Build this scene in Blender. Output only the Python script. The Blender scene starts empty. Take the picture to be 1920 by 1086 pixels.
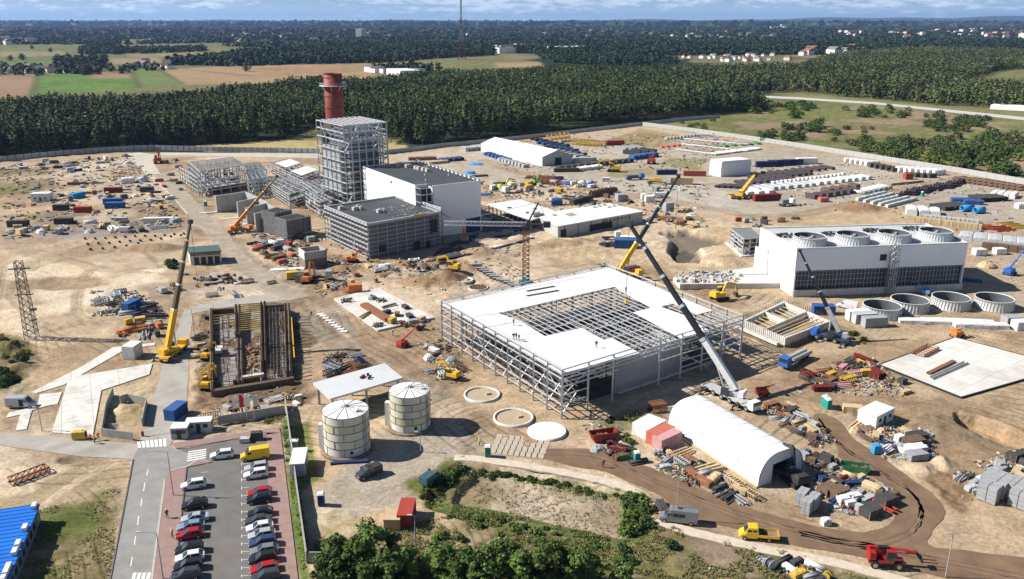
import bpy, math, random
import numpy as np
from mathutils import Vector, Matrix
R = math.radians
rng = random.Random(7)
sc = bpy.context.scene
COL = sc.collection
F = 1590.0; PIT = math.atan(505 / F); HC = 80.0; CX, CY = 960.0, 543.0
SP, CP = math.sin(PIT), math.cos(PIT)
cam = bpy.data.cameras.new('camera'); camo = bpy.data.objects.new('camera', cam); COL.objects.link(camo)
cam.sensor_width = 36; cam.lens = 36 * F / 1920; cam.clip_start = 1; cam.clip_end = 90000
camo.location = (0, 0, HC); camo.rotation_euler = (math.pi / 2 - PIT, 0, 0)
sc.camera = camo
ELEV = 39.0; SAZ = 275.0     # azimuth clockwise from +Y
S = Vector((math.sin(R(SAZ)) * math.cos(R(ELEV)), math.cos(R(SAZ)) * math.cos(R(ELEV)), math.sin(R(ELEV))))
sun = bpy.data.lights.new('sun', 'SUN'); sun.energy = 5.0; sun.angle = R(0.5); sun.color = (1, .945, .86)
suno = bpy.data.objects.new('sun', sun); COL.objects.link(suno); suno.rotation_euler = S.to_track_quat('Z', 'Y').to_euler()
suno.location = (0, 0, 300)
w = bpy.data.worlds.new('World'); sc.world = w; w.use_nodes = True
nt = w.node_tree; nt.nodes.clear()
def N(nt, t, **k):
    n = nt.nodes.new(t)
    for a, b in k.items():
        if a.startswith('i_'): n.inputs[a[2:].replace('_', ' ')].default_value = b
        else: setattr(n, a, b)
    return n
def math_(nt, op, a, b=None, clamp=False):
    n = nt.nodes.new('ShaderNodeMath'); n.operation = op; n.use_clamp = clamp
    for i, q in enumerate((a, b)):
        if q is None: continue
        if isinstance(q, (int, float)): n.inputs[i].default_value = q
        else: nt.links.new(q, n.inputs[i])
    return n.outputs[0]
def mixc(nt, fac, a, b, blend='MIX'):
    n = nt.nodes.new('ShaderNodeMix'); n.data_type = 'RGBA'; n.blend_type = blend
    for k, q in ((0, fac), (6, a), (7, b)):
        if isinstance(q, (int, float)): n.inputs[k].default_value = q
        elif isinstance(q, tuple): n.inputs[k].default_value = q if len(q) == 4 else q + (1,)
        else: nt.links.new(q, n.inputs[k])
    return n.outputs[2]
out = N(nt, 'ShaderNodeOutputWorld'); bg = N(nt, 'ShaderNodeBackground')
sky = N(nt, 'ShaderNodeTexSky', sky_type='NISHITA', sun_disc=False, sun_elevation=R(ELEV), sun_rotation=R(SAZ), air_density=1.0, dust_density=.3, ozone_density=2.0, altitude=200)
tc = N(nt, 'ShaderNodeTexCoord'); sep = N(nt, 'ShaderNodeSeparateXYZ'); nt.links.new(tc.outputs['Generated'], sep.inputs[0])
el = sep.outputs[2]
band = math_(nt, 'SUBTRACT', 1.0, math_(nt, 'DIVIDE', el, .045, True), True)
grad = math_(nt, 'DIVIDE', el, .026, True)
lowcol = mixc(nt, grad, (8.8, 12.6, 15.5), (2.0, 6.0, 12.8))
base = mixc(nt, math_(nt, 'MULTIPLY', band, .9), sky.outputs[0], lowcol)
mp = N(nt, 'ShaderNodeMapping'); mp.inputs['Scale'].default_value = (48, 48, 230); nt.links.new(tc.outputs['Generated'], mp.inputs[0])
nz = N(nt, 'ShaderNodeTexNoise'); nz.inputs['Scale'].default_value = 1.0; nz.inputs['Detail'].default_value = 7; nz.inputs['Roughness'].default_value = .62
nt.links.new(mp.outputs[0], nz.inputs[0])
mp2 = N(nt, 'ShaderNodeMapping'); mp2.inputs['Scale'].default_value = (5, 5, 30); nt.links.new(tc.outputs['Generated'], mp2.inputs[0])
nz2 = N(nt, 'ShaderNodeTexNoise'); nz2.inputs['Scale'].default_value = 1.0; nz2.inputs['Detail'].default_value = 3; nt.links.new(mp2.outputs[0], nz2.inputs[0])
cl = math_(nt, 'ADD', math_(nt, 'MULTIPLY', nz.outputs[0], .75), math_(nt, 'MULTIPLY', nz2.outputs[0], .45))
hi = math_(nt, 'MULTIPLY', math_(nt, 'DIVIDE', math_(nt, 'SUBTRACT', el, .007), .018, True), .16)
cl = math_(nt, 'MULTIPLY', math_(nt, 'SUBTRACT', math_(nt, 'ADD', cl, hi), .64), 7, True)
ccol = mixc(nt, nz.outputs[0], (8, 10.5, 13.5), (19, 19.5, 20))
full = mixc(nt, math_(nt, 'MULTIPLY', math_(nt, 'MULTIPLY', cl, .85), band), base, ccol)
nt.links.new(full, bg.inputs[0]); bg.inputs[1].default_value = 0.052
nt.links.new(bg.outputs[0], out.inputs[0])
sc.view_settings.view_transform = 'Standard'; sc.view_settings.look = 'None'
sc.view_settings.exposure = 0.6; sc.view_settings.gamma = 1; sc.view_settings.use_curve_mapping = False
try: sc.cycles.max_bounces = 5; sc.cycles.diffuse_bounces = 1; sc.cycles.volume_bounces = 0
except Exception: pass
def ray(px, py):
    u = (px - CX) / F; v = (py - CY) / F
    return (u, CP - v * SP, -(SP + v * CP))
def at(px, py, z=0.0):
    d = ray(px, py); t = (z - HC) / d[2]
    return Vector((d[0] * t, d[1] * t, z))
def atY(px, py, Y):
    d = ray(px, py); t = Y / d[1]
    return Vector((d[0] * t, Y, HC + d[2] * t))
def ang(a, b):
    a = at(*a); b = at(*b); return math.atan2(b.y - a.y, b.x - a.x)
MATS = {}
def mat(name, c=(.5, .5, .5), r=.7, metal=0.0, var=.12, sc_=1.5, bump=0.0, wave=None, dirt=0.0, spec=.3, grid=None):
    if name in MATS: return MATS[name]
    m = bpy.data.materials.new(name); m.use_nodes = True; t = m.node_tree; p = t.nodes['Principled BSDF']
    p.inputs['Roughness'].default_value = r; p.inputs['Metallic'].default_value = metal; p.inputs['Specular IOR Level'].default_value = spec
    tcn = t.nodes.new('ShaderNodeTexCoord')
    n = t.nodes.new('ShaderNodeTexNoise'); n.inputs['Scale'].default_value = sc_; n.inputs['Detail'].default_value = 5; n.inputs['Roughness'].default_value = .6
    t.links.new(tcn.outputs['Object'], n.inputs[0])
    lo = tuple(x * (1 - var) for x in c); hi = tuple(min(1, x * (1 + var)) for x in c)
    f = math_(t, 'MULTIPLY', math_(t, 'SUBTRACT', n.outputs[0], .3), 2.5, True)
    colr = mixc(t, f, lo, hi)
    if dirt:
        n2 = t.nodes.new('ShaderNodeTexNoise'); n2.inputs['Scale'].default_value = sc_ * .35; n2.inputs['Detail'].default_value = 8; n2.inputs['Roughness'].default_value = .7
        t.links.new(tcn.outputs['Object'], n2.inputs[0])
        f2 = math_(t, 'MULTIPLY', math_(t, 'SUBTRACT', n2.outputs[0], .5), 6, True)
        colr = mixc(t, math_(t, 'MULTIPLY', f2, dirt), colr, (.22, .17, .11))
    if grid:   # (length, width, angle, darkness): pour joints or sheet seams
        mpn = t.nodes.new('ShaderNodeMapping'); mpn.inputs['Rotation'].default_value = (0, 0, grid[2]); t.links.new(tcn.outputs['Object'], mpn.inputs[0])
        br = t.nodes.new('ShaderNodeTexBrick'); br.offset = 0; br.inputs['Scale'].default_value = 1; br.inputs['Brick Width'].default_value = grid[0]; br.inputs['Row Height'].default_value = grid[1]; br.inputs['Mortar Size'].default_value = .06
        br.inputs['Color1'].default_value = (1, 1, 1, 1); br.inputs['Color2'].default_value = (.9, .9, .89, 1); br.inputs['Mortar'].default_value = (grid[3],) * 3 + (1,); t.links.new(mpn.outputs[0], br.inputs[0]); colr = mixc(t, 1.0, colr, br.outputs[0], 'MULTIPLY')
    if wave:   # (scale, direction, strength): ribs or panel joints
        wv = t.nodes.new('ShaderNodeTexWave'); wv.inputs['Scale'].default_value = wave[0]; wv.bands_direction = wave[1]; wv.wave_profile = 'SIN'
        t.links.new(tcn.outputs['Object'], wv.inputs[0])
        b = t.nodes.new('ShaderNodeBump'); b.inputs['Strength'].default_value = wave[2]; b.inputs['Distance'].default_value = .1
        t.links.new(wv.outputs[1], b.inputs['Height']); t.links.new(b.outputs[0], p.inputs['Normal'])
    elif bump:
        b = t.nodes.new('ShaderNodeBump'); b.inputs['Strength'].default_value = bump; b.inputs['Distance'].default_value = .15
        t.links.new(n.outputs[0], b.inputs['Height']); t.links.new(b.outputs[0], p.inputs['Normal'])
    t.links.new(colr, p.inputs['Base Color'])
    MATS[name] = m; return m
BOXF = ((0, 3, 2, 1), (4, 5, 6, 7), (0, 1, 5, 4), (1, 2, 6, 5), (2, 3, 7, 6), (3, 0, 4, 7))
class MB:
    def __init__(s): s.v = []; s.f = []; s.m = []; s.smooth = []
    def add(s, vs, fs, m=0, sm=False):
        o = len(s.v); s.v += [tuple(p) for p in vs]
        for f in fs: s.f.append(tuple(i + o for i in f)); s.m.append(m); s.smooth.append(sm)
        return s
    def box(s, c, d, rz=0.0, m=0, taper=1.0):
        hx, hy, hz = d[0] / 2, d[1] / 2, d[2] / 2; cs, sn = math.cos(rz), math.sin(rz); vs = []
        for z in (-1, 1):
            k = taper if z > 0 else 1
            for x, y in ((-1, -1), (1, -1), (1, 1), (-1, 1)):
                X, Y = x * hx * k, y * hy * k; vs.append((c[0] + X * cs - Y * sn, c[1] + X * sn + Y * cs, c[2] + z * hz))
        return s.add(vs, BOXF, m)
    def bbox(s, c, d, rz=0.0, m=0):   # box given by the centre of its base
        return s.box((c[0], c[1], c[2] + d[2] / 2), d, rz, m)
    def bar(s, p, q, a=.2, b=None, m=0):
        p, q = Vector(p), Vector(q); b = b or a; d = q - p
        if d.length < 1e-6: return s
        d.normalize(); up = Vector((0, 0, 1)) if abs(d.z) < .95 else Vector((1, 0, 0))
        x = d.cross(up).normalized() * a / 2; y = d.cross(x).normalized() * b / 2
        return s.add([p - x - y, p + x - y, p + x + y, p - x + y, q - x - y, q + x - y, q + x + y, q - x + y], BOXF, m)
    def cyl(s, p, q, r, r2=None, n=10, m=0, cap=True, sm=True):
        p, q = Vector(p), Vector(q); r2 = r if r2 is None else r2; d = (q - p).normalized()
        up = Vector((0, 0, 1)) if abs(d.z) < .9 else Vector((1, 0, 0)); x = d.cross(up).normalized(); y = d.cross(x)
        vs = []
        for c, rr in ((p, r), (q, r2)):
            for k in range(n): t = 2 * math.pi * k / n; vs.append(c + (x * math.cos(t) + y * math.sin(t)) * rr)
        s.add(vs, [(k, (k + 1) % n, n + (k + 1) % n, n + k) for k in range(n)], m, sm)
        if cap: s.add(vs, [tuple(range(n)), tuple(range(2 * n - 1, n - 1, -1))], m)
        return s
    def rings(s, rs, c=(0, 0, 0), n=32, m=0, sm=True, close=False):   # lathe: list of (r, z)
        vs = []
        for r, z in rs:
            for k in range(n): t = 2 * math.pi * k / n; vs.append((c[0] + r * math.cos(t), c[1] + r * math.sin(t), c[2] + z))
        fs = []; L = len(rs)
        for i in range(L if close else L - 1):
            j = (i + 1) % L
            for k in range(n): fs.append((i * n + k, i * n + (k + 1) % n, j * n + (k + 1) % n, j * n + k))
        return s.add(vs, fs, m, sm)
    def poly(s, pts, z0, z1, m=0, mt=None):   # prism over a polygon of 2-D points
        n = len(pts); A = sum(pts[i][0] * pts[(i + 1) % n][1] - pts[(i + 1) % n][0] * pts[i][1] for i in range(n))
        if A < 0: pts = list(reversed(pts))
        vs = [(p[0], p[1], z0) for p in pts] + [(p[0], p[1], z1) for p in pts]
        s.add(vs, [(i, (i + 1) % n, n + (i + 1) % n, n + i) for i in range(n)], m)
        return s.add(vs, [tuple(range(n, 2 * n)), tuple(range(n - 1, -1, -1))], m if mt is None else mt)
    def mesh(s, name, mats, off=None):
        me = bpy.data.meshes.new(name)
        vs = s.v if off is None else [(a - off[0], b - off[1], c - off[2]) for a, b, c in s.v]
        me.from_pydata(vs, [], s.f)
        for m in (mats if isinstance(mats, (list, tuple)) else [mats]): me.materials.append(m)
        me.polygons.foreach_set('material_index', s.m); me.polygons.foreach_set('use_smooth', s.smooth)
        me.update(); return me
    def build(s, name, mats, parent=None, world=False, label=None, cat=None, group=None, kind=None):
        off = None
        if world:
            if parent: off = parent.location
            else:
                a = np.array(s.v); lo = a.min(0); hi = a.max(0); off = ((lo[0] + hi[0]) / 2, (lo[1] + hi[1]) / 2, lo[2])
        o = bpy.data.objects.new(name, s.mesh(name, mats, off)); COL.objects.link(o)
        if parent: o.parent = parent
        elif off is not None: o.location = off
        return tag(o, label, cat, group, kind)
def tag(o, label=None, cat=None, group=None, kind=None):
    for k, v in (('label', label), ('category', cat), ('group', group), ('kind', kind)):
        if v: o[k] = v
    return o
def thing(name, label, cat, loc=(0, 0, 0), rz=0.0, group=None):
    o = bpy.data.objects.new(name, None); COL.objects.link(o); o.empty_display_size = .5
    o.location = loc; o.rotation_euler = (0, 0, rz); return tag(o, label, cat, group)
KIDS = {}
def kids(o):
    return list(o.children)
def dup(o, loc=None, rz=None, label=None, group=None, cat=None, scale=None, parent=None):
    c = o.copy(); COL.objects.link(c)
    if parent: c.parent = parent
    if loc is not None: c.location = loc
    if rz is not None: c.rotation_euler = (0, 0, rz)
    if scale is not None: c.scale = scale if isinstance(scale, tuple) else (scale,) * 3
    tag(c, label, cat, group)
    for ch in kids(o): dup(ch, parent=c)
    return c
def prt(name, mats, parent, fn, world=False):
    b = MB(); fn(b); return b.build(name, mats, parent, world)
def npmesh(name, V, Fq, material, tint=None, smooth=False):
    me = bpy.data.meshes.new(name); n = len(V); k = Fq.shape[1]
    me.vertices.add(n); me.vertices.foreach_set('co', np.ascontiguousarray(V, np.float32).ravel())
    me.loops.add(Fq.size); me.loops.foreach_set('vertex_index', np.ascontiguousarray(Fq, np.int32).ravel())
    me.polygons.add(len(Fq)); me.polygons.foreach_set('loop_start', np.arange(0, Fq.size, k, dtype=np.int32))
    try: me.polygons.foreach_set('loop_total', np.full(len(Fq), k, np.int32))
    except Exception: pass
    me.polygons.foreach_set('use_smooth', np.full(len(Fq), smooth, bool))
    me.update(calc_edges=True)
    if tint is not None:
        a = me.color_attributes.new('col', 'FLOAT_COLOR', 'POINT')
        t4 = np.ones((n, 4), np.float32); t4[:, :3] = tint; a.data.foreach_set('color', t4.ravel())
    me.materials.append(material); return me
_L = np.random.RandomState(3).rand(16, 256, 256).astype(np.float32)
def vn(x, y, s, seed=0):
    x = x / s + 37.3 * seed; y = y / s + 91.7 * seed
    xi = np.floor(x).astype(np.int64); yi = np.floor(y).astype(np.int64); fx = (x - xi).astype(np.float32); fy = (y - yi).astype(np.float32)
    fx = fx * fx * (3 - 2 * fx); fy = fy * fy * (3 - 2 * fy); l = _L[seed % 16]
    a = l[xi & 255, yi & 255]; b = l[(xi + 1) & 255, yi & 255]; c = l[xi & 255, (yi + 1) & 255]; d = l[(xi + 1) & 255, (yi + 1) & 255]
    return (a * (1 - fx) + b * fx) * (1 - fy) + (c * (1 - fx) + d * fx) * fy
def fbm(x, y, s, o=4, seed=0, g=.55):
    r = 0; a = 1; t = 0
    for i in range(o): r = r + a * vn(x, y, s / 2.03 ** i, seed + i * 3 + 1); t += a; a *= g
    return r / t
def seg_d(X, Y, a, b):
    dx, dy = b[0] - a[0], b[1] - a[1]; L = dx * dx + dy * dy + 1e-9
    t = np.clip(((X - a[0]) * dx + (Y - a[1]) * dy) / L, 0, 1)
    return np.hypot(X - a[0] - t * dx, Y - a[1] - t * dy)
def sdf(X, Y, P):   # positive inside
    d = np.full(X.shape, 1e9, np.float32); ins = np.zeros(X.shape, bool); n = len(P)
    for i in range(n):
        a, b = P[i], P[(i + 1) % n]; d = np.minimum(d, seg_d(X, Y, a, b))
        if a[1] != b[1]:
            c = ((a[1] > Y) != (b[1] > Y)) & (X < (b[0] - a[0]) * (Y - a[1]) / (b[1] - a[1]) + a[0]); ins ^= c
    return np.where(ins, d, -d)
def W(pts, z=0.0): return [tuple(at(p[0], p[1], z)[:2]) for p in pts]
def rows():
    ys = []; y = 1330.0
    while y > 64: ys.append(y); y -= 1.75 if y > 250 else 1.4
    Ys = [at(960, y)[1] for y in ys]
    Y = Ys[-1]
    while Y < 42000: Y *= 1.05; Ys.append(Y)
    return np.array([-40, 10, 40, 55] + Ys, np.float64)
GY = rows(); GU = np.linspace(-.86, .86, 900)
gy, gu = np.meshgrid(GY, GU, indexing='ij')
gx = gu * np.maximum(gy, 70)
X = gx.ravel(); Y = gy.ravel()
col = np.zeros((X.size, 3), np.float32); hgt_ = np.zeros(X.size, np.float32); rough = np.zeros(X.size, np.float32)
wx = (fbm(X, Y, 14, 3, 1) - .5); wy = (fbm(X, Y, 3.5, 3, 5) - .5); fine = fbm(X, Y, 2.2, 3, 9)
big = fbm(X, Y, 60, 3, 2); mid = fbm(X, Y, 9, 4, 7)
far = Y > 480
def sel(P, pad):
    xs = [p[0] for p in P]; ys = [p[1] for p in P]
    return np.nonzero((X > min(xs) - pad) & (X < max(xs) + pad) & (Y > min(ys) - pad) & (Y < max(ys) + pad))[0]
def region(P, soft=2.0, warp=4.0, world=False):
    if not world: P = W(P)
    i = sel(P, soft + warp * 2 + 2)
    if i.size == 0: return i, np.zeros(0, np.float32)
    d = sdf(X[i], Y[i], P) + warp * (wx[i] * 2 + wy[i] * 1.0)
    return i, np.clip(d / soft + .5, 0, 1).astype(np.float32)
def paint(P, c, soft=2.0, warp=4.0, alpha=1.0, rg=None, patch=None, c2=None, hz=None):
    i, a = region(P, soft, warp)
    if i.size == 0: return
    a = a * alpha
    if patch: n = fbm(X[i], Y[i], patch[0], 4, patch[2] if len(patch) > 2 else 4); a = a * np.clip((n - patch[1]) * 9 + .5, 0, 1)
    cc = np.array(c, np.float32)[None]
    if c2 is not None:
        t = np.clip((mid[i] * .6 + fine[i] * .4 - .35) * 3.2, 0, 1)[:, None]; cc = cc * (1 - t) + np.array(c2, np.float32)[None] * t
    col[i] = col[i] * (1 - a[:, None]) + cc * a[:, None]
    if rg is not None: rough[i] = rough[i] * (1 - a) + rg * a
    if hz is not None: hgt_[i] = hgt_[i] * (1 - a) + hz * a
def line(P, wd, c, alpha=1.0, soft=.6, warp=0.5, patch=None, dz=0.0):
    P = W(P)
    i = sel(P, wd + 3)
    if i.size == 0: return
    d = np.full(i.size, 1e9)
    for a, b in zip(P[:-1], P[1:]): d = np.minimum(d, seg_d(X[i], Y[i], a, b))
    a = np.clip((wd / 2 - d + warp * wx[i] * 2) / soft + .5, 0, 1) * alpha
    if patch: n = fbm(X[i], Y[i], patch[0], 3, 4); a = a * np.clip((n - patch[1]) * 8 + .5, 0, 1)
    a = a[:, None].astype(np.float32); col[i] = col[i] * (1 - a) + np.array(c, np.float32)[None] * a
    if dz: hgt_[i] += dz * a[:, 0]
def curve(P, n=8):   # Catmull-Rom through pixel points
    o = []
    Q = [P[0]] + list(P) + [P[-1]]
    for k in range(1, len(Q) - 2):
        p0, p1, p2, p3 = Q[k - 1:k + 3]
        for j in range(n):
            t = j / n; o.append(tuple(.5 * ((2 * p1[m]) + (-p0[m] + p2[m]) * t + (2 * p0[m] - 5 * p1[m] + 4 * p2[m] - p3[m]) * t * t + (-p0[m] + 3 * p1[m] - 3 * p2[m] + p3[m]) * t ** 3) for m in (0, 1)))
    o.append(tuple(P[-1])); return o
def mound(px, py, r, h, c=None, sx=1.0):
    p = at(px, py); i = np.nonzero((abs(X - p.x) < r * sx * 1.6) & (abs(Y - p.y) < r * 1.6))[0]
    if i.size == 0: return
    d = np.hypot((X[i] - p.x) / sx, Y[i] - p.y) / r + wy[i] * .35 + wx[i] * .2
    k = np.clip(1 - d, 0, 1); hgt_[i] += h * np.where(k < .85, k, .85)
    if c is not None:
        a = np.clip(k * 4, 0, 1)[:, None]; col[i] = col[i] * (1 - a) + np.array(c, np.float32) * a
SAND = (.46, .35, .235); SANDL = (.70, .60, .46); BROWN = (.29, .195, .122); GREYB = (.42, .365, .295); DARKB = (.17, .12, .078)
GRASS = (.085, .105, .032); DRYG = (.25, .20, .09); WOODF = (.022, .03, .014); STRAW = (.44, .345, .17)
t = np.clip((fbm(X, Y, 420, 4, 3) - .5) * 14, 0, 1)[:, None]
t2 = np.clip((fbm(X, Y, 180, 3, 6) - .5) * 10, 0, 1)[:, None]
col[:] = np.array((.02, .034, .018)) * (1 - t) + (np.array((.12, .13, .055)) * t2 + np.array((.21, .17, .095)) * (1 - t2)) * t
paint([(-500, 330), (-500, 60), (0, 66), (330, 72), (620, 88), (700, 104), (930, 100), (980, 120), (760, 150), (560, 190), (0, 240)], (.12, .13, .05), 30, 30, c2=(.17, .16, .075))
for P, c, c2 in (
    ([(-200, 144), (0, 143), (72, 139), (62, 176), (-40, 190), (-200, 200)], (.30, .20, .12), (.26, .175, .10)),
    ([(74, 139), (160, 138), (250, 146), (262, 164), (60, 180)], (.085, .17, .035), (.13, .19, .05)),
    ([(160, 137), (245, 134), (256, 147), (172, 148)], (.27, .19, .12), (.24, .17, .1)),
    ([(248, 132), (295, 130), (342, 158), (262, 166)], (.12, .19, .06), (.16, .18, .07)),
    ([(300, 131), (430, 124), (560, 121), (700, 118), (700, 150), (340, 160)], (.33, .235, .135), (.29, .2, .11)),
    ([(470, 128), (640, 120), (700, 130), (500, 142)], (.30, .18, .10), (.33, .22, .13)),
    ([(0, 97), (120, 96), (125, 105), (0, 107)], (.2, .2, .09), (.25, .2, .12)),
    ([(0, 108), (110, 107), (95, 120), (0, 126)], (.13, .16, .06), (.11, .14, .05)),
    ([(60, 73), (190, 72), (186, 84), (50, 85)], (.14, .16, .06), (.17, .17, .08)),
    ([(240, 97), (390, 97), (400, 104), (240, 108)], (.26, .22, .12), (.18, .17, .08)),
    ([(200, 110), (300, 108), (300, 118), (190, 122)], (.28, .21, .14), (.24, .2, .1)),
    ([(400, 93), (460, 92), (500, 99), (400, 100)], (.17, .18, .08), (.2, .19, .09)),
    ([(700, 120), (790, 107), (930, 108), (1010, 116), (1010, 124), (900, 130), (800, 126)], (.14, .15, .06), (.19, .18, .08)),
    ([(640, 118), (700, 114), (790, 120), (740, 134), (640, 136)], (.30, .22, .13), (.24, .19, .1)),
    ([(930, 118), (1010, 116), (1020, 125), (930, 127)], (.33, .24, .14), (.3, .2, .12)),
    ([(1165, 107), (1280, 104), (1290, 112), (1180, 113)], (.15, .16, .06), (.18, .17, .08)),
    ([(1290, 104), (1480, 104), (1480, 118), (1290, 118)], (.14, .14, .06), (.17, .15, .08)),
): paint(P, c, 12, 4, c2=c2)
for a, b in (((62, 176), (72, 139)), ((262, 165), (247, 134)), ((342, 158), (300, 131)), ((0, 142), (250, 133)), ((340, 130), (470, 142))): line([a, b], 9, (.1, .11, .05), .8, 6, 1)
MEADOW = [(1205, 236), (1290, 222), (1400, 212), (1500, 175), (1640, 186), (1920, 214), (2200, 250), (2300, 430), (1920, 345), (1600, 292), (1400, 262)]
paint(MEADOW, (.13, .145, .05), 6, 8, c2=(.19, .18, .075))
paint(MEADOW, (.30, .21, .145), 6, 8, patch=(70, .53, 5), c2=(.25, .19, .12))
paint([(1500, 255), (1560, 225), (1700, 222), (1800, 240), (1700, 262)], (.31, .215, .15), 8, 16, .9, c2=(.26, .2, .12))
paint(MEADOW, (.115, .135, .042), 6, 8, .8, patch=(26, .5, 8), c2=(.15, .16, .06))
paint([(1300, 158), (1380, 162), (1400, 172), (1310, 172)], (.26, .21, .14), 8, 10, .8)
paint([(1810, 152), (1870, 132), (1960, 122), (1960, 160), (1830, 170)], (.14, .15, .05), 8, 6, c2=(.2, .18, .09))
paint([(1480, 176), (1620, 187), (1920, 212), (1920, 222), (1600, 198), (1470, 182)], (.2, .2, .08), 5, 4)
SITE = [(-900, 430), (-300, 335), (0, 300), (235, 286), (600, 291), (735, 290), (900, 268), (1205, 236), (1400, 262), (1600, 292), (1920, 345), (2400, 430), (2400, 1700), (-900, 1700)]
paint(SITE, SAND, 2, 1, rg=.22, c2=(.40, .295, .19))
paint([(320, 276), (540, 262), (602, 236), (740, 256), (770, 282), (600, 287), (340, 282)], STRAW, 4, 8, rg=.1, c2=(.36, .29, .14))
paint([(585, 238), (600, 245), (560, 262), (640, 266), (740, 270), (740, 240)], (.16, .16, .06), 5, 5)
paint([(0, 305), (95, 312), (300, 290), (330, 345), (120, 345), (0, 330)], (.46, .38, .285), 4, 6, rg=.12)
paint([(-200, 330), (0, 316), (75, 318), (100, 326), (60, 336), (-200, 345)], (.15, .14, .05), 3, 5, c2=(.22, .19, .09))
paint([(-200, 350), (0, 338), (110, 336), (200, 326), (240, 332), (110, 352), (50, 362), (-200, 385)], (.17, .155, .06), 3, 6, c2=(.25, .21, .1))
paint([(-200, 345), (0, 334), (240, 322), (240, 330), (0, 342), (-200, 352)], (.38, .28, .19), 2, 3)
paint([(40, 400), (260, 385), (330, 400), (330, 420), (250, 430), (60, 430)], (.33, .25, .16), 3, 6, rg=.3, c2=(.24, .2, .11))
paint([(0, 430), (110, 425), (300, 412), (340, 420), (330, 440), (0, 460)], (.33, .29, .25), 3, 6, rg=.3, c2=(.25, .22, .19))
paint([(0, 470), (120, 452), (340, 430), (420, 470), (520, 545), (330, 560), (330, 640), (240, 650), (60, 640), (0, 620)], SANDL, 4, 8, rg=.25, c2=(.50, .39, .26))
paint([(0, 430), (130, 450), (180, 440), (230, 470), (60, 500), (0, 480)], (.34, .25, .165), 4, 8, .7, rg=.4)
paint([(330, 560), (520, 545), (520, 520), (430, 480), (350, 500)], (.5, .39, .25), 3, 5, rg=.15)
paint([(270, 540), (500, 530), (520, 545), (300, 560)], (.36, .31, .26), 2, 4, .8, rg=.3)
paint([(60, 590), (230, 580), (330, 560), (300, 620), (100, 640)], (.40, .30, .20), 4, 6, .8, rg=.3)
for P in ([(0, 505), (20, 560), (60, 590), (150, 590)], [(170, 505), (155, 520), (140, 560), (145, 590), (180, 602), (300, 590)], [(178, 505), (165, 520), (150, 560), (158, 590), (190, 598)],
          [(90, 470), (190, 500), (250, 505), (330, 500)], [(10, 500), (0, 560)], [(210, 520), (260, 510), (330, 515)], [(100, 620), (220, 600), (320, 595)], [(80, 470), (150, 455), (260, 470), (300, 500)]):
    P = curve(P)
    for o in (-3, 3):
        line([(a + o, b) for a, b in P], .9, (.27, .2, .13), .75, .5, .2, dz=-.12)
        line([(a + o + 2, b) for a, b in P], .7, (.62, .5, .36), .5, .5, .2, dz=.06)
paint([(-60, 620), (10, 630), (45, 650), (70, 680), (60, 735), (0, 740), (-60, 740)], (.24, .19, .11), 3, 6, rg=.8, c2=(.15, .14, .06))
paint([(-60, 690), (30, 700), (45, 726), (0, 728), (-60, 730)], (.06, .065, .03), 2, 3)
paint([(50, 740), (200, 650), (320, 630), (330, 720), (290, 780), (150, 700)], (.40, .31, .21), 3, 4, rg=.25)
paint([(0, 740), (60, 740), (130, 710), (110, 820), (0, 810)], (.28, .2, .135), 2, 3, rg=.25, c2=(.36, .27, .18))
paint([(190, 735), (280, 700), (285, 760), (240, 800), (190, 815)], (.48, .38, .24), 2, 2, rg=.4, c2=(.3, .25, .13))
paint([(-100, 845), (150, 860), (250, 865), (205, 1200), (-100, 1200)], (.38, .30, .2), 1.5, 2, rg=.2, c2=(.31, .235, .14))
paint([(-100, 840), (90, 850), (130, 870), (60, 920), (-100, 950)], (.60, .5, .36), 2, 3, c2=(.52, .42, .29))
paint([(90, 950), (160, 935), (215, 915), (230, 950), (190, 1200), (-100, 1200), (60, 1000)], (.15, .135, .05), 2, 3, c2=(.26, .2, .115))
paint([(60, 960), (140, 940), (220, 915), (215, 950), (130, 1060), (80, 1200), (-100, 1200)], (.09, .125, .028), 2, 3, .75, patch=(7, .46))
for o in (0, 7): line(curve([(75, 948 + o), (120, 915 + o), (170, 885 + o), (220, 862 + o)]), .8, (.52, .42, .3), .7, .6, .3)
paint([(545, 430), (640, 500), (830, 500), (990, 470), (1040, 500), (860, 560), (760, 545), (610, 560), (540, 530)], (.33, .225, .14), 4, 8, rg=.7, c2=(.42, .31, .2))
paint([(700, 490), (900, 480), (900, 520), (830, 560), (760, 545)], (.27, .175, .105), 3, 7, .7, rg=1.0)
paint([(840, 470), (990, 480), (1090, 460), (1150, 500), (980, 525), (900, 500)], (.47, .37, .25), 3, 5, rg=.15)
paint([(600, 560), (720, 600), (820, 620), (780, 640), (700, 640), (590, 580)], (.38, .27, .165), 1.5, 2, rg=.05)
paint([(560, 560), (640, 640), (760, 660), (830, 720), (1050, 800), (1000, 850), (800, 800), (680, 690), (560, 640)], (.43, .335, .235), 3, 6, rg=.3, c2=(.36, .265, .175))
paint([(375, 565), (590, 565), (605, 700), (590, 760), (362, 770)], (.19, .13, .08), 1.5, 3, rg=.7, c2=(.12, .085, .055))
paint([(545, 640), (680, 660), (680, 720), (560, 740)], (.40, .30, .2), 2, 4, rg=.35, c2=(.3, .215, .14))
paint([(560, 770), (620, 760), (720, 770), (760, 830), (700, 900), (590, 880)], (.44, .33, .215), 2, 4, rg=.2)
paint([(700, 815), (850, 800), (1000, 840), (1060, 880), (900, 850), (820, 880), (760, 960), (600, 1000), (590, 930), (640, 880)], (.40, .345, .275), 3, 5, rg=.12, c2=(.34, .29, .225))
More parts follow.
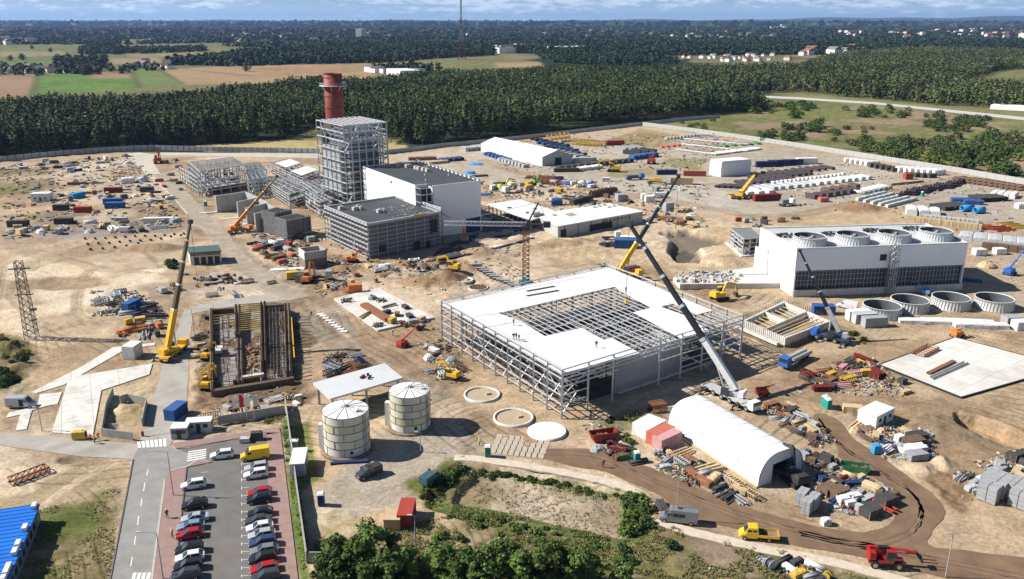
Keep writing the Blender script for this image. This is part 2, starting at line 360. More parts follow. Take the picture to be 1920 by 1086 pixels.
paint([(600, 955), (720, 960), (740, 1030), (590, 1030)], (.38, .3, .17), 2, 4, rg=.3, c2=(.5, .43, .33))
paint([(860, 720), (1060, 790), (1400, 690), (1450, 760), (1240, 800), (1090, 850), (900, 820)], (.43, .325, .215), 3, 5, rg=.25)
paint([(1390, 700), (1640, 680), (1560, 760), (1900, 790), (1920, 950), (1560, 960), (1500, 780)], (.45, .34, .22), 4, 8, rg=.3, c2=(.4, .285, .18))
paint([(1570, 640), (1800, 610), (1920, 620), (1920, 760), (1640, 740)], (.46, .35, .23), 3, 5, rg=.12)
paint([(1000, 450), (1180, 420), (1500, 420), (1420, 500), (1200, 520), (1050, 490)], (.43, .32, .2), 3, 7, rg=.3, c2=(.5, .39, .26))
paint([(900, 340), (1100, 330), (1330, 400), (1400, 430), (1200, 400), (900, 375)], (.4, .3, .2), 4, 8, rg=.3, c2=(.47, .37, .26))
paint([(740, 292), (905, 276), (1210, 242), (1400, 268), (1600, 298), (1920, 352), (2400, 440), (2400, 600), (1830, 430), (1500, 405), (1330, 400), (1080, 350), (900, 340), (760, 320)], GREYB, 4, 6, rg=.08, c2=(.385, .325, .255))
paint([(1085, 340), (1330, 340), (1420, 400), (1340, 400), (1120, 345)], (.43, .385, .33), 3, 4, rg=.03)
paint([(1140, 262), (1205, 243), (1300, 258), (1230, 276), (1150, 276)], (.24, .19, .09), 3, 5, c2=(.32, .25, .14))
paint([(1230, 276), (1330, 262), (1390, 272), (1330, 290)], (.4, .26, .16), 3, 5, .8)
paint([(1245, 295), (1330, 300), (1310, 320), (1240, 312)], (.22, .2, .08), 3, 5, .8)
paint([(1130, 320), (1230, 315), (1240, 330), (1150, 334)], (.25, .22, .1), 3, 4, .7)
paint([(1500, 400), (1640, 380), (1900, 430), (1810, 440), (1500, 430)], (.46, .345, .22), 3, 6, rg=.2)
paint([(1810, 430), (1920, 420), (2200, 560), (2200, 650), (1890, 590), (1815, 470)], (.41, .33, .24), 3, 5, rg=.15)
def track(P, wd=6, c=(.32, .235, .155), alpha=.75):
    P = curve(P); line(P, wd, c, alpha, 1.6, 1.4)
    for o in (-1.6, -.5, .7, 1.7): line([(a + o * wd * .9, b + o * .5) for a, b in P], .5, (.5, .4, .29) if o in (-.5, .7) else (.24, .175, .115), .45, .4, .3, dz=-.06)
track([(905, 300), (1000, 330), (1150, 360), (1300, 385), (1400, 405)], 9)
track([(1400, 405), (1500, 402), (1600, 382), (1700, 355), (1780, 338)], 9)
track([(770, 300), (900, 310), (1010, 330)], 5, alpha=.5)
track([(545, 540), (620, 620), (720, 690), (800, 740), (870, 790), (960, 830)], 5, (.5, .41, .31), .5)
track([(470, 520), (540, 545), (640, 640)], 5, (.38, .3, .215), .5)
track([(1240, 460), (1180, 500), (1100, 480), (1020, 490)], 4, (.5, .39, .26), .5)
track([(1400, 725), (1500, 730), (1560, 760), (1700, 790), (1800, 850), (1900, 900)], 5, (.36, .25, .16), .6)
track([(1560, 790), (1600, 760), (1700, 750), (1920, 790)], 4, (.37, .26, .17), .5)
track([(1420, 700), (1600, 690), (1560, 740), (1540, 780)], 4, (.5, .38, .25), .4)
track([(1480, 600), (1650, 600), (1920, 610)], 5, (.40, .29, .19), .5)
track([(560, 560), (700, 500), (820, 490), (980, 500)], 4, (.5, .38, .25), .5)
paint([(1700, 830), (1790, 845), (1830, 900), (1800, 960), (1740, 900)], (.25, .165, .1), 3, 5, rg=.8)
paint([(1580, 800), (1700, 830), (1720, 900), (1640, 860)], (.5, .4, .28), 2, 4, rg=.4)
paint([(1700, 780), (1830, 790), (1920, 850), (1920, 880), (1800, 830)], (.33, .27, .18), 2, 4, rg=.6, c2=(.2, .17, .09))
paint([(590, 1020), (740, 1010), (900, 955), (1180, 1010), (1230, 985), (1450, 1030), (1700, 1100), (1700, 1300), (560, 1300)], (.12, .125, .045), 2, 4, rg=.25, c2=(.2, .17, .08))
paint([(720, 990), (900, 960), (930, 1040), (800, 1060)], (.26, .2, .11), 2, 4, .8, c2=(.35, .28, .18))
paint([(1150, 1040), (1280, 1030), (1450, 1050), (1400, 1150), (1150, 1150)], (.27, .21, .11), 2, 4, .7, patch=(9, .47))
paint([(1310, 1010), (1500, 1040), (1600, 1110), (1400, 1110), (1290, 1060)], (.28, .2, .15), 2, 4, .75, patch=(12, .45))
paint([(810, 895), (865, 868), (1000, 880), (1190, 925), (1215, 950), (1210, 1010), (1150, 1020), (880, 975), (800, 950)], (.075, .105, .028), 1.2, 1, rg=.2, c2=(.13, .15, .05), hz=-.9)
paint([(855, 905), (895, 885), (1000, 905), (1180, 936), (1163, 995), (1060, 975), (930, 945), (850, 935)], (.40, .355, .28), 1.2, .8, rg=.05, c2=(.33, .28, .2), hz=-1.9)
paint([(855, 900), (895, 882), (1000, 900), (990, 950), (900, 955), (850, 935)], (.17, .19, .07), 2, 3, .8, patch=(12, .47), rg=.1)
paint([(950, 895), (1180, 936), (1163, 995), (1000, 960)], (.2, .2, .1), 1, 3, .5, patch=(2.4, .63))
paint([(780, 900), (850, 860), (880, 880), (830, 920), (790, 960)], (.18, .17, .05), 2, 3, c2=(.1, .12, .03))
paint([(525, 800), (536, 770), (545, 800), (580, 1060), (600, 1200), (570, 1200), (560, 1090)], (.09, .14, .03), .8, .6, c2=(.15, .16, .06))
paint([(410, 800), (520, 775), (535, 790), (420, 815)], (.14, .15, .05), .8, 1.2, c2=(.24, .19, .1))
paint([(545, 800), (580, 790), (600, 900), (560, 930)], (.1, .14, .03), 1, 1, .8)
paint([(1395, 588), (1470, 572), (1480, 580), (1400, 605)], (.1, .13, .04), 1.5, 2)
paint([(1555, 605), (1620, 625), (1640, 645), (1570, 640)], (.2, .18, .08), 2, 3, .7)
paint([(1120, 790), (1230, 760), (1240, 790), (1130, 815)], (.12, .12, .05), 2, 3, .7, patch=(5, .45))
DR = curve([(300, 326), (345, 372), (392, 425), (450, 488), (505, 530), (560, 560), (640, 632), (720, 690), (800, 735)])
line(DR, 13, (.27, .22, .165), .95, 1.6, 2.5); line([(a - 9, b + 2) for a, b in DR[:40]], 1.6, (.56, .48, .37), .8, .8, .6); line([(a + 10, b - 2) for a, b in DR], 1.8, (.52, .43, .32), .6, 1, 1.5)
for o in (-6, -2, 2, 5): line([(a + o, b) for a, b in DR], .7, (.20, .15, .105), .5, .5, .8, dz=-.08)
paint([(360, 430), (400, 480), (470, 545), (440, 545), (380, 500)], (.30, .26, .21), 2, 3, .7, rg=.3)
for P, c in (([(480, 440), (640, 480), (700, 540), (600, 560), (520, 530)], (.23, .155, .10)), ([(790, 500), (900, 515), (880, 545), (800, 560), (760, 530)], (.21, .135, .085)), ([(1180, 500), (1400, 545), (1480, 590), (1400, 590), (1250, 530)], (.3, .21, .13)), ([(600, 640), (700, 650), (690, 710), (610, 700)], (.2, .14, .09)), ([(1440, 700), (1640, 690), (1580, 745), (1480, 740)], (.27, .19, .125)), ([(770, 640), (880, 650), (900, 730), (800, 740)], (.28, .2, .13)), ([(60, 395), (330, 400), (330, 435), (60, 440)], (.22, .185, .15)), ([(900, 440), (1240, 400), (1260, 425), (1000, 470)], (.3, .215, .135)), ([(1240, 850), (1420, 930), (1390, 950), (1250, 885)], (.33, .27, .2)), ([(1500, 860), (1680, 920), (1660, 975), (1560, 960)], (.36, .29, .21)), ([(1590, 780), (1760, 810), (1750, 870), (1640, 860)], (.34, .28, .2))):
    paint(P, c, 3, 6, .75, rg=.7, patch=(14, .44))
paint([(0, 300), (600, 292), (900, 345), (1400, 405), (1500, 560), (1920, 600), (1920, 1100), (600, 900), (0, 860)], (.25, .17, .105), 5, 5, .6, patch=(24, .53, 13)); paint([(0, 300), (600, 292), (900, 345), (1400, 405), (1500, 560), (1920, 600), (1920, 1100), (600, 900), (0, 860)], (.60, .50, .38), 5, 5, .5, patch=(30, .58, 2))
si, sa = region(SITE, 2, 1)
for th, per, sd in ((.65, 2.3, 1), (2.2, 2.6, 6), (1.2, 3.1, 9)):
    s_ = X[si] * math.cos(th) + Y[si] * math.sin(th) + 26 * (fbm(X[si], Y[si], 45, 2, sd) - .5); w_ = np.abs(((s_ / per) % 1) - .5); k = np.clip((.13 - w_) * 14, 0, 1) * np.clip((fbm(X[si], Y[si], 22, 3, sd + 2) - .55) * 10, 0, 1) * np.clip((360 - Y[si]) / 120, 0, 1) * sa
    col[si] *= (1 - .38 * k)[:, None]; hgt_[si] -= .09 * k
for a in ((1607, 392, 9, 3.2, (.33, .2, .12), 1.6), (320, 465, 5, 1.6, (.26, .18, .12), 1.4), (275, 468, 7, 2.4, (.3, .21, .13), 1.6), (110, 530, 9, -1.8, (.33, .24, .16), 2.2), (340, 450, 5, 1.4, None, 1.5),
          (900, 472, 5, 1.8, (.36, .25, .16), 1.5), (1040, 456, 4, 1.6, (.38, .27, .17), 1.5), (1062, 458, 4, 1.6, (.38, .27, .17), 1.5), (1010, 462, 4, 1.6, (.38, .27, .17), 1.5), (1085, 452, 4, 1.4, None, 1.5),
          (640, 505, 5, 2, (.32, .21, .13), 1.5), (800, 530, 7, 2.4, (.3, .2, .12), 1.5), (835, 520, 6, 2.6, (.29, .19, .11), 1.3), (770, 500, 5, 2, None, 1.5), (745, 515, 6, 1.5, None, 2), (1360, 494, 5, 1.8, None, 1.5),
          (205, 800, 2, .9, None, 1), (235, 770, 3, 1.4, (.5, .38, .24), 1), (130, 862, 2, -.7, (.2, .15, .1), 1.5), (1240, 458, 5, 1.5, None, 1), (880, 505, 5, 2, (.33, .22, .14), 1.3),
          (1405, 555, 4, 1, None, 1.5), (1765, 870, 4, 1.5, (.5, .39, .27), .7), (15, 650, 5, 1.5, None, 1), (40, 690, 4, 1.2, None, 1), (1730, 880, 3, 1.2, (.48, .37, .25), 1), (1600, 780, 3, 1, None, 1.2),
          (780, 590, 3, 1, (.4, .29, .18), 1), (700, 508, 4, 1.6, (.35, .24, .15), 1.4), (1340, 482, 5, 1.2, None, 1.5), (950, 455, 4, 1.5, None, 1.4), (975, 448, 4, 1.3, None, 1.4)):
    mound(*a)
paint([(1240, 436), (1290, 432), (1365, 448), (1350, 458), (1305, 462), (1318, 478), (1310, 492), (1275, 490), (1255, 472), (1262, 452)], (.2, .16, .12), 1.2, 1.5, hz=-2.4, rg=.1)
paint([(1255, 468), (1290, 458), (1305, 465), (1285, 488), (1265, 484)], (.10, .09, .075), .8, .8, hz=-2.9)
paint([(1640 + 155, 775), (1830, 778), (1920, 815), (1920, 845), (1850, 820), (1800, 792)], (.36, .25, .15), .8, 1, hz=-3.0)
paint([(1345, 596), (1392, 615), (1471, 650), (1560, 617), (1565, 625), (1475, 662), (1380, 622)], (.22, .17, .11), 1, 1.5, hz=-.6)
FLAT = []
def flat(P, pad=1.5):
    P = W(P) if len(P[0]) == 2 and not isinstance(P[0], Vector) else P; FLAT.append(P)
    i = sel(P, pad + 2)
    if i.size == 0: return
    d = sdf(X[i], Y[i], P); k = np.clip((d + pad) / 1.0, 0, 1); rough[i] *= (1 - k); hgt_[i] = hgt_[i] * (1 - k) - .06 * k
ROADP = [(262, 833), (318, 836), (331, 842), (397, 866), (352, 874), (318, 882), (309, 900), (285, 1086), (262, 1330), (130, 1330), (205, 1086), (248, 861)]
LOT = [(331, 842), (354, 841), (417, 828), (500, 812), (503, 944), (517, 1086), (545, 1330), (270, 1330), (318, 1086), (331, 1050), (340, 960), (349, 878), (397, 867)]
WALKT = [(322, 832), (523, 802), (526, 812), (417, 828), (354, 841), (331, 842)]
WALKL = [(309, 900), (318, 883), (352, 875), (370, 864), (397, 867), (349, 878), (340, 960), (331, 1050), (318, 1086), (270, 1330), (245, 1330), (285, 1086)]
WALKR = [(500, 812), (526, 812), (525, 803), (559, 1086), (592, 1330), (545, 1330), (517, 1086), (503, 944)]
ROADN = [(318, 836), (262, 833), (268, 800), (290, 740), (305, 690), (322, 650), (345, 580), (400, 566), (540, 545), (552, 560), (400, 580), (362, 588), (355, 650), (352, 720), (352, 765), (340, 800)]
ROADX = [(-150, 800), (0, 810), (190, 827), (262, 833), (248, 861), (150, 856), (0, 835), (-150, 828)]
CROAD = [(232, 288), (262, 286), (300, 291), (285, 300), (300, 325), (345, 372), (372, 392), (350, 402), (325, 372), (290, 342), (262, 315)]
BROAD = [(1007, 846), (1046, 842), (1116, 846), (1186, 867), (1238, 885), (1320, 918), (1400, 948), (1487, 978), (1560, 992), (1605, 998), (1633, 995), (1661, 981), (1684, 953), (1678, 925), (1640, 895), (1577, 860), (1574, 846), (1556, 815), (1527, 784), (1535, 777), (1549, 778), (1571, 790), (1599, 820), (1647, 854), (1709, 900), (1750, 928), (1768, 953), (1765, 972), (1737, 1012), (1754, 1026), (1802, 1031), (1920, 1048), (2150, 1080), (2150, 1210), (1920, 1120), (1774, 1082), (1605, 1043), (1450, 1012), (1380, 992), (1317, 976), (1238, 932), (1194, 906), (1134, 885), (1056, 869), (1007, 856)]
BACKR = [(300, 291), (600, 297), (600, 288), (300, 286)]
for P in (ROADP, LOT, WALKT, WALKL, WALKR, ROADN, ROADX, CROAD, BROAD, BACKR): flat(P)
SLABS = {
 'a': [(144, 706), (286, 683), (280, 703), (190, 733), (174, 818), (97, 812), (127, 718)],
 'b': [(212, 652), (292, 643), (290, 648), (236, 655), (120, 722), (68, 738), (59, 736), (150, 690)],
 'c': [(75, 740), (116, 736), (108, 758), (86, 762), (60, 770), (50, 805), (30, 808), (38, 778), (12, 784), (16, 775), (70, 762)],
 'd': [(626, 562), (710, 542), (814, 598), (708, 622)],
 'e': [(1648, 686), (1790, 634), (2000, 690), (1802, 747)],
}
for P in SLABS.values(): flat(P)
for P in ([(1053, 785), (830, 639), (1130, 545), (1387, 670)], [(1486, 557), (1418, 499), (1740, 490), (1807, 542)], [(620, 770), (680, 770), (700, 870), (600, 870)], [(730, 735), (805, 735), (810, 825), (725, 825)]): flat(P, .5)
flat([(a - 15, b + 3) for a, b in DR[:41]] + [(a + 15, b - 3) for a, b in DR[40::-1]], .3)
hgt_ += rough * (fbm(X, Y, 7, 4, 11) - .5) * 2.2 + rough * (vn(X, Y, 1.6, 4) - .5) * .55
hgt_[Y > 700] = 0
d = np.hypot(X, Y)
hgt_ += np.where(d > 9000, 0, 0)
v = .98 + .2 * (mid - .5) + .5 * (fine - .5) * (Y < 900) + .35 * (big - .5)
col *= np.clip(v, .5, 1.5)[:, None].astype(np.float32)
nr, nc = gy.shape
idx = np.arange(nr * nc).reshape(nr, nc)
Fq = np.stack([idx[:-1, :-1], idx[:-1, 1:], idx[1:, 1:], idx[1:, :-1]], -1).reshape(-1, 4)
def ground_mat():
    m = bpy.data.materials.new('earth'); m.use_nodes = True; t = m.node_tree; p = t.nodes['Principled BSDF']
    p.inputs['Roughness'].default_value = .95; p.inputs['Specular IOR Level'].default_value = .1
    at_ = t.nodes.new('ShaderNodeAttribute'); at_.attribute_name = 'col'; g = t.nodes.new('ShaderNodeTexCoord')
    def nz(s, d, r=.65):
        n = t.nodes.new('ShaderNodeTexNoise'); n.inputs['Scale'].default_value = s; n.inputs['Detail'].default_value = d; n.inputs['Roughness'].default_value = r
        t.links.new(g.outputs['Object'], n.inputs[0]); return n.outputs[0]
    n1 = nz(1.3, 6, .75); n2 = nz(.12, 7, .72)
    f1 = math_(t, 'ADD', .02, math_(t, 'MULTIPLY', n1, 1.96)); f2 = math_(t, 'ADD', .5, n2)
    cb = t.nodes.new('ShaderNodeCombineColor'); k = math_(t, 'MULTIPLY', f1, f2)
    for i in range(3): t.links.new(k, cb.inputs[i])
    c = mixc(t, 1.0, at_.outputs[0], cb.outputs[0], 'MULTIPLY')
    t.links.new(c, p.inputs['Base Color'])
    b = t.nodes.new('ShaderNodeBump'); b.inputs['Strength'].default_value = .5; b.inputs['Distance'].default_value = .35
    t.links.new(n1, b.inputs['Height']); t.links.new(b.outputs[0], p.inputs['Normal']); return m
EARTH = ground_mat()
gnd = bpy.data.objects.new('ground', npmesh('ground', np.stack([X, Y, hgt_], 1), Fq, EARTH, col, True)); COL.objects.link(gnd); gnd['kind'] = 'structure'
def gz(x, y):   # height of the ground at a point
    if y < GY[0] or y > 3000: return 0.0
    r = np.searchsorted(GY, y) - 1; c = int(round((x / max(y, 70) + .86) / 1.72 * 899)); c = min(max(c, 0), 899)
    return float(max(hgt_[r * nc + c], -.1) if False else hgt_[r * nc + c])
asph = mat('asphalt', (.27, .265, .255), .9, var=.16, sc_=.3, bump=.2, dirt=.4)
asph2 = mat('parking_asphalt', (.155, .15, .142), .9, var=.16, sc_=.3, bump=.2, dirt=.4)
conc = mat('pale_concrete', (.66, .64, .60), .85, var=.10, sc_=.5, dirt=.45, grid=(6, 6, 1.1, .55))
concr = mat('road_concrete', (.37, .345, .31), .9, var=.14, sc_=.25, dirt=.4)
pinkp = mat('pink_paving', (.30, .20, .18), .9, var=.14, sc_=.8, dirt=.25)
kerbm = mat('kerb_stone', (.47, .42, .38), .85)
white_paint = mat('road_paint', (.72, .72, .70), .7, var=.15, sc_=2)
brown = mat('damp_dirt', (.185, .118, .072), .9, var=.28, sc_=.22, bump=.4, dirt=.25)
palep = mat('path_slabs', (.56, .48, .385), .9, var=.15, sc_=1.2, bump=.3)
def ragged(P, amp, step=1.5, seed=1):
    o = []; r = random.Random(seed)
    for i in range(len(P)):
        a = Vector(P[i]); b = Vector(P[(i + 1) % len(P)]); L = (b - a).length; n = max(1, int(L / step)); nn = Vector((-(b - a).y, (b - a).x)).normalized() if L else Vector((0, 0))
        for k in range(n):
            q = a + (b - a) * k / n; f = float(fbm(np.array([q.x]), np.array([q.y]), 5, 3, seed)[0] - .5) * 2
            o.append(tuple(q + nn * f * amp))
    return o
def sheet(name, P, m, z, amp=0, thick=None, kind='structure', **k):
    P = W(P) if amp == 0 else ragged(W(curve(P + [P[0]], 4)[:-1]) if amp > .5 else W(P), amp)
    b = MB()
    if thick: b.poly(P, z - thick, z)
    else:
        A = sum(P[i][0] * P[(i + 1) % len(P)][1] - P[(i + 1) % len(P)][0] * P[i][1] for i in range(len(P)))
        if A < 0: P = P[::-1]
        b.add([(p[0], p[1], z) for p in P], [tuple(range(len(P)))])
    return b.build(name, m, world=True, kind=kind, **k)
sheet('road', ROADP, asph, .012)
sheet('parking_lot', LOT, asph2, .008)
sheet('pavement', WALKT, pinkp, .10, thick=.14); sheet('pavement', WALKL, pinkp, .10, thick=.14); sheet('pavement', WALKR, pinkp, .10, thick=.14)
sheet('road', ROADN, concr, .004, .35); sheet('road', ROADX, concr, .016, .1)
sheet('road', CROAD, mat('far_concrete', (.50, .45, .38), .9, var=.1, dirt=.2, sc_=.1), .02, .4); sheet('road', BACKR, MATS['far_concrete'], .012)
sheet('dirt_road', BROAD, brown, .02, .9); RUTS = ([(1010, 851), (1120, 858), (1230, 905), (1400, 970), (1560, 1012), (1700, 1040), (1920, 1085)], [(1537, 788), (1570, 830), (1640, 880), (1710, 925), (1728, 965), (1700, 1005), (1620, 1024), (1500, 1002)])
def ribbon(name, P, wd, m, z, amp=.0, gap=None, **k):
    P = [Vector(p) for p in W(P)]; b = MB(); n = len(P)
    T = [(P[min(i + 1, n - 1)] - P[max(i - 1, 0)]).normalized() for i in range(n)]
    L = [p + Vector((-t.y, t.x)) * (wd / 2 + rng.uniform(-amp, amp)) for p, t in zip(P, T)]; Rr = [p - Vector((-t.y, t.x)) * (wd / 2 + rng.uniform(-amp, amp)) for p, t in zip(P, T)]
    for i in range(n - 1):
        q = [L[i], Rr[i], Rr[i + 1], L[i + 1]]; b.poly([(a.x, a.y) for a in q], -.25, z)
    return b.build(name, m, world=True, **(k or dict(kind='structure')))
ribbon('path', curve([(852, 858), (900, 861), (1000, 876), (1090, 893), (1147, 906), (1194, 922), (1216, 944), (1222, 972), (1250, 985), (1320, 1003), (1420, 1027), (1577, 1058), (1700, 1092), (1800, 1120)], 5), 2.2, palep, .07, .15)
for P in RUTS:
    for k, o in enumerate((-7, -3, 2, 6)): ribbon('wheel_track', curve([(a + o * .6, b + o) for a, b in P], 9), .45, mat('track_%d' % (k % 2), ((.155, .10, .062), (.205, .138, .09))[k % 2], .95, var=.3, sc_=.5), .026, .16)
ribbon('kerb', [(309, 900), (285, 1086), (245, 1330)], .3, kerbm, .13); ribbon('kerb', [(318, 883), (352, 875), (370, 864)], .3, kerbm, .13)
ribbon('kerb', [(250, 862), (207, 1086), (133, 1330)], .2, mat('dark_kerb', (.12, .11, .1)), .12)
ribbon('kerb', [(350, 878), (341, 960), (331, 1050)], .2, MATS['dark_kerb'], .14); ribbon('kerb', [(350, 877), (398, 867)], .2, MATS['dark_kerb'], .14)
ribbon('kerb', [(504, 944), (518, 1086)], .25, kerbm, .13); ribbon('kerb', [(331, 842), (417, 828), (500, 812)], .2, MATS['dark_kerb'], .14)
ribbon('road', DR[:41], 7.5, mat('haul_road', (.34, .285, .225), .95, var=.22, sc_=.25, bump=.3, dirt=.5), .03, .5)
mk = MB()
def stripe(a, b, wd):
    a = Vector(a); b = Vector(b); d = (b - a).normalized() * 1; nn = Vector((-d.y, d.x)) * wd / 2
    q = [a + nn, a - nn, b - nn, b + nn]; A = (q[1] - q[0]).cross(q[2] - q[0]) if False else 0
    pts = [(p.x, p.y, .02) for p in q]
    mk.add(pts, [(0, 1, 2, 3)])
a0, a1, b0, b1 = [Vector(p) for p in W([(260, 840), (315, 837), (257, 829), (314, 822)])]
for k in range(7):
    t = (k + .3) / 7; stripe(a0.lerp(a1, t), b0.lerp(b1, t), .55)
a0, a1, b0, b1 = [Vector(p) for p in W([(353, 847), (350, 868), (387, 842), (386, 861)])]
for k in range(5):
    t = (k + .2) / 5; stripe(a0.lerp(a1, t), b0.lerp(b1, t), .5)
for k in range(4): p = W([(250 + k * 9, 1086), (253 + k * 9, 1074)]); stripe(p[0], p[1], .5)
for a, b in (((272, 905), (269, 921)), ((266, 935), (264, 950)), ((260, 968), (258, 985)), ((254, 1006), (252, 1022)), ((248, 1045), (245, 1062)), ((278, 880), (275, 892))): p = W([a, b]); stripe(p[0], p[1], .16)
for y in range(870, 1086, 15):
    xl = 386 - (y - 870) * .03
    p = W([(xl - 9, y + 1), (xl + 4, y)]); stripe(p[0], p[1], .09)
    xr = 455 + (y - 870) * .0; p = W([(xr - 3, y), (xr + 12, y - 1)]); stripe(p[0], p[1], .09); p = W([(xr - 2, y - 3), (xr - 2, y + 3)]); stripe(p[0], p[1], .09)
me = mk.build('road_marking', white_paint, world=True, kind='structure')
for nm, P, z, m, lab in (('a', SLABS['a'], .16, conc, 'broad L shaped pale concrete slab leading up from the side road'), ('b', SLABS['b'], .1, conc, 'narrow pale concrete strip running diagonally over the sand'), ('c', SLABS['c'], .1, conc, 'broken pale concrete slabs around the grey van')):
    sheet('concrete_slab', P, m, z, thick=.3, kind=None, label=lab, cat='slab')
slab_d = sheet('concrete_slab', SLABS['d'], conc, .45, thick=.6, kind=None, label='square pale concrete slab crowded with timber and formwork', cat='slab')
slab_e = sheet('concrete_slab', SLABS['e'], mat('slab_clean', (.68, .66, .62), .85, var=.08, sc_=.2, dirt=.35, grid=(6, 6, -.64, .6)), .3, thick=.5, kind=None, label='large pale concrete floor slab at the right edge with a dark rim', cat='slab')
prt('rim', mat('bitumen', (.03, .03, .03), .8), slab_e, lambda b: [b.bar(Vector((*W(SLABS['e'])[i], .05)), Vector((*W(SLABS['e'])[(i + 1) % 4], .05)), .35, .6) for i in range(4)], True)
bb = MB()
for k in range(9):
    for j in range(4):
        p = at(925 + k * 11 + j * 4, 846 - j * 9 + k * 1.2); bb.box((p.x, p.y, .0), (1.35, 2.0, .12), -.12)
bb.build('paving', mat('old_paving', (.45, .38, .30), .9, var=.15), world=True, kind='structure')
hb = MB(); n = 160
hv = []; hf = []
for k in range(n + 1):
    u = -1.1 + 2.2 * k / n; px = CX + u * F
    e = 2 + 1.2 * math.sin(k * .37) + .8 * math.sin(k * .9 + 1)
    if px > 1000: e += min(1.0, (px - 1000) / 900) ** 1.3 * 7.5
    hx, hy = u * 30000, 30000; top = HC + (e - 2.6) * 30500 / F
    hv += [(hx * .8, hy * .8, -1), (hx, hy, top), (hx * 1.2, hy * 1.2, -1)]
for k in range(n): a = 3 * k; hf += [(a, a + 3, a + 4, a + 1), (a + 1, a + 4, a + 5, a + 2)]
hm = MB(); hm.add(hv, hf, 0, True); hm.build('hills', mat('hill_woods', (.022, .04, .022), .95, var=.35, sc_=.0012), kind='structure')
def leafmat(name):
    m = bpy.data.materials.new(name); m.use_nodes = True; t = m.node_tree; p = t.nodes['Principled BSDF']
    p.inputs['Roughness'].default_value = .75; p.inputs['Specular IOR Level'].default_value = .15
    a = t.nodes.new('ShaderNodeAttribute'); a.attribute_name = 'col'; g = t.nodes.new('ShaderNodeTexCoord')
    nn = t.nodes.new('ShaderNodeTexNoise'); nn.inputs['Scale'].default_value = .35; nn.inputs['Detail'].default_value = 4; t.links.new(g.outputs['Object'], nn.inputs[0])
    k = math_(t, 'ADD', .5, nn.outputs[0]); cb = t.nodes.new('ShaderNodeCombineColor')
    for i in range(3): t.links.new(k, cb.inputs[i])
    t.links.new(mixc(t, 1.0, a.outputs[0], cb.outputs[0], 'MULTIPLY'), p.inputs['Base Color']); return m
LEAF = leafmat('foliage'); BARK = mat('bark', (.13, .095, .07), .95)
RS = np.random.RandomState(11)
def leaves(C, Hh, Rr, n, size, tint, shape='round', base=.3, z0=None, rs=RS, jit=.22):
    """n leaf-clump quads for every tree: C (m,2) positions, Hh heights, Rr crown radii, tint (m,3)"""
    m = len(C); C = np.asarray(C, float); Hh = np.asarray(Hh, float)[:, None]; Rr = np.asarray(Rr, float)[:, None]
    t = rs.rand(m, n); th = rs.rand(m, n) * 2 * np.pi; k = rs.rand(m, n) ** .45
    if shape == 'cone': prof = (1 - t ** 2.4) ** .7 * (.5 + .5 * np.clip(t * 6, 0, 1))
    elif shape == 'bush': prof = np.sqrt(np.clip(1 - t ** 2, 0, 1))
    else: prof = np.sqrt(np.clip(1 - (2 * t - 1) ** 2, .02, 1)) * (1.05 - .25 * t)
    lump = 1 + .2 * np.sin(th * 7 + t * 17) + .28 * np.sin(th * 3 + rs.rand(m, 1) * 6 + t * 5) + .15 * np.sin(th * 5 + t * 9 + rs.rand(m, 1) * 6)
    r = prof * k * lump * Rr
    z = Hh * (base + (1 - base) * t); x = C[:, :1] + r * np.cos(th); y = C[:, 1:2] + r * np.sin(th)
    if z0 is not None: z = z + np.asarray(z0)[:, None]
    P = np.stack([x, y, z], -1)
    if shape == 'clump' or (shape != 'cone' and n > 800):   # boughs: leaves gather round centres spread through the crown
        q = 26; u_ = rs.rand(m, q); az = rs.rand(m, q) * 6.283; rr_ = np.sqrt(np.clip(1 - (1.7 * u_ - .75) ** 2, .05, 1)) * (.35 + .6 * rs.rand(m, q)) * Rr; c3 = np.stack([C[:, :1] + rr_ * np.cos(az), C[:, 1:2] + rr_ * np.sin(az), Hh * (base + (1 - base) * u_ * .92) + (0 if z0 is None else np.asarray(z0)[:, None])], -1)
        pick = rs.randint(0, q, (m, n)); cc_ = np.take_along_axis(c3, pick[..., None].repeat(3, -1), 1); dv = rs.randn(m, n, 3); dv /= np.linalg.norm(dv, axis=-1, keepdims=True); ln = (.5 + .5 * rs.rand(m, n, 1)) * (.18 + .22 * ((pick * 7) % 5 / 4.0))[..., None] * Rr[..., None]; P = cc_ + dv * ln * np.array([1.15, 1.15, .75]); P[..., 2] = np.maximum(P[..., 2], .05); th = np.arctan2(dv[..., 1], dv[..., 0]); prof = np.hypot(dv[..., 0], dv[..., 1])
    nrm = np.stack([np.cos(th) * prof, np.sin(th) * prof, np.full_like(th, .55) + t * .6], -1) + rs.randn(m, n, 3) * .45
    nrm /= np.linalg.norm(nrm, axis=-1, keepdims=True) + 1e-9
    a = np.cross(nrm, rs.randn(m, n, 3)); a /= np.linalg.norm(a, axis=-1, keepdims=True) + 1e-9; b = np.cross(nrm, a)
    s = size * (.6 + .8 * rs.rand(m, n, 1))
    if np.ndim(size): s = np.asarray(size)[:, None, None] * (.6 + .8 * rs.rand(m, n, 1))
    a = a * s * .5; b = b * s * .5 * (.6 + .6 * rs.rand(m, n, 1))
    V = np.stack([P - a - b * .7, P + a * .8 - b, P + a + b * .8, P - a * .7 + b], 2).reshape(-1, 3)
    Fq = np.arange(len(V)).reshape(-1, 4)
    T = np.repeat(np.asarray(tint, np.float32)[:, None, :] * (1 + jit * (rs.rand(m, n, 1) - .5) * 2), 4, axis=1).reshape(-1, 3)
    return V, Fq, T
def stuff(name, V, Fq, T, label, cat):
    o = bpy.data.objects.new(name, npmesh(name, V, Fq, LEAF, T)); COL.objects.link(o); return tag(o, label, cat, kind='stuff')
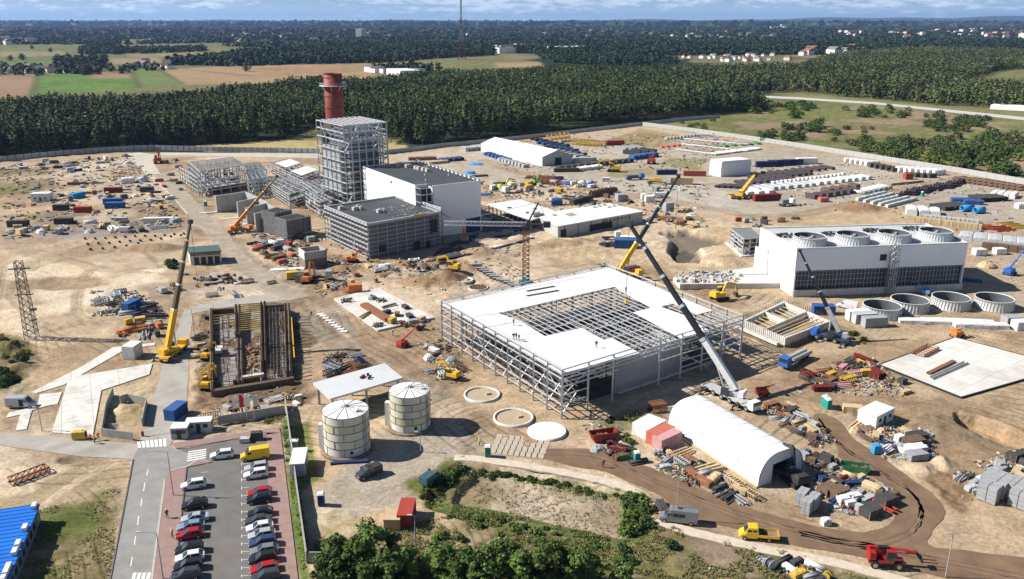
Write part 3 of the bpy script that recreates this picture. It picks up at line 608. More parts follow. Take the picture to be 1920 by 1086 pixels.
PINE = np.array((.034, .056, .024)); DECI = np.array((.066, .095, .030)); OLIV = np.array((.12, .12, .055)); BLUEG = np.array((.026, .048, .03))
def tints(P, olive=.12, deci=.3):
    P = np.asarray(P); n = len(P); a = fbm(P[:, 0], P[:, 1], 90, 3, 2)[:, None]; olive = olive + .5 * np.clip((fbm(P[:, 0], P[:, 1], 260, 3, 9)[:, None] - .5) * 5, 0, 1) * (P[:, :1] > -40); r = RS.rand(n, 1)
    base = PINE * (1 - np.clip((a - .45) * 5, 0, 1)) + DECI * np.clip((a - .45) * 5, 0, 1)
    base = np.where(r < deci * (a * 2) ** 2, DECI * 1.1, base); base = np.where(r > 1 - olive, OLIV, base)
    return base * (.65 + .6 * RS.rand(n, 1)) * (.75 + .8 * fbm(P[:, 0], P[:, 1], 45, 3, 10)[:, None])
def scatter(Pw, spacing, jitter=.8, rag=0):
    xs = [p[0] for p in Pw]; ys = [p[1] for p in Pw]
    gx_, gy_ = np.meshgrid(np.arange(min(xs), max(xs), spacing), np.arange(min(ys), max(ys), spacing)); x = gx_.ravel(); y = gy_.ravel()
    x = x + (RS.rand(x.size) - .5) * spacing * jitter * 1.4; y = y + (RS.rand(x.size) - .5) * spacing * jitter * 1.4
    d = sdf(x, y, Pw) - rag * fbm(x, y, 26, 3, 5); k = (d > 0) & (np.abs(x) < .80 * y + 20)
    return np.stack([x[k], y[k]], 1), d[k]
TH = 17
FOREST = W([(-260, 330), (0, 299), (120, 290), (230, 281), (340, 275), (440, 270), (545, 262), (585, 246), (640, 242), (735, 272), (770, 281), (900, 263), (1000, 252), (1120, 240), (1200, 229), (1290, 219), (1380, 214), (1470, 206)]) \
       + W([(1452, 172), (1400, 160), (1340, 150), (1250, 120), (1080, 122), (930, 128), (830, 130), (760, 136), (690, 142), (600, 142), (540, 146), (440, 158), (330, 166), (250, 173), (120, 176), (0, 180), (-260, 200)], TH)
P1, D1 = scatter(FOREST, 5.2, rag=12); _k = (fbm(P1[:, 0], P1[:, 1], 34, 3, 8) > .36) | (D1 < 20); P1, D1 = P1[_k], D1[_k]
edge = (P1[:, 1] < 640) & (D1 < 9) & (np.abs(P1[:, 0]) < .66 * P1[:, 1])
def inimg(P): return P[:, 0] / P[:, 1]
fr = np.nonzero(edge & ((P1[:, 0] / P1[:, 1] < .36)))[0]
RS.shuffle(fr)
bins = {}
for i in fr:
    b = int(round(P1[i, 0] / P1[i, 1] * 230)); 
    if b not in bins or P1[i, 1] < P1[bins[b], 1]: bins[b] = i
front = sorted(bins.values()); keep = np.ones(len(P1), bool); keep[front] = False
C = P1[keep]; n1 = len(C); near = C[:, 1] < 800
for sel_, nl, sz, tag_ in ((near, 84, 1.2, 0), (~near, 46, 1.6, 1)):
    c = C[sel_]; hh = 10 + 4 * RS.rand(len(c)) + 9 * fbm(c[:, 0], c[:, 1], 50, 3, 4); rr = 2.7 + 1.7 * RS.rand(len(c)) ** 1.5
    V, Fq, T = leaves(c, hh, rr, nl, sz, tints(c), 'cone', .3)
    if tag_ == 0: VV, FF, TT = [V], [Fq], [T]
    else: VV.append(V); FF.append(Fq + len(VV[0])); TT.append(T)
stuff('forest', np.concatenate(VV), np.concatenate(FF), np.concatenate(TT), 'dense dark pine forest spreading behind the building site', 'forest')
def tree_proto(name, h, r, n, size, tint, shape, base, lab, cat, grp, trunk_r=.22, seed=1, limbs=5):
    rs = np.random.RandomState(seed); t = thing(name, lab, cat, group=grp)
    V, Fq, T = leaves([(0, 0)], [h], [r], n, size, [tint], shape, base, rs=rs, jit=.35)
    cr = bpy.data.objects.new('crown', npmesh('crown', V, Fq, LEAF, T)); COL.objects.link(cr); cr.parent = t
    b = MB(); b.cyl((0, 0, -.3), (0, 0, h * .55), trunk_r, trunk_r * .55, 7); b.cyl((0, 0, h * .55), (.1 * r, 0, h * .92), trunk_r * .55, .04, 6)
    for k in range(limbs):
        a = k * 2.4 + seed; z = h * (base + .1 + .5 * k / limbs); b.cyl((0, 0, z), (math.cos(a) * r * .7, math.sin(a) * r * .7, z + h * .12), trunk_r * .4, .03, 5)
    b.build('trunk', BARK, t); return t
def first_or_dup(protos, used, k, **kw):
    p = protos[k]
    if k not in used:
        used.add(k)
        if kw.get('loc') is not None: p.location = kw['loc']
        if kw.get('rz') is not None: p.rotation_euler = (0, 0, kw['rz'])
        if kw.get('scale'): p.scale = (kw['scale'],) * 3
        tag(p, kw.get('label'), kw.get('cat'), kw.get('group')); return p
    return dup(p, **kw)
PL = ['tall dark pine in the front row of the woods behind the fence', 'pale green birch in the front row of the woods behind the fence']
protos = [tree_proto('pine_tree', 17 + k, 2.9 + .25 * k, 240, 1.0, PINE * (1.05 + .1 * k), 'cone', .2, PL[0], 'pine', 'front row of pines behind the fence', seed=k + 3) for k in range(4)] \
       + [tree_proto('birch_tree', 14 + k, 3 + .3 * k, 240, .95, DECI * 1.25, 'round', .22, PL[1], 'birch', 'birches in the front row of the woods', seed=k + 13) for k in range(2)]
used = set()
for j, i in enumerate(front):
    k = [0, 1, 2, 3, 0, 1, 4, 2, 3, 5][RS.randint(10)]
    first_or_dup(protos, used, k, loc=(P1[i, 0], P1[i, 1], 0), rz=RS.rand() * 6, scale=.85 + .3 * RS.rand())
print('forest', n1, 'front', len(front))
WR = W([(1300, 160), (1400, 178), (1500, 172), (1560, 180), (1640, 186), (1750, 197), (1920, 207), (2200, 230)]) + W([(2200, 80), (1920, 92), (1700, 88), (1560, 100), (1500, 118), (1280, 120), (1260, 130)], 14)
P2, _ = scatter(WR, 8.6)
clr = sdf(P2[:, 0], P2[:, 1], W([(1805, 156), (1870, 134), (1980, 124), (1980, 172), (1830, 172)])) < 0
P2 = P2[clr]
tt = tints(P2, .3, .5); V, Fq, T = leaves(P2, 6 + 7 * RS.rand(len(P2)) + 11 * fbm(P2[:, 0], P2[:, 1], 60, 3, 4), 3.4 + 2.8 * RS.rand(len(P2)) ** 1.5, 64, 1.7, tt, 'round', .08)
stuff('woodland', V, Fq, T, 'mixed woodland with greyish olive trees beyond the meadow road', 'woodland')
print('woodR', len(P2))
def belt(P, sp, h, r, nl, sz, zt=None, dens=1.0, tint=BLUEG, patch=None):
    p, _ = scatter(W(P) if zt is None else P, sp)
    k = RS.rand(len(p)) < dens
    if patch: k &= fbm(p[:, 0], p[:, 1], patch[0], 4, 12) > patch[1]
    p = p[k]; t_ = np.asarray(tint) * (.7 + .6 * RS.rand(len(p), 1)) + np.array((.012, .014, .004)) * (RS.rand(len(p), 1) > .7)
    return leaves(p, h * (.7 + .6 * RS.rand(len(p))), np.full(len(p), r) * (.7 + .6 * RS.rand(len(p))), nl, sz, t_, 'round', .02)
BL = [
 belt([(300, 122), (420, 112), (460, 101), (560, 97), (700, 88), (870, 92), (930, 104), (820, 110), (720, 118), (560, 121), (430, 125)], 13, 15, 7.5, 40, 3.6),
 belt([(560, 92), (900, 88), (1100, 84), (1300, 80), (1500, 86), (1920, 80), (1920, 98), (1500, 103), (1200, 105), (930, 100), (700, 100)], 15, 14, 8, 30, 4.5),
 belt([(100, 118), (200, 110), (200, 130), (170, 140), (110, 140)], 13, 13, 7, 40, 3, dens=.6),
 belt([(150, 96), (190, 83), (240, 95), (390, 93), (385, 97), (240, 102), (150, 104)], 14, 13, 7, 30, 4, dens=.7),
 belt([(0, 122), (60, 128), (240, 127), (320, 122), (320, 132), (240, 138), (130, 142), (0, 142)], 13, 8, 6, 30, 3, dens=.35),
 belt([(1000, 104), (1180, 108), (1290, 118), (1180, 126), (1040, 118)], 12, 13, 7, 36, 3, dens=.5),
 belt([(700, 131), (770, 128), (830, 134), (780, 138), (740, 140)], 9, 12, 5, 20, 4, dens=.5),
 belt([(-100, 66), (400, 66), (900, 64), (1500, 64), (2050, 62), (2050, 88), (1500, 88), (900, 94), (600, 92), (440, 88), (300, 84), (-100, 84)], 28, 13, 14, 18, 8, dens=.8, patch=(300, .5)),
 belt([(-200, 52), (2100, 52), (2100, 64), (-200, 68)], 70, 15, 36, 12, 22, dens=.85, patch=(700, .47)),
 belt([(-200, 44.5), (2100, 44.5), (2100, 52), (-200, 52)], 260, 20, 130, 8, 100, dens=.9, patch=(1600, .36)),
]
o = 0; VV = []; FF = []; TT = []
for V, Fq, T in BL: VV.append(V); FF.append(Fq + o); TT.append(T); o += len(V)
stuff('distant_woods', np.concatenate(VV), np.concatenate(FF), np.concatenate(TT), 'blue green belts of distant woods reaching to the horizon', 'woods')
print('belts', o // 4)
galv = mat('galvanised', (.54, .55, .57), .5, .25, .12, 1.5); galv_d = mat('galvanised_dull', (.38, .39, .40), .6, .25, .2, 1)
whitep = mat('white_cladding', (.80, .81, .82), .45, 0, .02, .1, wave=(.5, 'Z', .25), spec=.4)
panelw = mat('roof_white', (.76, .765, .76), .55, 0, .05, .3, dirt=.12, grid=(12, 2.5, -.64, .8)); panelw2 = mat('roof_white_fresh', (.86, .86, .85), .5, 0, .03, .3)
roofd = mat('dark_roofing', (.06, .066, .075), .75, 0, .18, .15, dirt=.08); roofm = mat('mid_roofing', (.12, .125, .125), .7, 0, .12, .1, dirt=.1)
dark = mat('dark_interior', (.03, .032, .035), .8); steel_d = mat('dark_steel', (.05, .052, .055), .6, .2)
cgrey = mat('raw_concrete', (.40, .395, .38), .9, 0, .12, .4, dirt=.25, bump=.2); sheetg = mat('corrugated_grey', (.155, .165, .18), .5, .3, .1, .4, wave=(.9, 'Z', .6), dirt=.1)
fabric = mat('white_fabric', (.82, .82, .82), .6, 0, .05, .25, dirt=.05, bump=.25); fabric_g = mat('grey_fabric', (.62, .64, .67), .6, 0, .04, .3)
yellow = mat('machine_yellow', (.72, .42, .03), .45, 0, .1, 1, dirt=.12); orange = mat('machine_orange', (.60, .20, .05), .5, 0, .15, 1, dirt=.12); redm = mat('red_paint', (.42, .045, .03), .5, 0, .12, 1, dirt=.1)
bluep = mat('blue_paint', (.03, .14, .50), .5, 0, .1, 1, dirt=.05); black = mat('rubber', (.025, .025, .025), .85); glass = mat('window_glass', (.03, .04, .05), .12, spec=.8)
rust = mat('rusty_steel', (.21, .11, .07), .85, 0, .25, 1); timber = mat('timber', (.50, .37, .2), .85, 0, .2, 1.2); timber_d = mat('old_timber', (.22, .17, .12), .9, 0, .3, 1)
def v2(p): return Vector((p[0], p[1]))
def bil(Q, u, v): return v2(Q[0]) * (1 - u) * (1 - v) + v2(Q[1]) * u * (1 - v) + v2(Q[2]) * u * v + v2(Q[3]) * (1 - u) * v
def b3(Q, u, v, z): p = bil(Q, u, v); return Vector((p.x, p.y, z))
def heightof(px, pb, pt):
    p = at(px, pb); d = ray(px, pt); return HC + p.y * d[2] / d[1]
def sub(Q, u0, u1, v0, v1): return [tuple(bil(Q, *p)) for p in ((u0, v0), (u1, v0), (u1, v1), (u0, v1))]
def cen(Q): p = bil(Q, .5, .5); return (p.x, p.y, 0)
def pw(P, z): return [tuple(at(a, b, z)[:2]) for a, b in P]
def member(name, par, m, segs, wd=.3, d=None): return prt(name, m, par, lambda b: [b.bar(p, q, wd, d) for p, q in segs], True)
def edgept(Q, e, t, z):   # the four sides: 0 A-B (front), 1 B-C, 2 C-D, 3 D-A
    u, v = ((t, 0), (1, t), (1 - t, 1), (0, 1 - t))[e]; return b3(Q, u, v, z)
def frame(t, Q, h, ncol, levels, w=.45, gw=.22, sides=(0, 1, 2, 3), brace=(), z0=0.0, top=None, m=None, noC=()):
    m = m or galv; top = top or h
    for e in sides:
        if e in noC: continue
        n = ncol[e % 2]
        for k in range(n): member('column', t, m, [(edgept(Q, e, k / n, z0), edgept(Q, e, k / n, top))], w)
        for z in levels: member('girt', t, m, [(edgept(Q, e, 0, z), edgept(Q, e, 1, z))], gw, gw * 1.5)
    for e, k, za, zb, fl in brace:
        n = ncol[e % 2]; a, b = (k / n, (k + 1) / n) if fl else ((k + 1) / n, k / n)
        member('brace', t, m, [(edgept(Q, e, a, za), edgept(Q, e, b, zb))], gw)
A = v2(at(1053, 785)); B = v2(at(1387, 670)); D_ = v2(at(830, 639)); C_ = B + D_ - A; HQ = [A, B, C_, D_]; hh = 11.2; hr = 10.2
hall = thing('steel_hall', 'huge galvanised steel hall frame with a half covered white roof and an open middle', 'hall', cen(HQ))
frame(hall, HQ, hh, (9, 10), (1.2, 3.2, 5.2, 7.2, 9.0, 11.1), .4, .17, brace=[(3, k, 1, 5, k % 2) for k in range(0, 10, 2)] + [(3, k, 5, 9, 1 - k % 2) for k in range(0, 10, 3)] + [(0, 0, 1, 5, 0), (0, 0, 5, 9, 1), (0, 7, 0, 5, 1), (1, 2, 0, 5, 1), (1, 6, 0, 5, 0)], noC=(0,))
for k in (0, 1, 2, 4, 5, 6, 7, 8): member('column', hall, galv, [(edgept(HQ, 0, k / 8, 0), edgept(HQ, 0, k / 8, hh))], .42)
for z, a, b in ((hh - .1, 0, 1), (9, 0, 1), (9.9, 0, 1), (7.2, 0, .28), (5.2, 0, .12), (3.2, 0, .12), (6, .5, 1), (4.2, .62, 1), (2.6, .62, .9), (1.4, .28, .8)): member('girt', hall, galv, [(edgept(HQ, 0, a, z), edgept(HQ, 0, b, z))], .17, .26)
for k in range(1, 9):   # second row of columns one bay inside the left wall
    member('column', hall, galv, [(b3(HQ, .07, k / 9, 0), b3(HQ, .07, k / 9, hr - .4))], .4)
for z in (3.2, 6.5, 9): member('girt', hall, galv, [(b3(HQ, .07, 0, z), b3(HQ, .07, 1, z))], .24)
for k in range(0, 9): member('brace', hall, galv, [(b3(HQ, 0, k / 9, 1), b3(HQ, .07, k / 9, 5)), (b3(HQ, .07, k / 9, 5), b3(HQ, 0, k / 9, 9))], .18)
for i in range(1, 8):   # inner columns
    for j in (1, 2, 3, 4): member('column', hall, galv_d, [(b3(HQ, i / 8, j / 5, 0), b3(HQ, i / 8, j / 5, hr - 1.2))], .45)
for k in range(0, 17):  # roof trusses run across
    v = k / 16; s = []
    big_ = k % 2 == 0
    s.append((b3(HQ, 0, v, hr - .45), b3(HQ, 1, v, hr - .45)))
    if big_:
        s.append((b3(HQ, 0, v, hr - 2), b3(HQ, 1, v, hr - 2)))
        for i in range(16): s.append((b3(HQ, i / 16, v, hr - (.45 if i % 2 else 2)), b3(HQ, (i + 1) / 16, v, hr - (2 if i % 2 else .45))))
    member('roof_truss', hall, galv, s, .2)
for k in range(0, 33): member('purlin', hall, galv, [(b3(HQ, k / 32, 0, hr - .2), b3(HQ, k / 32, 1, hr - .2))], .13, .2)
prt('floor_slab', mat('hall_floor_shade', (.07, .065, .06), .9, var=.5, sc_=.3, dirt=.15), hall, lambda b: b.poly(sub(HQ, .08, .95, .06, .95), -.2, .12), True)  # floor colour darkened to carry the shade under the roof steel
for k in range(1, 8): member('mezzanine_beam', hall, galv_d, [(b3(HQ, .08, k / 8, 5.2), b3(HQ, .95, k / 8, 5.2))], .4)
for k in range(1, 8): member('mezzanine_beam', hall, galv_d, [(b3(HQ, k / 8, .06, 5.2), b3(HQ, k / 8, .95, 5.2))], .3)
def P4(*pts): return [(800 + x / 3.193, 460 + y / 3.193) for x, y in pts]
aw, bw, cw, dw = [tuple(p) for p in HQ]
def wpx(p, z):   # world -> pixel, to join traced edges to the true corners
    d = Vector((p[0], p[1], z - HC)); dep = d.y * CP - d.z * SP; return (CX + F * d.x / dep, CY - F * (d.y * SP + d.z * CP) / dep)
cA, cB, cC, cD = [wpx(p, hr) for p in HQ]
ov = lambda P: pw(P, hr)
pan = {'left': ov([cA] + [cD] + P4((430, 410), (560, 455), (710, 548))) ,
       'front': ov([cA] + P4((710, 548), (930, 497), (1060, 570), (1110, 558), (1275, 648))),
       'back': ov([cD, cC] + P4((1130, 250), (430, 410))),
       'right': ov([cC] + P4((1712, 393), (1622, 416), (1480, 352), (1400, 372), (1345, 378), (1190, 290), (1130, 250))),
       'patch': ov(P4((1240, 405), (1345, 378), (1400, 372), (1540, 420), (1690, 515), (1530, 562)))}
for i, (k, P) in enumerate(pan.items()):
    b = MB(); b.poly(P, hr, hr + .14); o = b.build('roof_panel', panelw if k != 'patch' else panelw2, hall, True)
lines = [((600, 275), (765, 245)), ((600, 303), (790, 270))]
prt('roof_slot', steel_d, hall, lambda b: [b.bar(at(*P4(p)[0], hr + .2), at(*P4(q)[0], hr + .2), .9, .1) for p, q in lines], True)
for p, q in (((360, 420), (465, 470)), ((445, 330), (565, 375)), ((330, 355), (440, 400)), ((1095, 170), (1150, 220)), ((1300, 290), (1450, 350)), ((1280, 300), (1420, 360))): prt('fresh_panel', panelw2, hall, lambda b: b.bar(at(*P4(p)[0], hr + .2), at(*P4(q)[0], hr + .2), .9, .12), True)
prt('joint', galv_d, hall, lambda b: [b.bar(b3(HQ, u, 0, hr + .15), b3(HQ, u, 1, hr + .15), .06, .02) for u in ()] + [b.bar(at(*P4(p)[0], hr + .16), at(*P4(q)[0], hr + .16), .12, .05) for p, q in (((280, 418), (810, 735)), ((200, 330), (940, 190)), ((300, 420), (430, 410)), ((560, 455), (300, 500)))], True)
for a, b_, h_, off in ((.30, .66, 8.0, .06),):
    wq = [edgept(HQ, 0, a, 0), edgept(HQ, 0, b_, 0)]; n_ = (C_ - B).normalized() * 2.5
    prt('inner_wall', cgrey, hall, lambda b: [b.poly([v2(wq[0]) + n_, v2(wq[1]) + n_, v2(wq[1]) + n_ * 1.25, v2(wq[0]) + n_ * 1.25], 0, h_), b.poly([v2(wq[0]) + n_ * 1.25, v2(wq[0]) + n_ * 1.45, v2(wq[0]) + n_ * 4, v2(wq[0]) + n_ * 3.8], 0, h_) if 0 else None,
        b.poly([v2(wq[1]) + n_ * 1.0, v2(wq[1]) + n_ * 1.0 + (B - A).normalized() * .5, v2(wq[1]) + n_ * 5 + (B - A).normalized() * .5, v2(wq[1]) + n_ * 5], 0, h_)], True)
    prt('wall_capping', whitep, hall, lambda b: b.bar(Vector((*(v2(wq[0]) + n_ * 1.1), h_ + .15)), Vector((*(v2(wq[1]) + n_ * 1.1), h_ + .15)), .9, .25), True)
hT = 37.6; TQ = [v2((-71.2, 361.4)), v2((-54.9, 375.0)), v2((-70.9, 397.6)), v2((-87.4, 383.4))]
tw = thing('boiler_tower', 'tall open steel frame tower around a grey boiler casing', 'tower frame', cen(TQ))
LV = [4, 8.5, 13, 17.5, 22, 26.5, 31, 34.5, 37.5]
frame(tw, TQ, hT, (6, 6), LV, .42, .28, brace=[(0, 0, 26.5, 31, 1), (0, 1, 31, 37.5, 1), (0, 0, 13, 17.5, 0), (0, 0, 4, 8.5, 1), (0, 4, 26.5, 31, 1), (0, 4, 31, 37.5, 1), (3, 0, 4, 13, 1), (3, 2, 13, 22, 0), (3, 4, 22, 31, 1), (3, 1, 31, 37, 0), (1, 1, 8.5, 17.5, 1), (1, 3, 22, 31, 0)])
for i in range(1, 5):
    for j in (2, 4): member('column', tw, galv_d, [(b3(TQ, i / 5, j / 5, 30), b3(TQ, i / 5, j / 5, hT))], .4)
for k in range(9): member('roof_beam', tw, galv, [(b3(TQ, k / 8, 0, hT), b3(TQ, k / 8, 1, hT))], .35); member('roof_beam', tw, galv, [(b3(TQ, 0, k / 8, hT - .3), b3(TQ, 1, k / 8, hT - .3))], .35)
for z in LV[:-1]:
    member('walkway', tw, galv_d, [(b3(TQ, .02, .07, z), b3(TQ, .02, .97, z)), (b3(TQ, .04, .03, z), b3(TQ, .97, .03, z))], .7, .1)
prt('boiler_casing', sheetg, tw, lambda b: b.poly([tuple(bil(TQ, u, v)) for u, v in ((.18, .12), (.86, .12), (.86, .88), (.18, .88))], 1, 29.5), True)
prt('duct_casing', steel_d, tw, lambda b: b.poly(sub(TQ, .1, .7, .89, .98), 1, 33.5), True); prt('inlet_duct', galv_d, tw, lambda b: b.poly(sub(TQ, .06, .17, .3, .97), 6, 27), True)
prt('casing_band', galv, tw, lambda b: [b.poly([tuple(bil(TQ, u, v)) for u, v in ((.165, .105), (.875, .105), (.875, .895), (.165, .895))], z, z + .35) for z in (4, 7, 10, 13, 16, 19, 22, 25, 27.5, 29.3)], True)
prt('steam_drum', galv_d, tw, lambda b: [b.cyl(b3(TQ, .1, v, 33), b3(TQ, .9, v, 33), 1.1, n=10) for v in (.25, .5, .75)] + [b.cyl(b3(TQ, u, .15, 31.5), b3(TQ, u, .85, 31.5), .5, n=8) for u in (.2, .35, .5, .65, .8)] + [b.cyl(b3(TQ, u, .3, 30), b3(TQ, u, .3, 36), .25, n=6) for u in (.2, .3, .4, .5, .6, .7, .8)], True)
prt('pipework', galv_d, tw, lambda b: [b.bar(b3(TQ, rng.uniform(.1, .9), rng.uniform(.1, .9), z), b3(TQ, rng.uniform(.1, .9), rng.uniform(.1, .9), z + rng.uniform(-1, 1)), .25) for z in [2 + k * .3 for k in range(120)]], True)['kind'] = 'stuff'
SQ = [bil(TQ, 1.02, .3), bil(TQ, 1.22, .3), bil(TQ, 1.22, .7), bil(TQ, 1.02, .7)]
for z in (6.2, 10.7, 15.2, 19.7, 24.2, 28.7, 33): member('rail', tw, galv_d, [(b3(TQ, 0, 0, z), b3(TQ, .35, 0, z)), (b3(TQ, 0, 0, z), b3(TQ, 0, .6, z))], .14)
st = thing('stair_tower', 'narrow galvanised stair frame on the right flank of the boiler tower', 'stair tower', cen(SQ))
frame(st, SQ, 31, (1, 1), [4, 8.5, 13, 17.5, 22, 26.5, 31], .35, .28, brace=[(0, 0, z, z + 4.5, k % 2) for k, z in enumerate((4, 8.5, 13, 17.5, 22, 26.5))])
cx, cy = -88.6, 431.; ch = thing('chimney', 'tall rust red steel chimney behind the boiler tower', 'chimney', (cx, cy, 0))
prt('stack', mat('oxide_red', (.25, .05, .035), .6, .0, .2, .5), ch, lambda b: b.rings([(5.1, 0), (4.9, 20), (4.6, 38), (4.5, 55), (4.2, 55), (4.2, 48)], n=28))
for z in (28, 33, 38.5, 44, 53, 54.7): prt('stiffener', mat('oxide_dark', (.22, .04, .03), .6), ch, lambda b: b.rings([(4.75 - z * .004, z), (4.95 - z * .005, z), (4.95 - z * .005, z + .35), (4.75 - z * .004, z + .35)], n=28, close=True))
prt('platform', galv, ch, lambda b: [b.rings([(4.5, 49), (6.8, 49), (6.8, 49.3), (4.5, 49.3)], n=24, close=True), b.rings([(6.7, 50.3), (6.8, 50.3), (6.8, 50.42), (6.7, 50.42)], n=24, close=True)] + [b.bar((6.7 * math.cos(a), 6.7 * math.sin(a), 49), (6.7 * math.cos(a), 6.7 * math.sin(a), 50.4), .12) for a in [k * .393 for k in range(16)]] + [b.bar((4.5 * math.cos(a), 4.5 * math.sin(a), 47), (6.5 * math.cos(a), 6.5 * math.sin(a), 49), .25) for a in [k * .785 for k in range(8)]])
hW = 19.9; WQ = [v2((-34.5, 315.7)), v2((-12.3, 330.0)), v2((-42.1, 377.7)), v2((-64.3, 363.4))]
wt = thing('turbine_hall', 'tall windowless white clad hall with a dark flat roof', 'hall', cen(WQ))
prt('wall', whitep, wt, lambda b: [b.poly(sub(WQ, .2, 1, 0, 1), 0, hW - .4), b.poly(sub(WQ, 0, .2, .08, 1), 0, hW - .4)], True)
prt('roof', roofd, wt, lambda b: [b.poly(sub(WQ, .2, .985, .008, .99), hW - .4, hW - .1), b.poly(sub(WQ, .012, .2, .085, .99), hW - .4, hW - .1)], True)
prt('parapet', whitep, wt, lambda b: [b.poly(sub(WQ, *q), hW - .42, hW + .25) for q in ((0, .012, .08, 1), (.2, 1, 0, .006), (.988, 1, .006, 1), (.012, .988, .992, 1), (0.012, .2, .08, .086))], True)
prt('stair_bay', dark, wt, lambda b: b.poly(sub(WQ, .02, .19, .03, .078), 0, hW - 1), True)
for z in (2, 5, 8, 11, 14, 17, 19.4): member('bay_landing', wt, galv, [(b3(WQ, 0, 0, z), b3(WQ, .2, 0, z)), (b3(WQ, 0, 0, z), b3(WQ, 0, .08, z))], .22)
for u, v in ((0, 0), (.1, 0), (.195, -.004), (0, .05)): member('bay_post', wt, galv, [(b3(WQ, u, v, 0), b3(WQ, u, v, hW))], .3)
prt('service_door', mat('navy_door', (.02, .045, .16), .5), wt, lambda b: b.poly(sub(WQ, .74, .98, -.006, .0), 0, 5.8), True)
prt('wall_vent', steel_d, wt, lambda b: [b.box(tuple(b3(WQ, -.003, .47, 18)), (.2, .9, .9), .63), b.poly(sub(WQ, -.006, 0, .64, .72), 6, 9)], True)
prt('guardrail', galv, wt, lambda b: [b.bar(b3(WQ, .975, 0, hW + 1.1), b3(WQ, .975, 1, hW + 1.1), .12)] + [b.box(tuple(b3(WQ, .975, k / 16, hW + .5)), (.5, .5, 1.0)) for k in range(17)], True)
for u, v, sx in ((.60, .93, 2.2), (.62, .80, 2.6), (.66, .70, 1.5), (.665, .655, 1.5), (.70, .60, 2.2), (.705, .55, 1.6)):
    prt('roof_unit', mat('unit_beige', (.48, .46, .42), .7), wt, lambda b: [b.box(tuple(b3(WQ, u, v, hW + .5)), (sx, 1.8, 1.2), .57), b.box(tuple(b3(WQ, u, v, hW + 1.2)), (sx * .7, 1.2, .25), .57)], True)
prt('roof_pipe', whitep, wt, lambda b: [b.cyl(tuple(b3(WQ, u, v, hW)), tuple(b3(WQ, u, v, hW + .8)), .25, n=6) for u, v in ((.3, .2), (.8, .3), (.5, .4), (.85, .7))], True)
hS = 13.2; SQ2 = [v2((-50.1, 286.5)), v2((-25.9, 306.7)), v2((-46.9, 336.0)), v2((-71.2, 315.7))]
sb = thing('plant_building', 'scaffolded plant building with a black flat roof and corrugated grey front', 'building', cen(SQ2))
prt('core', mat('core_grey', (.17, .175, .18), .8, var=.2, sc_=.4), sb, lambda b: b.poly(sub(SQ2, .06, .97, .04, .97), 0, hS - 2.0), True)
prt('front_wall', sheetg, sb, lambda b: b.poly(sub(SQ2, .02, .97, .012, .04), .2, hS - .8), True)
prt('roof', roofd, sb, lambda b: b.poly(sub(SQ2, .03, .97, .045, .97), hS - 2.0, hS - .9), True)
frame(sb, SQ2, hS, (8, 14), [.4, 1.8, 3.6, 5.4, 7.2, 9.0, 10.8, 12.2, 13.1], .3, .24, sides=(3,), brace=[(3, k, 0, 5.4, k % 2) for k in (0, 4, 9, 13)])
for e in (0, 1): 
    for z in (1.5, 3, 4.5, 6, 7.5, 9, 10.5, 12.3): member('girt', sb, galv, [(edgept(SQ2, e, 0, z), edgept(SQ2, e, 1, z))], .1, .13)
    for k in range(9): member('column', sb, galv_d, [(edgept(SQ2, e, k / 8, 0), edgept(SQ2, e, k / 8, hS - (0 if k in (0, 8) else .6)))], .22)
prt('parapet', galv_d, sb, lambda b: [b.poly(sub(SQ2, *q), hS - 1.1, hS - .3) for q in ((0, .03, 0, 1), (.03, 1, 0, .025), (.975, 1, .025, 1), (.03, .975, .975, 1))], True)
prt('front_door', dark, sb, lambda b: [b.poly(sub(SQ2, .6, .68, -.006, .012), 0, 3.2), b.poly(sub(SQ2, .78, .82, -.006, .012), 0, 2.6)], True)
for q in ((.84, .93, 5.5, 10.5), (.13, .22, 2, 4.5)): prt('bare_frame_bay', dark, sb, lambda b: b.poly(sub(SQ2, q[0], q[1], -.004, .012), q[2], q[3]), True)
prt('guardrail', mat('rail_white', (.8, .8, .8), .5), sb, lambda b: [b.bar(b3(SQ2, .99, 0, hS + .9), b3(SQ2, .99, .55, hS + .9), .2), b.bar(b3(SQ2, .99, 0, hS + .3), b3(SQ2, .99, .55, hS + .3), .2)] + [b.bar(b3(SQ2, .99, k / 18, hS - .5), b3(SQ2, .99, k / 18, hS + 1), .2) for k in range(11)], True)
for u, v, s in ((.12, .8, 2.0), (.24, .68, 2.0), (.30, .65, 1.4), (.42, .42, 2.4), (.46, .40, 1.5), (.30, .72, 1.2)):
    prt('roof_unit', MATS['unit_beige'], sb, lambda b: [b.box(tuple(b3(SQ2, u, v, hS - .3)), (s, 1.6, 1.3), .7), b.cyl(tuple(b3(SQ2, u, v, hS + .3)), tuple(b3(SQ2, u, v, hS + .7)), .4, n=8)], True)
prt('roof_litter', mat('litter', (.5, .55, .6), .6, var=.5, sc_=3), sb, lambda b: [b.box(tuple(b3(SQ2, .4 + rng.random() * .5, .08 + rng.random() * .5, hS - .8)), (rng.uniform(.2, .9), rng.uniform(.2, .7), .15), rng.random() * 3) for _ in range(45)], True)
prt('timber_rail', timber, sb, lambda b: b.bar(b3(SQ2, .6, .0, hS - .4), b3(SQ2, .78, .0, hS - .4), .4, 1.0), True)
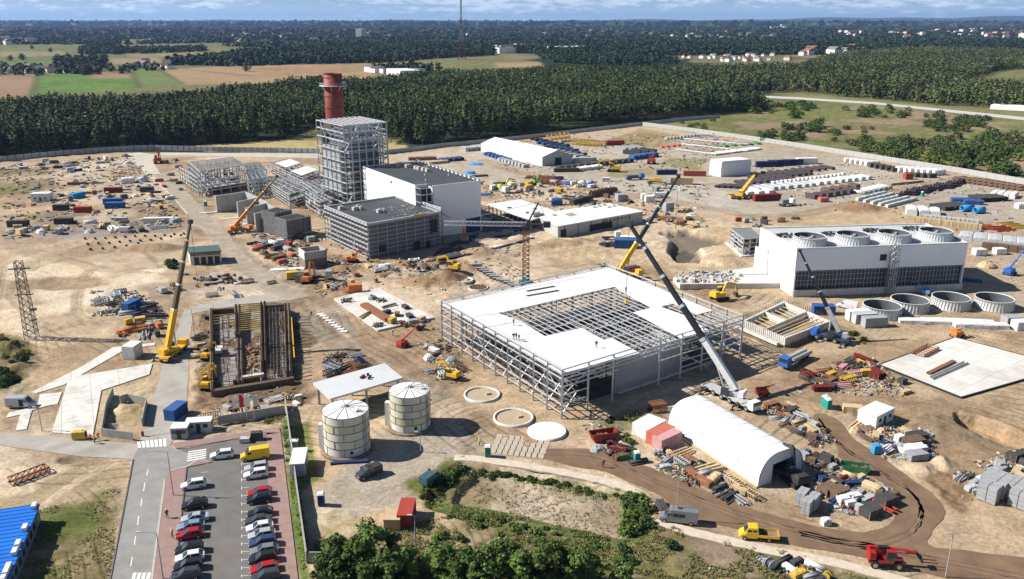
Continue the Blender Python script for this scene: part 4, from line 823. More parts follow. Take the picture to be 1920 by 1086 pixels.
def skeleton(nm, lab, cat, base, top, quad, ncol, nlev, slope=0, purl=14, deck=None, brace=True, pm=None, w=.35, drop=0):
    h = heightof(*top); Q = [v2(at(a, b, h)) for a, b in quad]; t = thing(nm, lab, cat, cen(Q))
    frame(t, Q, h, ncol, [h * (k + 1) / nlev for k in range(nlev)], w, w * .65, brace=[(3, 0, 0, h * .5, 0), (3, ncol[1] - 1, 0, h * .5, 1), (0, 0, 0, h * .5, 1), (0, ncol[0] - 1, h * .5, h, 0)] if brace else ())
    for k in range(purl): member('purlin', t, pm or galv, [(b3(Q, 0, (k + .5) / purl, h + .1), b3(Q, 1, (k + .5) / purl, h + .1))], w * .7)
    for i in range(1, ncol[0]):
        for j in range(1, ncol[1], 2): member('column', t, galv_d, [(b3(Q, i / ncol[0], j / ncol[1], 0), b3(Q, i / ncol[0], j / ncol[1], h))], w)
        member('roof_beam', t, galv, [(b3(Q, i / ncol[0], 0, h - .2), b3(Q, i / ncol[0], 1, h - .2))], w)
    if ncol[0] > 1: prt('equipment', [galv_d, steel_d, cgrey], t, lambda b: [b.box((*bil(Q, rng.uniform(.08, .92), rng.uniform(.08, .92)), z := rng.uniform(.5, h * .75)), (rng.uniform(.6, 4), rng.uniform(.4, 2), rng.uniform(.3, 1.8)), .6 + 1.57 * rng.randint(0, 1), m=rng.randint(0, 2)) for _ in range(46)], True)['kind'] = 'stuff'
    if ncol[0] > 1: member('walkway', t, galv, [(b3(Q, 0, .3, h * .5), b3(Q, 1, .3, h * .5)), (b3(Q, 0, .7, h * .5), b3(Q, 1, .7, h * .5))], .8, .12)
    if deck: prt('floor_deck', cgrey, t, lambda b: b.poly(sub(Q, .05, .95, .05, .95), deck, deck + .25), True)
    return t, Q, h
f1, q1, h1 = skeleton('skeleton_building', 'white steel portal frame standing farthest left beside the pale road', 'steel frame', None, (380, 370, 322), [(375, 322), (463, 309), (437, 295), (354, 304)], (5, 7), 5, purl=11, deck=3.2)
f1b, *_ = skeleton('skeleton_building', 'low lean-to steel frame on the left side of the farthest left frame', 'steel frame', None, (372, 369, 335), [(370, 334), (384, 331), (352, 306), (336, 313)], (1, 7), 4, purl=0, brace=False)
f2, q2, h2 = skeleton('skeleton_building', 'low steel frame with pale roof sheets in front of the boiler tower', 'steel frame', None, (544, 391, 366), [(543, 366), (594, 350), (538, 329), (491, 334)], (4, 10), 5, purl=12, deck=2.6, w=.35)
prt('safety_net', mat('green_net', (.03, .18, .13), .8), f2, lambda b: b.bar(b3(q2, 0, -.005, h2 - .4), b3(q2, .35, -.005, h2 - .4), .1, 1.3), True)
f3, q3, h3 = skeleton('skeleton_building', 'wide low steel frame with a partly sheeted roof behind the boiler tower', 'steel frame', None, (569, 352, 333), [(569, 335), (604, 322), (540, 297), (504, 307)], (4, 9), 4, purl=10, w=.3)
prt('roof_sheet', panelw, f3, lambda b: [b.poly(sub(q3, .1, .95, .1, .4), h3 + .25, h3 + .35), b.poly(sub(q3, .2, .98, .6, .92), h3 + .25, h3 + .35)], True)
f4, *_ = skeleton('skeleton_building', 'small steel frame with a grey sheeted roof right of the farthest left frame', 'steel frame', None, (468, 345, 318), [(463, 320), (500, 318), (488, 304), (458, 306)], (3, 4), 4, purl=10)
f7, *_ = skeleton('skeleton_building', 'low dark steel frame in the gap before the boiler tower foot', 'steel frame', None, (600, 408, 378), [(600, 380), (622, 372), (592, 356), (572, 362)], (3, 4), 4, purl=5)
f5, *_ = skeleton('skeleton_building', 'dense steel pipe rack wedged between the low frame and the boiler tower', 'steel frame', None, (620, 385, 352), [(596, 362), (640, 352), (600, 336), (566, 341)], (4, 5), 5, purl=8)
f6, *_ = skeleton('skeleton_building', 'dense steel pipe rack in front of the small grey roofed frame', 'steel frame', None, (480, 365, 333), [(466, 338), (502, 332), (492, 318), (460, 322)], (4, 4), 5, purl=5)
fq, qq, hq = skeleton('skeleton_building', 'grey decked steel frame at the left end of the fan building', 'steel frame', None, (1393, 478, 447), [(1395, 449), (1432, 446), (1410, 428), (1370, 429)], (3, 3), 4, purl=0)
prt('roof_deck', mat('deck_grey', (.2, .21, .22), .7), fq, lambda b: b.poly(sub(qq, .04, 1, .04, 1), hq - .3, hq), True); prt('base_slab', conc, fq, lambda b: b.poly(sub(qq, -.15, 1.1, -.1, 1.1), 0, .4), True)
def wallpx(nm, par, m, a, b_, h, th=.6, z0=0):
    a = v2(at(*a)); b_ = v2(at(*b_)); n = Vector((-(b_ - a).y, (b_ - a).x)).normalized() * th
    return prt(nm, m, par, lambda b: b.poly([tuple(a), tuple(b_), tuple(b_ + n), tuple(a + n)], z0, h), True)
def C5(x, y): return (320 + x / 5.43, 280 + y / 5.43)
def concblock(lab, a, b_, c, hpx, th=.7):
    t = thing('concrete_wall', lab, 'wall', at(*C5(*a)))
    h = heightof(C5(*a)[0], C5(*a)[1], C5(a[0], hpx)[1]); wallpx('front_wall', t, cgrey, C5(*a), C5(*b_), h, th)
    if c: wallpx('side_wall', t, cgrey, C5(*b_), C5(*c), h, th)
    A0 = v2(at(*C5(*a))); prt('footing', conc, t, lambda b: b.box((A0.x - 3, A0.y, .12), (9, 1.8, .25), .35), True)
concblock('tall raw concrete bay wall nearest the far left steel frame', (475, 645), (770, 600), (900, 660), 475)
concblock('raw concrete bay wall second from the left, its top behind the crane boom', (695, 705), (895, 660), (1000, 715), 535)
concblock('raw concrete bay wall third from the left, directly behind the crane boom', (785, 770), (990, 720), (1060, 770), 595)
concblock('raw concrete bay wall fourth from the left, beside the dark formwork', (875, 850), (1080, 800), None, 655)
vt = thing('formwork_tower', 'dark formwork and scaffold around two concrete shafts', 'formwork', at(*C5(1150, 900)))
for (x0, y0, x1, y1, hp) in ((1090, 880, 1250, 840, 655), (1200, 930, 1440, 880, 730)):
    h = heightof(C5(x0, y0)[0], C5(x0, y0)[1], C5(x0, hp)[1]); a = v2(at(*C5(x0, y0))); b_ = v2(at(*C5(x1, y1))); n = Vector((-(b_ - a).y, (b_ - a).x)).normalized() * 9
    prt('shaft_wall', mat('shutter_dark', (.14, .14, .145), .85, var=.3, sc_=.8), vt, lambda b: b.poly([tuple(a), tuple(b_), tuple(b_ + n), tuple(a + n)], 0, h), True)
    for k in range(5): member('scaffold_frame', vt, galv_d, [(Vector((*a.lerp(b_, k / 4), 0)) - Vector((.3, .5, 0)), Vector((*a.lerp(b_, k / 4), h + .8)) - Vector((.3, .5, 0)))] + [(Vector((*a, z)) - Vector((.3, .5, 0)), Vector((*b_, z)) - Vector((.3, .5, 0))) for z in (1.5 + k * .1, h * .5, h)], .12)
    prt('shaft_opening', dark, vt, lambda b: b.poly([tuple(a + (b_ - a) * u + n * v) for u, v in ((.1, .12), (.9, .12), (.9, .88), (.1, .88))], h, h + .02), True)
    for k in range(14): member('shutter_rib', vt, (galv_d, MATS['fill_dk'] if 'fill_dk' in MATS else rust)[k % 3 == 0], [(Vector((*a.lerp(b_, k / 13), .3)) - Vector((.06, .15, 0)), Vector((*a.lerp(b_, k / 13), h + rng.uniform(0, 1.4))) - Vector((.06, .15, 0)))], .12)
    for k in range(4): prt('stair_flight', mat('pinkish_ply', (.6, .48, .46), .7), vt, lambda b: b.bar(Vector((a.x - 1.6, a.y - .3, .4 + k * h / 4)), Vector((a.x - .2, a.y - .2, (k + .9) * h / 4)), .9, .2), True)
t = thing('concrete_shaft', 'open topped square concrete shaft with timber lining casting a long shadow', 'shaft', at(592, 500))
h = heightof(572, 505, 473); a = v2(at(573, 506)); b_ = v2(at(614, 500)); n = Vector((-(b_ - a).y, (b_ - a).x)).normalized() * 7
ps = [a, b_, b_ + n, a + n]
for i in range(4):
    p, q = ps[i], ps[(i + 1) % 4]; prt('shaft_side', cgrey if i != 3 else conc, t, lambda b: b.bar(Vector((*p, h / 2)), Vector((*q, h / 2)), .5, h) if 0 else b.poly([tuple(p), tuple(q), tuple(q + (ps[(i + 2) % 4] - q) * .07), tuple(p + (ps[(i - 1) % 4] - p) * .07)], 0, h + i * .02), True)
prt('backfill', mat('fill_sand', (.36, .25, .15), .95, var=.2), t, lambda b: b.poly([tuple(p) for p in ps], 0, h * .55), True)
hB = 4.73; SV = pw([(1045, 424.5), (1207.7, 396), (1141, 381), (1000, 402)], hB)
sv = thing('service_building', 'long low concrete building with a bright white flat roof', 'building', cen(SV))
prt('wall', mat('precast', (.46, .46, .45), .85, var=.1, sc_=.4, dirt=.25), sv, lambda b: b.poly(sub(SV, .01, .99, .01, .99), 0, hB - .3), True)
prt('roof', panelw, sv, lambda b: b.poly(sub(SV, 0, 1, 0, 1), hB - .3, hB), True)
for k in range(6): prt('panel_joint', steel_d, sv, lambda b: b.bar(b3(SV, .08 + k * .15, .006, 0), b3(SV, .08 + k * .15, .006, hB - .4), .18), True)
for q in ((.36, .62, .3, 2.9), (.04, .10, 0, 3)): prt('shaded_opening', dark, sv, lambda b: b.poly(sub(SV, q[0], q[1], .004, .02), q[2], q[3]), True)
for k in range(8): prt('window', glass, sv, lambda b: b.poly(sub(SV, .5 + k * .045, .52 + k * .045, .002, .02), 3.0, 3.7), True)
prt('roof_hatch', mat('hatch_grey', (.3, .3, .29), .8), sv, lambda b: [b.poly(pw([(1058, 402), (1072, 399), (1082, 403), (1069, 406)], hB), hB, hB + .1), b.poly(pw([(1034, 403), (1041, 402), (1045, 404), (1038, 405)], hB), hB, hB + .2)], True)
prt('roof_item', MATS['unit_beige'], sv, lambda b: [b.bbox((*at(1160 - k * 9, 385 + (k % 3) * 2, hB)[:2], hB), (1.4, 1.2, .5)) for k in range(8)], True)
WV = pw([(994, 413), (1046, 397), (975, 373.5), (915, 382.5)], hB - .2)
wg = thing('service_wing', 'open sided concrete wing with a white deck roof and a row of columns', 'building', cen(WV))
prt('roof', panelw, wg, lambda b: b.poly(sub(WV, 0, 1, 0, 1), hB - .7, hB - .2), True); prt('back_wall', cgrey, wg, lambda b: b.poly(sub(WV, .5, .97, .02, .97), 0, hB - .7), True)
for k in range(11): member('column', wg, cgrey, [(b3(WV, .03, k / 10, 0), b3(WV, .03, k / 10, hB - .7))], .5)
prt('upstand', conc, wg, lambda b: [b.poly(pw([(997, 402), (1010, 400), (1013, 404), (1000, 407)], hB), hB - .3, hB + 1.6)], True)
prt('deck_hole', dark, wg, lambda b: [b.poly(pw(q, hB - .15), hB - .2, hB - .12) for q in ([(985, 398), (992, 397), (990, 401)], [(950, 389), (958, 388), (960, 390), (953, 391)], [(998, 391), (1006, 390), (1006, 393)])], True)
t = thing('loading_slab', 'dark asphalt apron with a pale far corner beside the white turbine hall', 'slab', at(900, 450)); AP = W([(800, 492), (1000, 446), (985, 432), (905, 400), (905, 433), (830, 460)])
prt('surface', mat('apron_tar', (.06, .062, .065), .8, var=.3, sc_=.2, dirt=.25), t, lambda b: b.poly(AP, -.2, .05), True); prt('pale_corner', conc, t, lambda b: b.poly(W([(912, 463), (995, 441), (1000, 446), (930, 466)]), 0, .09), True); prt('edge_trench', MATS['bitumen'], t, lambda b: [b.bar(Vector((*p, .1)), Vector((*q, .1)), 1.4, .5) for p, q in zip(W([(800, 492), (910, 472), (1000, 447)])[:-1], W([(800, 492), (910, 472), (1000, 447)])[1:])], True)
hC = 14.8; CQ = [v2((85.0, 244.6)), v2((139.6, 251.6)), v2((138.9, 277.6)), v2((81.6, 271.5))]
ct = thing('cooling_building', 'long white cooling building with dark louvres and four fan rings on its roof', 'cooling tower', cen(CQ))
dn = (CQ[0] - CQ[3]).normalized()
prt('upper_wall', mat('plain_white', (.80, .81, .82), .55, 0, .03, .2), ct, lambda b: b.poly([tuple(p) for p in CQ], 8.1, hC - .1), True)
for q in ((0, .008, -.005, 1.1), (.992, 1, 0, 1.0)): prt('end_wall', MATS['plain_white'], ct, lambda b: b.poly(sub(CQ, *q), 0, 8.1), True)
prt('basin_wall', conc, ct, lambda b: b.poly(sub(CQ, .0, 1.004, -.02, .02), 0, 2.05), True)
prt('louvre_void', mat('louvre_dark', (.035, .05, .07), .35, spec=.5), ct, lambda b: b.poly(sub(CQ, .008, .992, .045, .98), 0, 8.1), True)
for k in range(49): member('mullion', ct, galv_d if k % 4 else galv, [(b3(CQ, .008 + k / 48 * .984, .03, 2), b3(CQ, .008 + k / 48 * .984, .03, 8.1))], .1)
for z in (3.4, 4.8, 6.4, 7.6): member('louvre_rail', ct, galv_d, [(b3(CQ, .008, .028, z), b3(CQ, .992, .028, z))], .1)
prt('roof', mat('roof_light', (.50, .52, .53), .7, var=.1, dirt=.12, sc_=.3), ct, lambda b: b.poly(sub(CQ, .008, .992, .015, .985), hC - .1, hC + .02), True)
prt('roof_edge', panelw, ct, lambda b: [b.poly(sub(CQ, *q), hC - .1, hC + .4) for q in ((0, .008, 0, 1), (.008, 1, 0, .015), (.992, 1, .015, 1), (.008, .992, .985, 1))], True)
frpw = mat('fan_ring_grp', (.62, .63, .63), .6, 0, .1, 1, dirt=.1)
def ring_mb(b, r0, r1, h, rib=True):
    b.rings([(r0, 0), (r0 * .95 + r1 * .05 - .1, h * .25), (r1, h * .75), (r1 + .12, h), (r1 + .25, h), (r1 + .25, h + .12), (r1 - .05, h + .12), (r1 - .12, h * .75), (r0 - .25, 0)], n=40)
    if rib:
        for k in range(40): a = k * math.pi / 20; c, s = math.cos(a), math.sin(a); b.bar(((r0 + .04) * c, (r0 + .04) * s, 0), ((r1 + .1) * c, (r1 + .1) * s, h), .12, .1)
for i, (px, py) in enumerate(((1517, 457), (1597, 453.5), (1675, 450.5), (1753, 446.5))):
    p = at(px, py, hC); r = thing('x', None, None, (0, 0, 0)); bpy.data.objects.remove(r)
    o = prt('fan_ring', frpw, ct, lambda b: ring_mb(b, 5.3, 4.7, 2.5)); o.location = (p.x - ct.location.x, p.y - ct.location.y, hC)
    dk = MB(); dk.rings([(0.01, .3), (5.0, .3), (4.5, 1.9), (4.56, 2.5)], n=40); f = dk.build('fan_opening', mat('ring_liner', (.10, .12, .14), .7, var=.2), o)
    fb = MB(); [fb.bar((0, 0, 1.6), (4.5 * math.cos(a), 4.5 * math.sin(a), 1.6), .8, .12) for a in (0, 1.047, 2.094, 3.14, 4.19, 5.24)]; fb.cyl((0, 0, 1.2), (0, 0, 2), .7); fb.build('fan', galv_d, o)
rc = MB()
for k, (px, py) in enumerate(((1478, 443), (1562, 440), (1640, 434), (1715, 430))):
    p = at(px, py, hC)
    for j in range(12): a = j * .52; rc.box((p.x + 3.2 * math.cos(a), p.y + 2.2 * math.sin(a), hC + .3), (1.1, .5, .5), a)
    for j in range(14): rc.bar((p.x + rng.uniform(-4, 4), p.y + rng.uniform(-3, 3), hC + .3), (p.x + rng.uniform(-4, 4), p.y + rng.uniform(-3, 3), hC + .5), .15)
rc.build('roof_steelwork', steel_d, ct, True)['kind'] = 'stuff'
scb = MB(); su = .54
for i in range(4):
    for j in range(2): scb.bar(b3(CQ, su + i * .014, -.02 - j * .05, 0), b3(CQ, su + i * .014, -.02 - j * .05, hC + .8), .16)
for k in range(8):
    z = k * 1.9 + 1; scb.bar(b3(CQ, su, -.02, z), b3(CQ, su + .042, -.02, z), .14); scb.bar(b3(CQ, su, -.07, z), b3(CQ, su + .042, -.07, z), .14); scb.bar(b3(CQ, su, -.045, z), b3(CQ, su + .042, -.045, z + 1.8), .5, .1); scb.bar(b3(CQ, su + (.042 if k % 2 else 0), -.07, z), b3(CQ, su + (0 if k % 2 else .042), -.07, z + 1.9), .12)
scb.build('scaffold_stair', galv_d, world=True, label='scaffold stair tower climbing the front of the white cooling building', cat='scaffold')
prt('side_opening', dark, ct, lambda b: b.poly(sub(CQ, .487, .525, -.004, .0), 10.4, 12.4), True)
for i, (px, py, lab) in enumerate(((1652, 590, 'leftmost'), (1704, 579, 'second from left'), (1781, 574.5, 'third from left'), (1862, 576, 'rightmost'))):
    p = at(px, py); t = thing('fan_ring', f'{lab} of four white ribbed rings on the ground by the cooling building', 'fan ring', (p.x, p.y, 0), i * .4, 'fan rings waiting on the ground')
    prt('shell', frpw, t, lambda b: ring_mb(b, 5.45, 5.05, 2.9)); prt('liner', mat('ring_liner', (.10, .12, .14), .7, var=.2), t, lambda b: b.rings([(5.12, .0), (4.86, 2.2), (4.90, 2.9)], n=40))
    prt('cover_sheet', black, t, lambda b: b.bbox((5.3, -1.2, .1), (.3, .9, .7)))
bs = thing('basin_slab', 'low pale concrete basin wing in front of the cooling building end wall', 'basin', at(1440, 530))
prt('top', conc, bs, lambda b: b.poly(pw([(1262, 520), (1405, 502), (1432, 502), (1475, 531), (1275, 533)], 1.6), 0, 1.6), True)
prt('clutter', mat('mixed_white', (.55, .53, .5), .8, var=.5, sc_=2), bs, lambda b: [b.bbox((*at(rng.uniform(1268, 1385), rng.uniform(511, 530), 1.6)[:2], 1.6), (rng.uniform(.4, 2.4), rng.uniform(.3, .8), rng.uniform(.2, 1.1)), rng.random() * 3) for _ in range(110)], True)
prt('railing', galv_d, bs, lambda b: [b.bar(at(1262 + k * 6, 521 - k * .75, 1.6), at(1262 + k * 6, 521 - k * .75, 1.6) + Vector((0, 0, 1.8)), .08) for k in range(26)], True)
def arch_prof(w_, h, n=18):
    return [(-w_ / 2 * (abs(math.cos(math.pi * k / n)) ** .72) * (1 if math.cos(math.pi * k / n) > 0 else -1), h * math.sin(math.pi * k / n) ** .72) for k in range(n + 1)]
a0 = v2(at(1421.6, 914)); a1 = v2(at(1502.8, 884)); b0 = v2(at(1252, 803)); ax = (b0 - a0); L = ax.length; ax.normalize(); wdir = (a1 - a0).normalized(); Wd = (a1 - a0).length
ar = thing('arched_tent', 'bright white arched fabric tent hall with an open front doorway', 'tent', (*((a0 + a1) / 2 + ax * L / 2), 0))
pr = arch_prof(Wd, 5.8); mid = (a0 + a1) / 2
def apt(s, z, d): q = mid + wdir * s + ax * d; return (q.x, q.y, z)
def cover(b):
    rows_ = 19
    vs = [apt(s * (1 - (.022 if i % 2 else 0)), z * (1 - (.022 if i % 2 else 0)), L * i / (rows_ - 1)) for i in range(rows_) for s, z in pr]; n = len(pr)
    b.add(vs, [(i * n + k, (i + 1) * n + k, (i + 1) * n + k + 1, i * n + k + 1) for i in range(rows_ - 1) for k in range(n - 1)], 0, True)
prt('cover', fabric, ar, cover, True)
def endw(b, d, door):
    n = len(pr); inner = [(-Wd * .20, 0), (-Wd * .20, 3.6), (Wd * .26, 3.9), (Wd * .26, 0)]
    if not door: b.add([apt(s, z, d) for s, z in pr], [tuple(range(n))]); return
    def half(xs): pass
    L1 = [p for p in pr if p[0] <= -Wd * .20]; R1 = [p for p in pr if p[0] >= Wd * .26]; M1 = [p for p in pr if -Wd * .20 < p[0] < Wd * .26]
    zl = L1[-1][1]; zr = R1[0][1]
    lp = L1 + [(-Wd * .20, zl), (-Wd * .20, 0)]; rp = R1 + [(Wd * .26, 0), (Wd * .26, zr)]
    mp_ = [(-Wd * .20, 3.6), (-Wd * .20, zl)] + M1 + [(Wd * .26, zr), (Wd * .26, 3.9)]
    for poly in (lp, rp, mp_): b.add([apt(s, z, d) for s, z in poly], [tuple(range(len(poly)))])
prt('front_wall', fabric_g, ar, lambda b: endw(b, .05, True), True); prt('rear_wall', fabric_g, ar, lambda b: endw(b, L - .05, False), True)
prt('arch_rib', galv_d, ar, lambda b: [b.bar(apt(pr[i][0] * 1.01, pr[i][1] * 1.01, -.02), apt(pr[i + 1][0] * 1.01, pr[i + 1][1] * 1.01, -.02), .16) for i in range(len(pr) - 1)], True)
prt('printed_logo', mat('faint_print', (.66, .67, .69), .6), ar, lambda b: [b.box(apt(-Wd * .5 * .985 - .04 + .10 * (i % 3), 2.6 + (i % 3) * .25, L * t_ + i * .28), (.06, .2, .14), math.atan2(ax.y, ax.x)) for t_ in (.2, .84) for i in range(9)], True)
for j in range(1, 9): prt('seam', mat('fabric_seam', (.66, .67, .68), .6), ar, lambda b: [b.bar(apt(pr[i][0] * 1.004, pr[i][1] * 1.004, L * j / 9), apt(pr[i + 1][0] * 1.004, pr[i + 1][1] * 1.004, L * j / 9), .09, .05) for i in range(len(pr) - 1)], True)
prt('sill_beam', timber, ar, lambda b: b.bar(apt(-Wd / 2 - .3, .1, 0), apt(-Wd / 2 - .3, .1, L), .4, .25), True)
TA = v2(at(1016.8, 312)); TB = v2(at(1073, 308)); TD = v2(at(901.7, 285)); TC = TB + TD - TA; TQ2 = [TA, TB, TC, TD]
te = thing('gable_tent', 'long white gabled storage tent in the far yard', 'tent', cen(TQ2)); he, hg = 5.36, 8.9
def gab(b):
    m0, m1 = bil(TQ2, .5, 0), bil(TQ2, .5, 1)
    V_ = [(*TA, he), (*m0, hg), (*TB, he), (*TD, he), (*m1, hg), (*TC, he)]; b.add(V_, [(0, 1, 4, 3), (1, 2, 5, 4)])
prt('roof', fabric, te, gab, True)
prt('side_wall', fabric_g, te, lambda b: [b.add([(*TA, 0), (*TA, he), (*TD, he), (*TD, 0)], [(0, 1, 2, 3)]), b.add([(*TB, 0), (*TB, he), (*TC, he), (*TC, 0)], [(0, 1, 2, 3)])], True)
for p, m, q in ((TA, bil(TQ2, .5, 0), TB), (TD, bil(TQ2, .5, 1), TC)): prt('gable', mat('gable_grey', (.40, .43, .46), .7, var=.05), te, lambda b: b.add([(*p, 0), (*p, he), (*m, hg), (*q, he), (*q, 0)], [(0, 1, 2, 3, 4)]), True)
prt('doorway', dark, te, lambda b: b.poly(sub(TQ2, .42, .62, -.004, .0), 0, 4.4), True)
wb = at(1351, 332); t = thing('storage_tent', 'boxy white fabric storage tent with rounded edges by the stacked pipes', 'tent', (wb.x, wb.y, 0))
q0 = v2(at(1351, 332)); q1_ = v2(at(1407, 327)); q3_ = v2(at(1329.6, 327)); hx = heightof(1351, 332, 303); BQ = [q0, q1_, q1_ + q3_ - q0, q3_]
prt('cover', fabric, t, lambda b: [b.poly(sub(BQ, 0, 1, 0, 1), 0, hx - .8), b.poly(sub(BQ, .03, .97, .03, .97), hx - .8, hx)], True)
prt('fold', fabric_g, t, lambda b: [b.bar(b3(BQ, k / 8, -.003, 0), b3(BQ, k / 8, -.003, hx - .9), .12, .06) for k in range(1, 8)], True)
cream = [mat('cream_%s' % n, c, .5, 0, .07, .5, dirt=.12) for n, c in (('pale', (.66, .63, .51)), ('sand', (.60, .54, .38)), ('white', (.69, .68, .61)))]
mat('tank_joint', (.22, .21, .18), .7)
def tank(px, py, r, h, lab, rot, seq):
    p = at(px, py); t = thing('storage_tank', lab, 'tank', (p.x, p.y, 0), rot); n = 5; dz = h / n
    for k in range(n):
        prt('shell_ring', [cream[seq[k]], cream[(seq[k] + 1) % 3]], t, lambda b: [b.add([(r * math.cos(a), r * math.sin(a), z) for z in (.35 + k * dz, .35 + (k + 1) * dz - .05) for a in [2 * math.pi * (j + off) / 48 for j in range(49)]], [(j, j + 1, 50 + j, 49 + j) for j in range(48)], 0, True) for off in (k * 3.7,)])
        prt('seam', steel_d, t, lambda b: b.rings([(r - .02, .35 + (k + 1) * dz - .05), (r + .05, .35 + (k + 1) * dz - .05), (r + .05, .35 + (k + 1) * dz + .05), (r - .02, .35 + (k + 1) * dz + .05)], n=48, close=True))
        for a in [2 * math.pi * (j + (k % 2) * .5) / 7 for j in range(7)]: prt('joint', MATS['tank_joint'], t, lambda b: b.bar(((r + .02) * math.cos(a), (r + .02) * math.sin(a), .35 + k * dz), ((r + .02) * math.cos(a), (r + .02) * math.sin(a), .35 + (k + 1) * dz), .09))
    prt('roof', mat('tank_roof', (.78, .78, .76), .5, 0, .05, .6, dirt=.12), t, lambda b: b.rings([(r + .02, h + .33), (.35, h + 1.0), (.01, h + 1.0)], n=48, sm=False))
    prt('roof_rib', galv_d, t, lambda b: [b.bar((.4 * math.cos(a), .4 * math.sin(a), h + 1.02), (r * math.cos(a), r * math.sin(a), h + .37), .09) for a in [2 * math.pi * j / 12 for j in range(12)]])
    prt('roof_vent', galv, t, lambda b: [b.cyl((0, 0, h + .9), (0, 0, h + 1.4), .35, n=12), b.bar((1.6, -2.2, h + .6), (2.2, -1.7, h + 1.2), .5, .3)])
    prt('base_ring', timber_d, t, lambda b: b.rings([(r - .1, 0), (r + .75, 0), (r + .75, .32), (r - .1, .32)], n=48, close=True))
    prt('ladder', galv_d, t, lambda b: [b.bar(((r + .15) * math.cos(-.5 - rot + s), (r + .15) * math.sin(-.5 - rot + s), 0), ((r + .15) * math.cos(-.5 - rot + s), (r + .15) * math.sin(-.5 - rot + s), h + 1), .07) for s in (-.06, .06)] + [b.bar(((r + .15) * math.cos(-.56 - rot), (r + .15) * math.sin(-.56 - rot), z * .5), ((r + .15) * math.cos(-.44 - rot), (r + .15) * math.sin(-.44 - rot), z * .5), .05) for z in range(1, 17)])
    prt('manhole', black, t, lambda b: b.cyl(((r - .1) * math.cos(-1.2 - rot), (r - .1) * math.sin(-1.2 - rot), 1.3), ((r + .12) * math.cos(-1.2 - rot), (r + .12) * math.sin(-1.2 - rot), 1.3), .32, n=14))
    prt('side_riser', panelw, t, lambda b: [b.box(((r + .55) * math.cos(3.0 - rot), (r + .55) * math.sin(3.0 - rot), 2.6), (1.1, 1.3, 5.0), 3.0 - rot, taper=.9)])
    return t, p
t1, p1 = tank(652, 841, 4.45, 8.1, 'cream panelled storage tank nearest the camera, in front of the slab canopy', .3, (2, 0, 0, 1, 0))
t2, p2 = tank(770, 798, 4.15, 7.7, 'cream panelled storage tank at the right, behind the nearer tank', .9, (2, 1, 0, 1, 0))
hK = heightof(592.7, 761, 720); KQ = pw([(619, 747.8), (755.5, 708), (720.8, 681), (586.7, 717.8)], hK)
cn = thing('slab_canopy', 'flat pale concrete slab raised on columns behind the two cream tanks', 'canopy', cen(KQ))
prt('slab', mat('canopy_top', (.56, .58, .60), .7, 0, .05, .3, dirt=.06), cn, lambda b: b.poly(sub(KQ, 0, 1, 0, 1), hK - .45, hK), True)
for u in (.05, .5, .95):
    for v in (.08, .92): member('column', cn, cgrey, [(b3(KQ, u, v, 0), b3(KQ, u, v, hK - .45))], .42)
def prop(par, pts, z, m, s):
    for x, y in pts: prt("topside_gear", m, par, lambda b: b.bbox((*at(x, y, z)[:2], z), (s * rng.uniform(.6, 1.3), s * rng.uniform(.5, 1), s * .6), rng.random() * 3), True)
prop(cn, [(679, 709), (681, 707)], hK, mat('maroon', (.2, .03, .05), .6), .8); prop(cn, [(690, 704), (694, 708), (692, 711)], hK, steel_d, .8)
for px, py, r, lab, cap in ((904, 741, 4.1, 'sand filled concrete ring left of the steel hall corner', 0), (963, 784, 4.3, 'sand filled concrete ring in the middle of the row of three', 0), (1026, 811, 4.0, 'concrete ring covered with a bright white disc', 1), (869, 526, 3.2, 'upper left of two small concrete rings behind the steel hall', 0), (897, 540, 3.2, 'small concrete ring with bars across it behind the steel hall', 2)):
    p = at(px, py); t = thing('ring_foundation', lab, 'foundation', (p.x, p.y, 0))
    prt('ring_wall', conc, t, lambda b: b.rings([(r - .45, -.6), (r - .45, .35), (r, .35), (r, -.2)], n=40))
    if cap == 1: prt('cover_disc', panelw2, t, lambda b: b.rings([(r - .1, .36), (r - .2, .5), (.01, .62)], n=40, sm=False))
    else: prt('sand_fill', mat('ring_sand', (.42, .33, .23), .95, var=.15), t, lambda b: b.rings([(r - .4, .08), (.01, .12)], n=30))
    if cap == 2: prt('formwork_bars', rust, t, lambda b: [b.bar((k * .8, -math.sqrt(max(.1, r * r - k * k * .64)), .3), (k * .8, math.sqrt(max(.1, r * r - k * k * .64)), .3), .15) for k in range(-3, 4)] + [b.bar((-math.sqrt(max(.1, r * r - k * k * .64)), k * .8, .32), (math.sqrt(max(.1, r * r - k * k * .64)), k * .8, .32), .15) for k in range(-3, 4)])
    if cap == 0: prt('wooden_box', timber, t, lambda b: b.bbox((1.2, .3, .1), (1.1, .9, .4), .6))
fp = thing('foundation_pit', 'large foundation pit with dark formwork rows rebar and yellow beams', 'foundation', at(480, 660)); PQ = [v2(at(*p)) for p in ((396, 745), (560, 718), (556, 580), (394, 590))]
prt('base_slab', mat('pit_slab', (.30, .285, .27), .9, var=.45, sc_=.6, dirt=.6), fp, lambda b: b.poly(sub(PQ, 0, .93, 0, 1), -.3, .08), True)
dkf = mat('form_dark', (.12, .085, .06), .85, var=.35, sc_=1.2); gr = mat('form_grey', (.24, .20, .165), .85, var=.3, sc_=1)
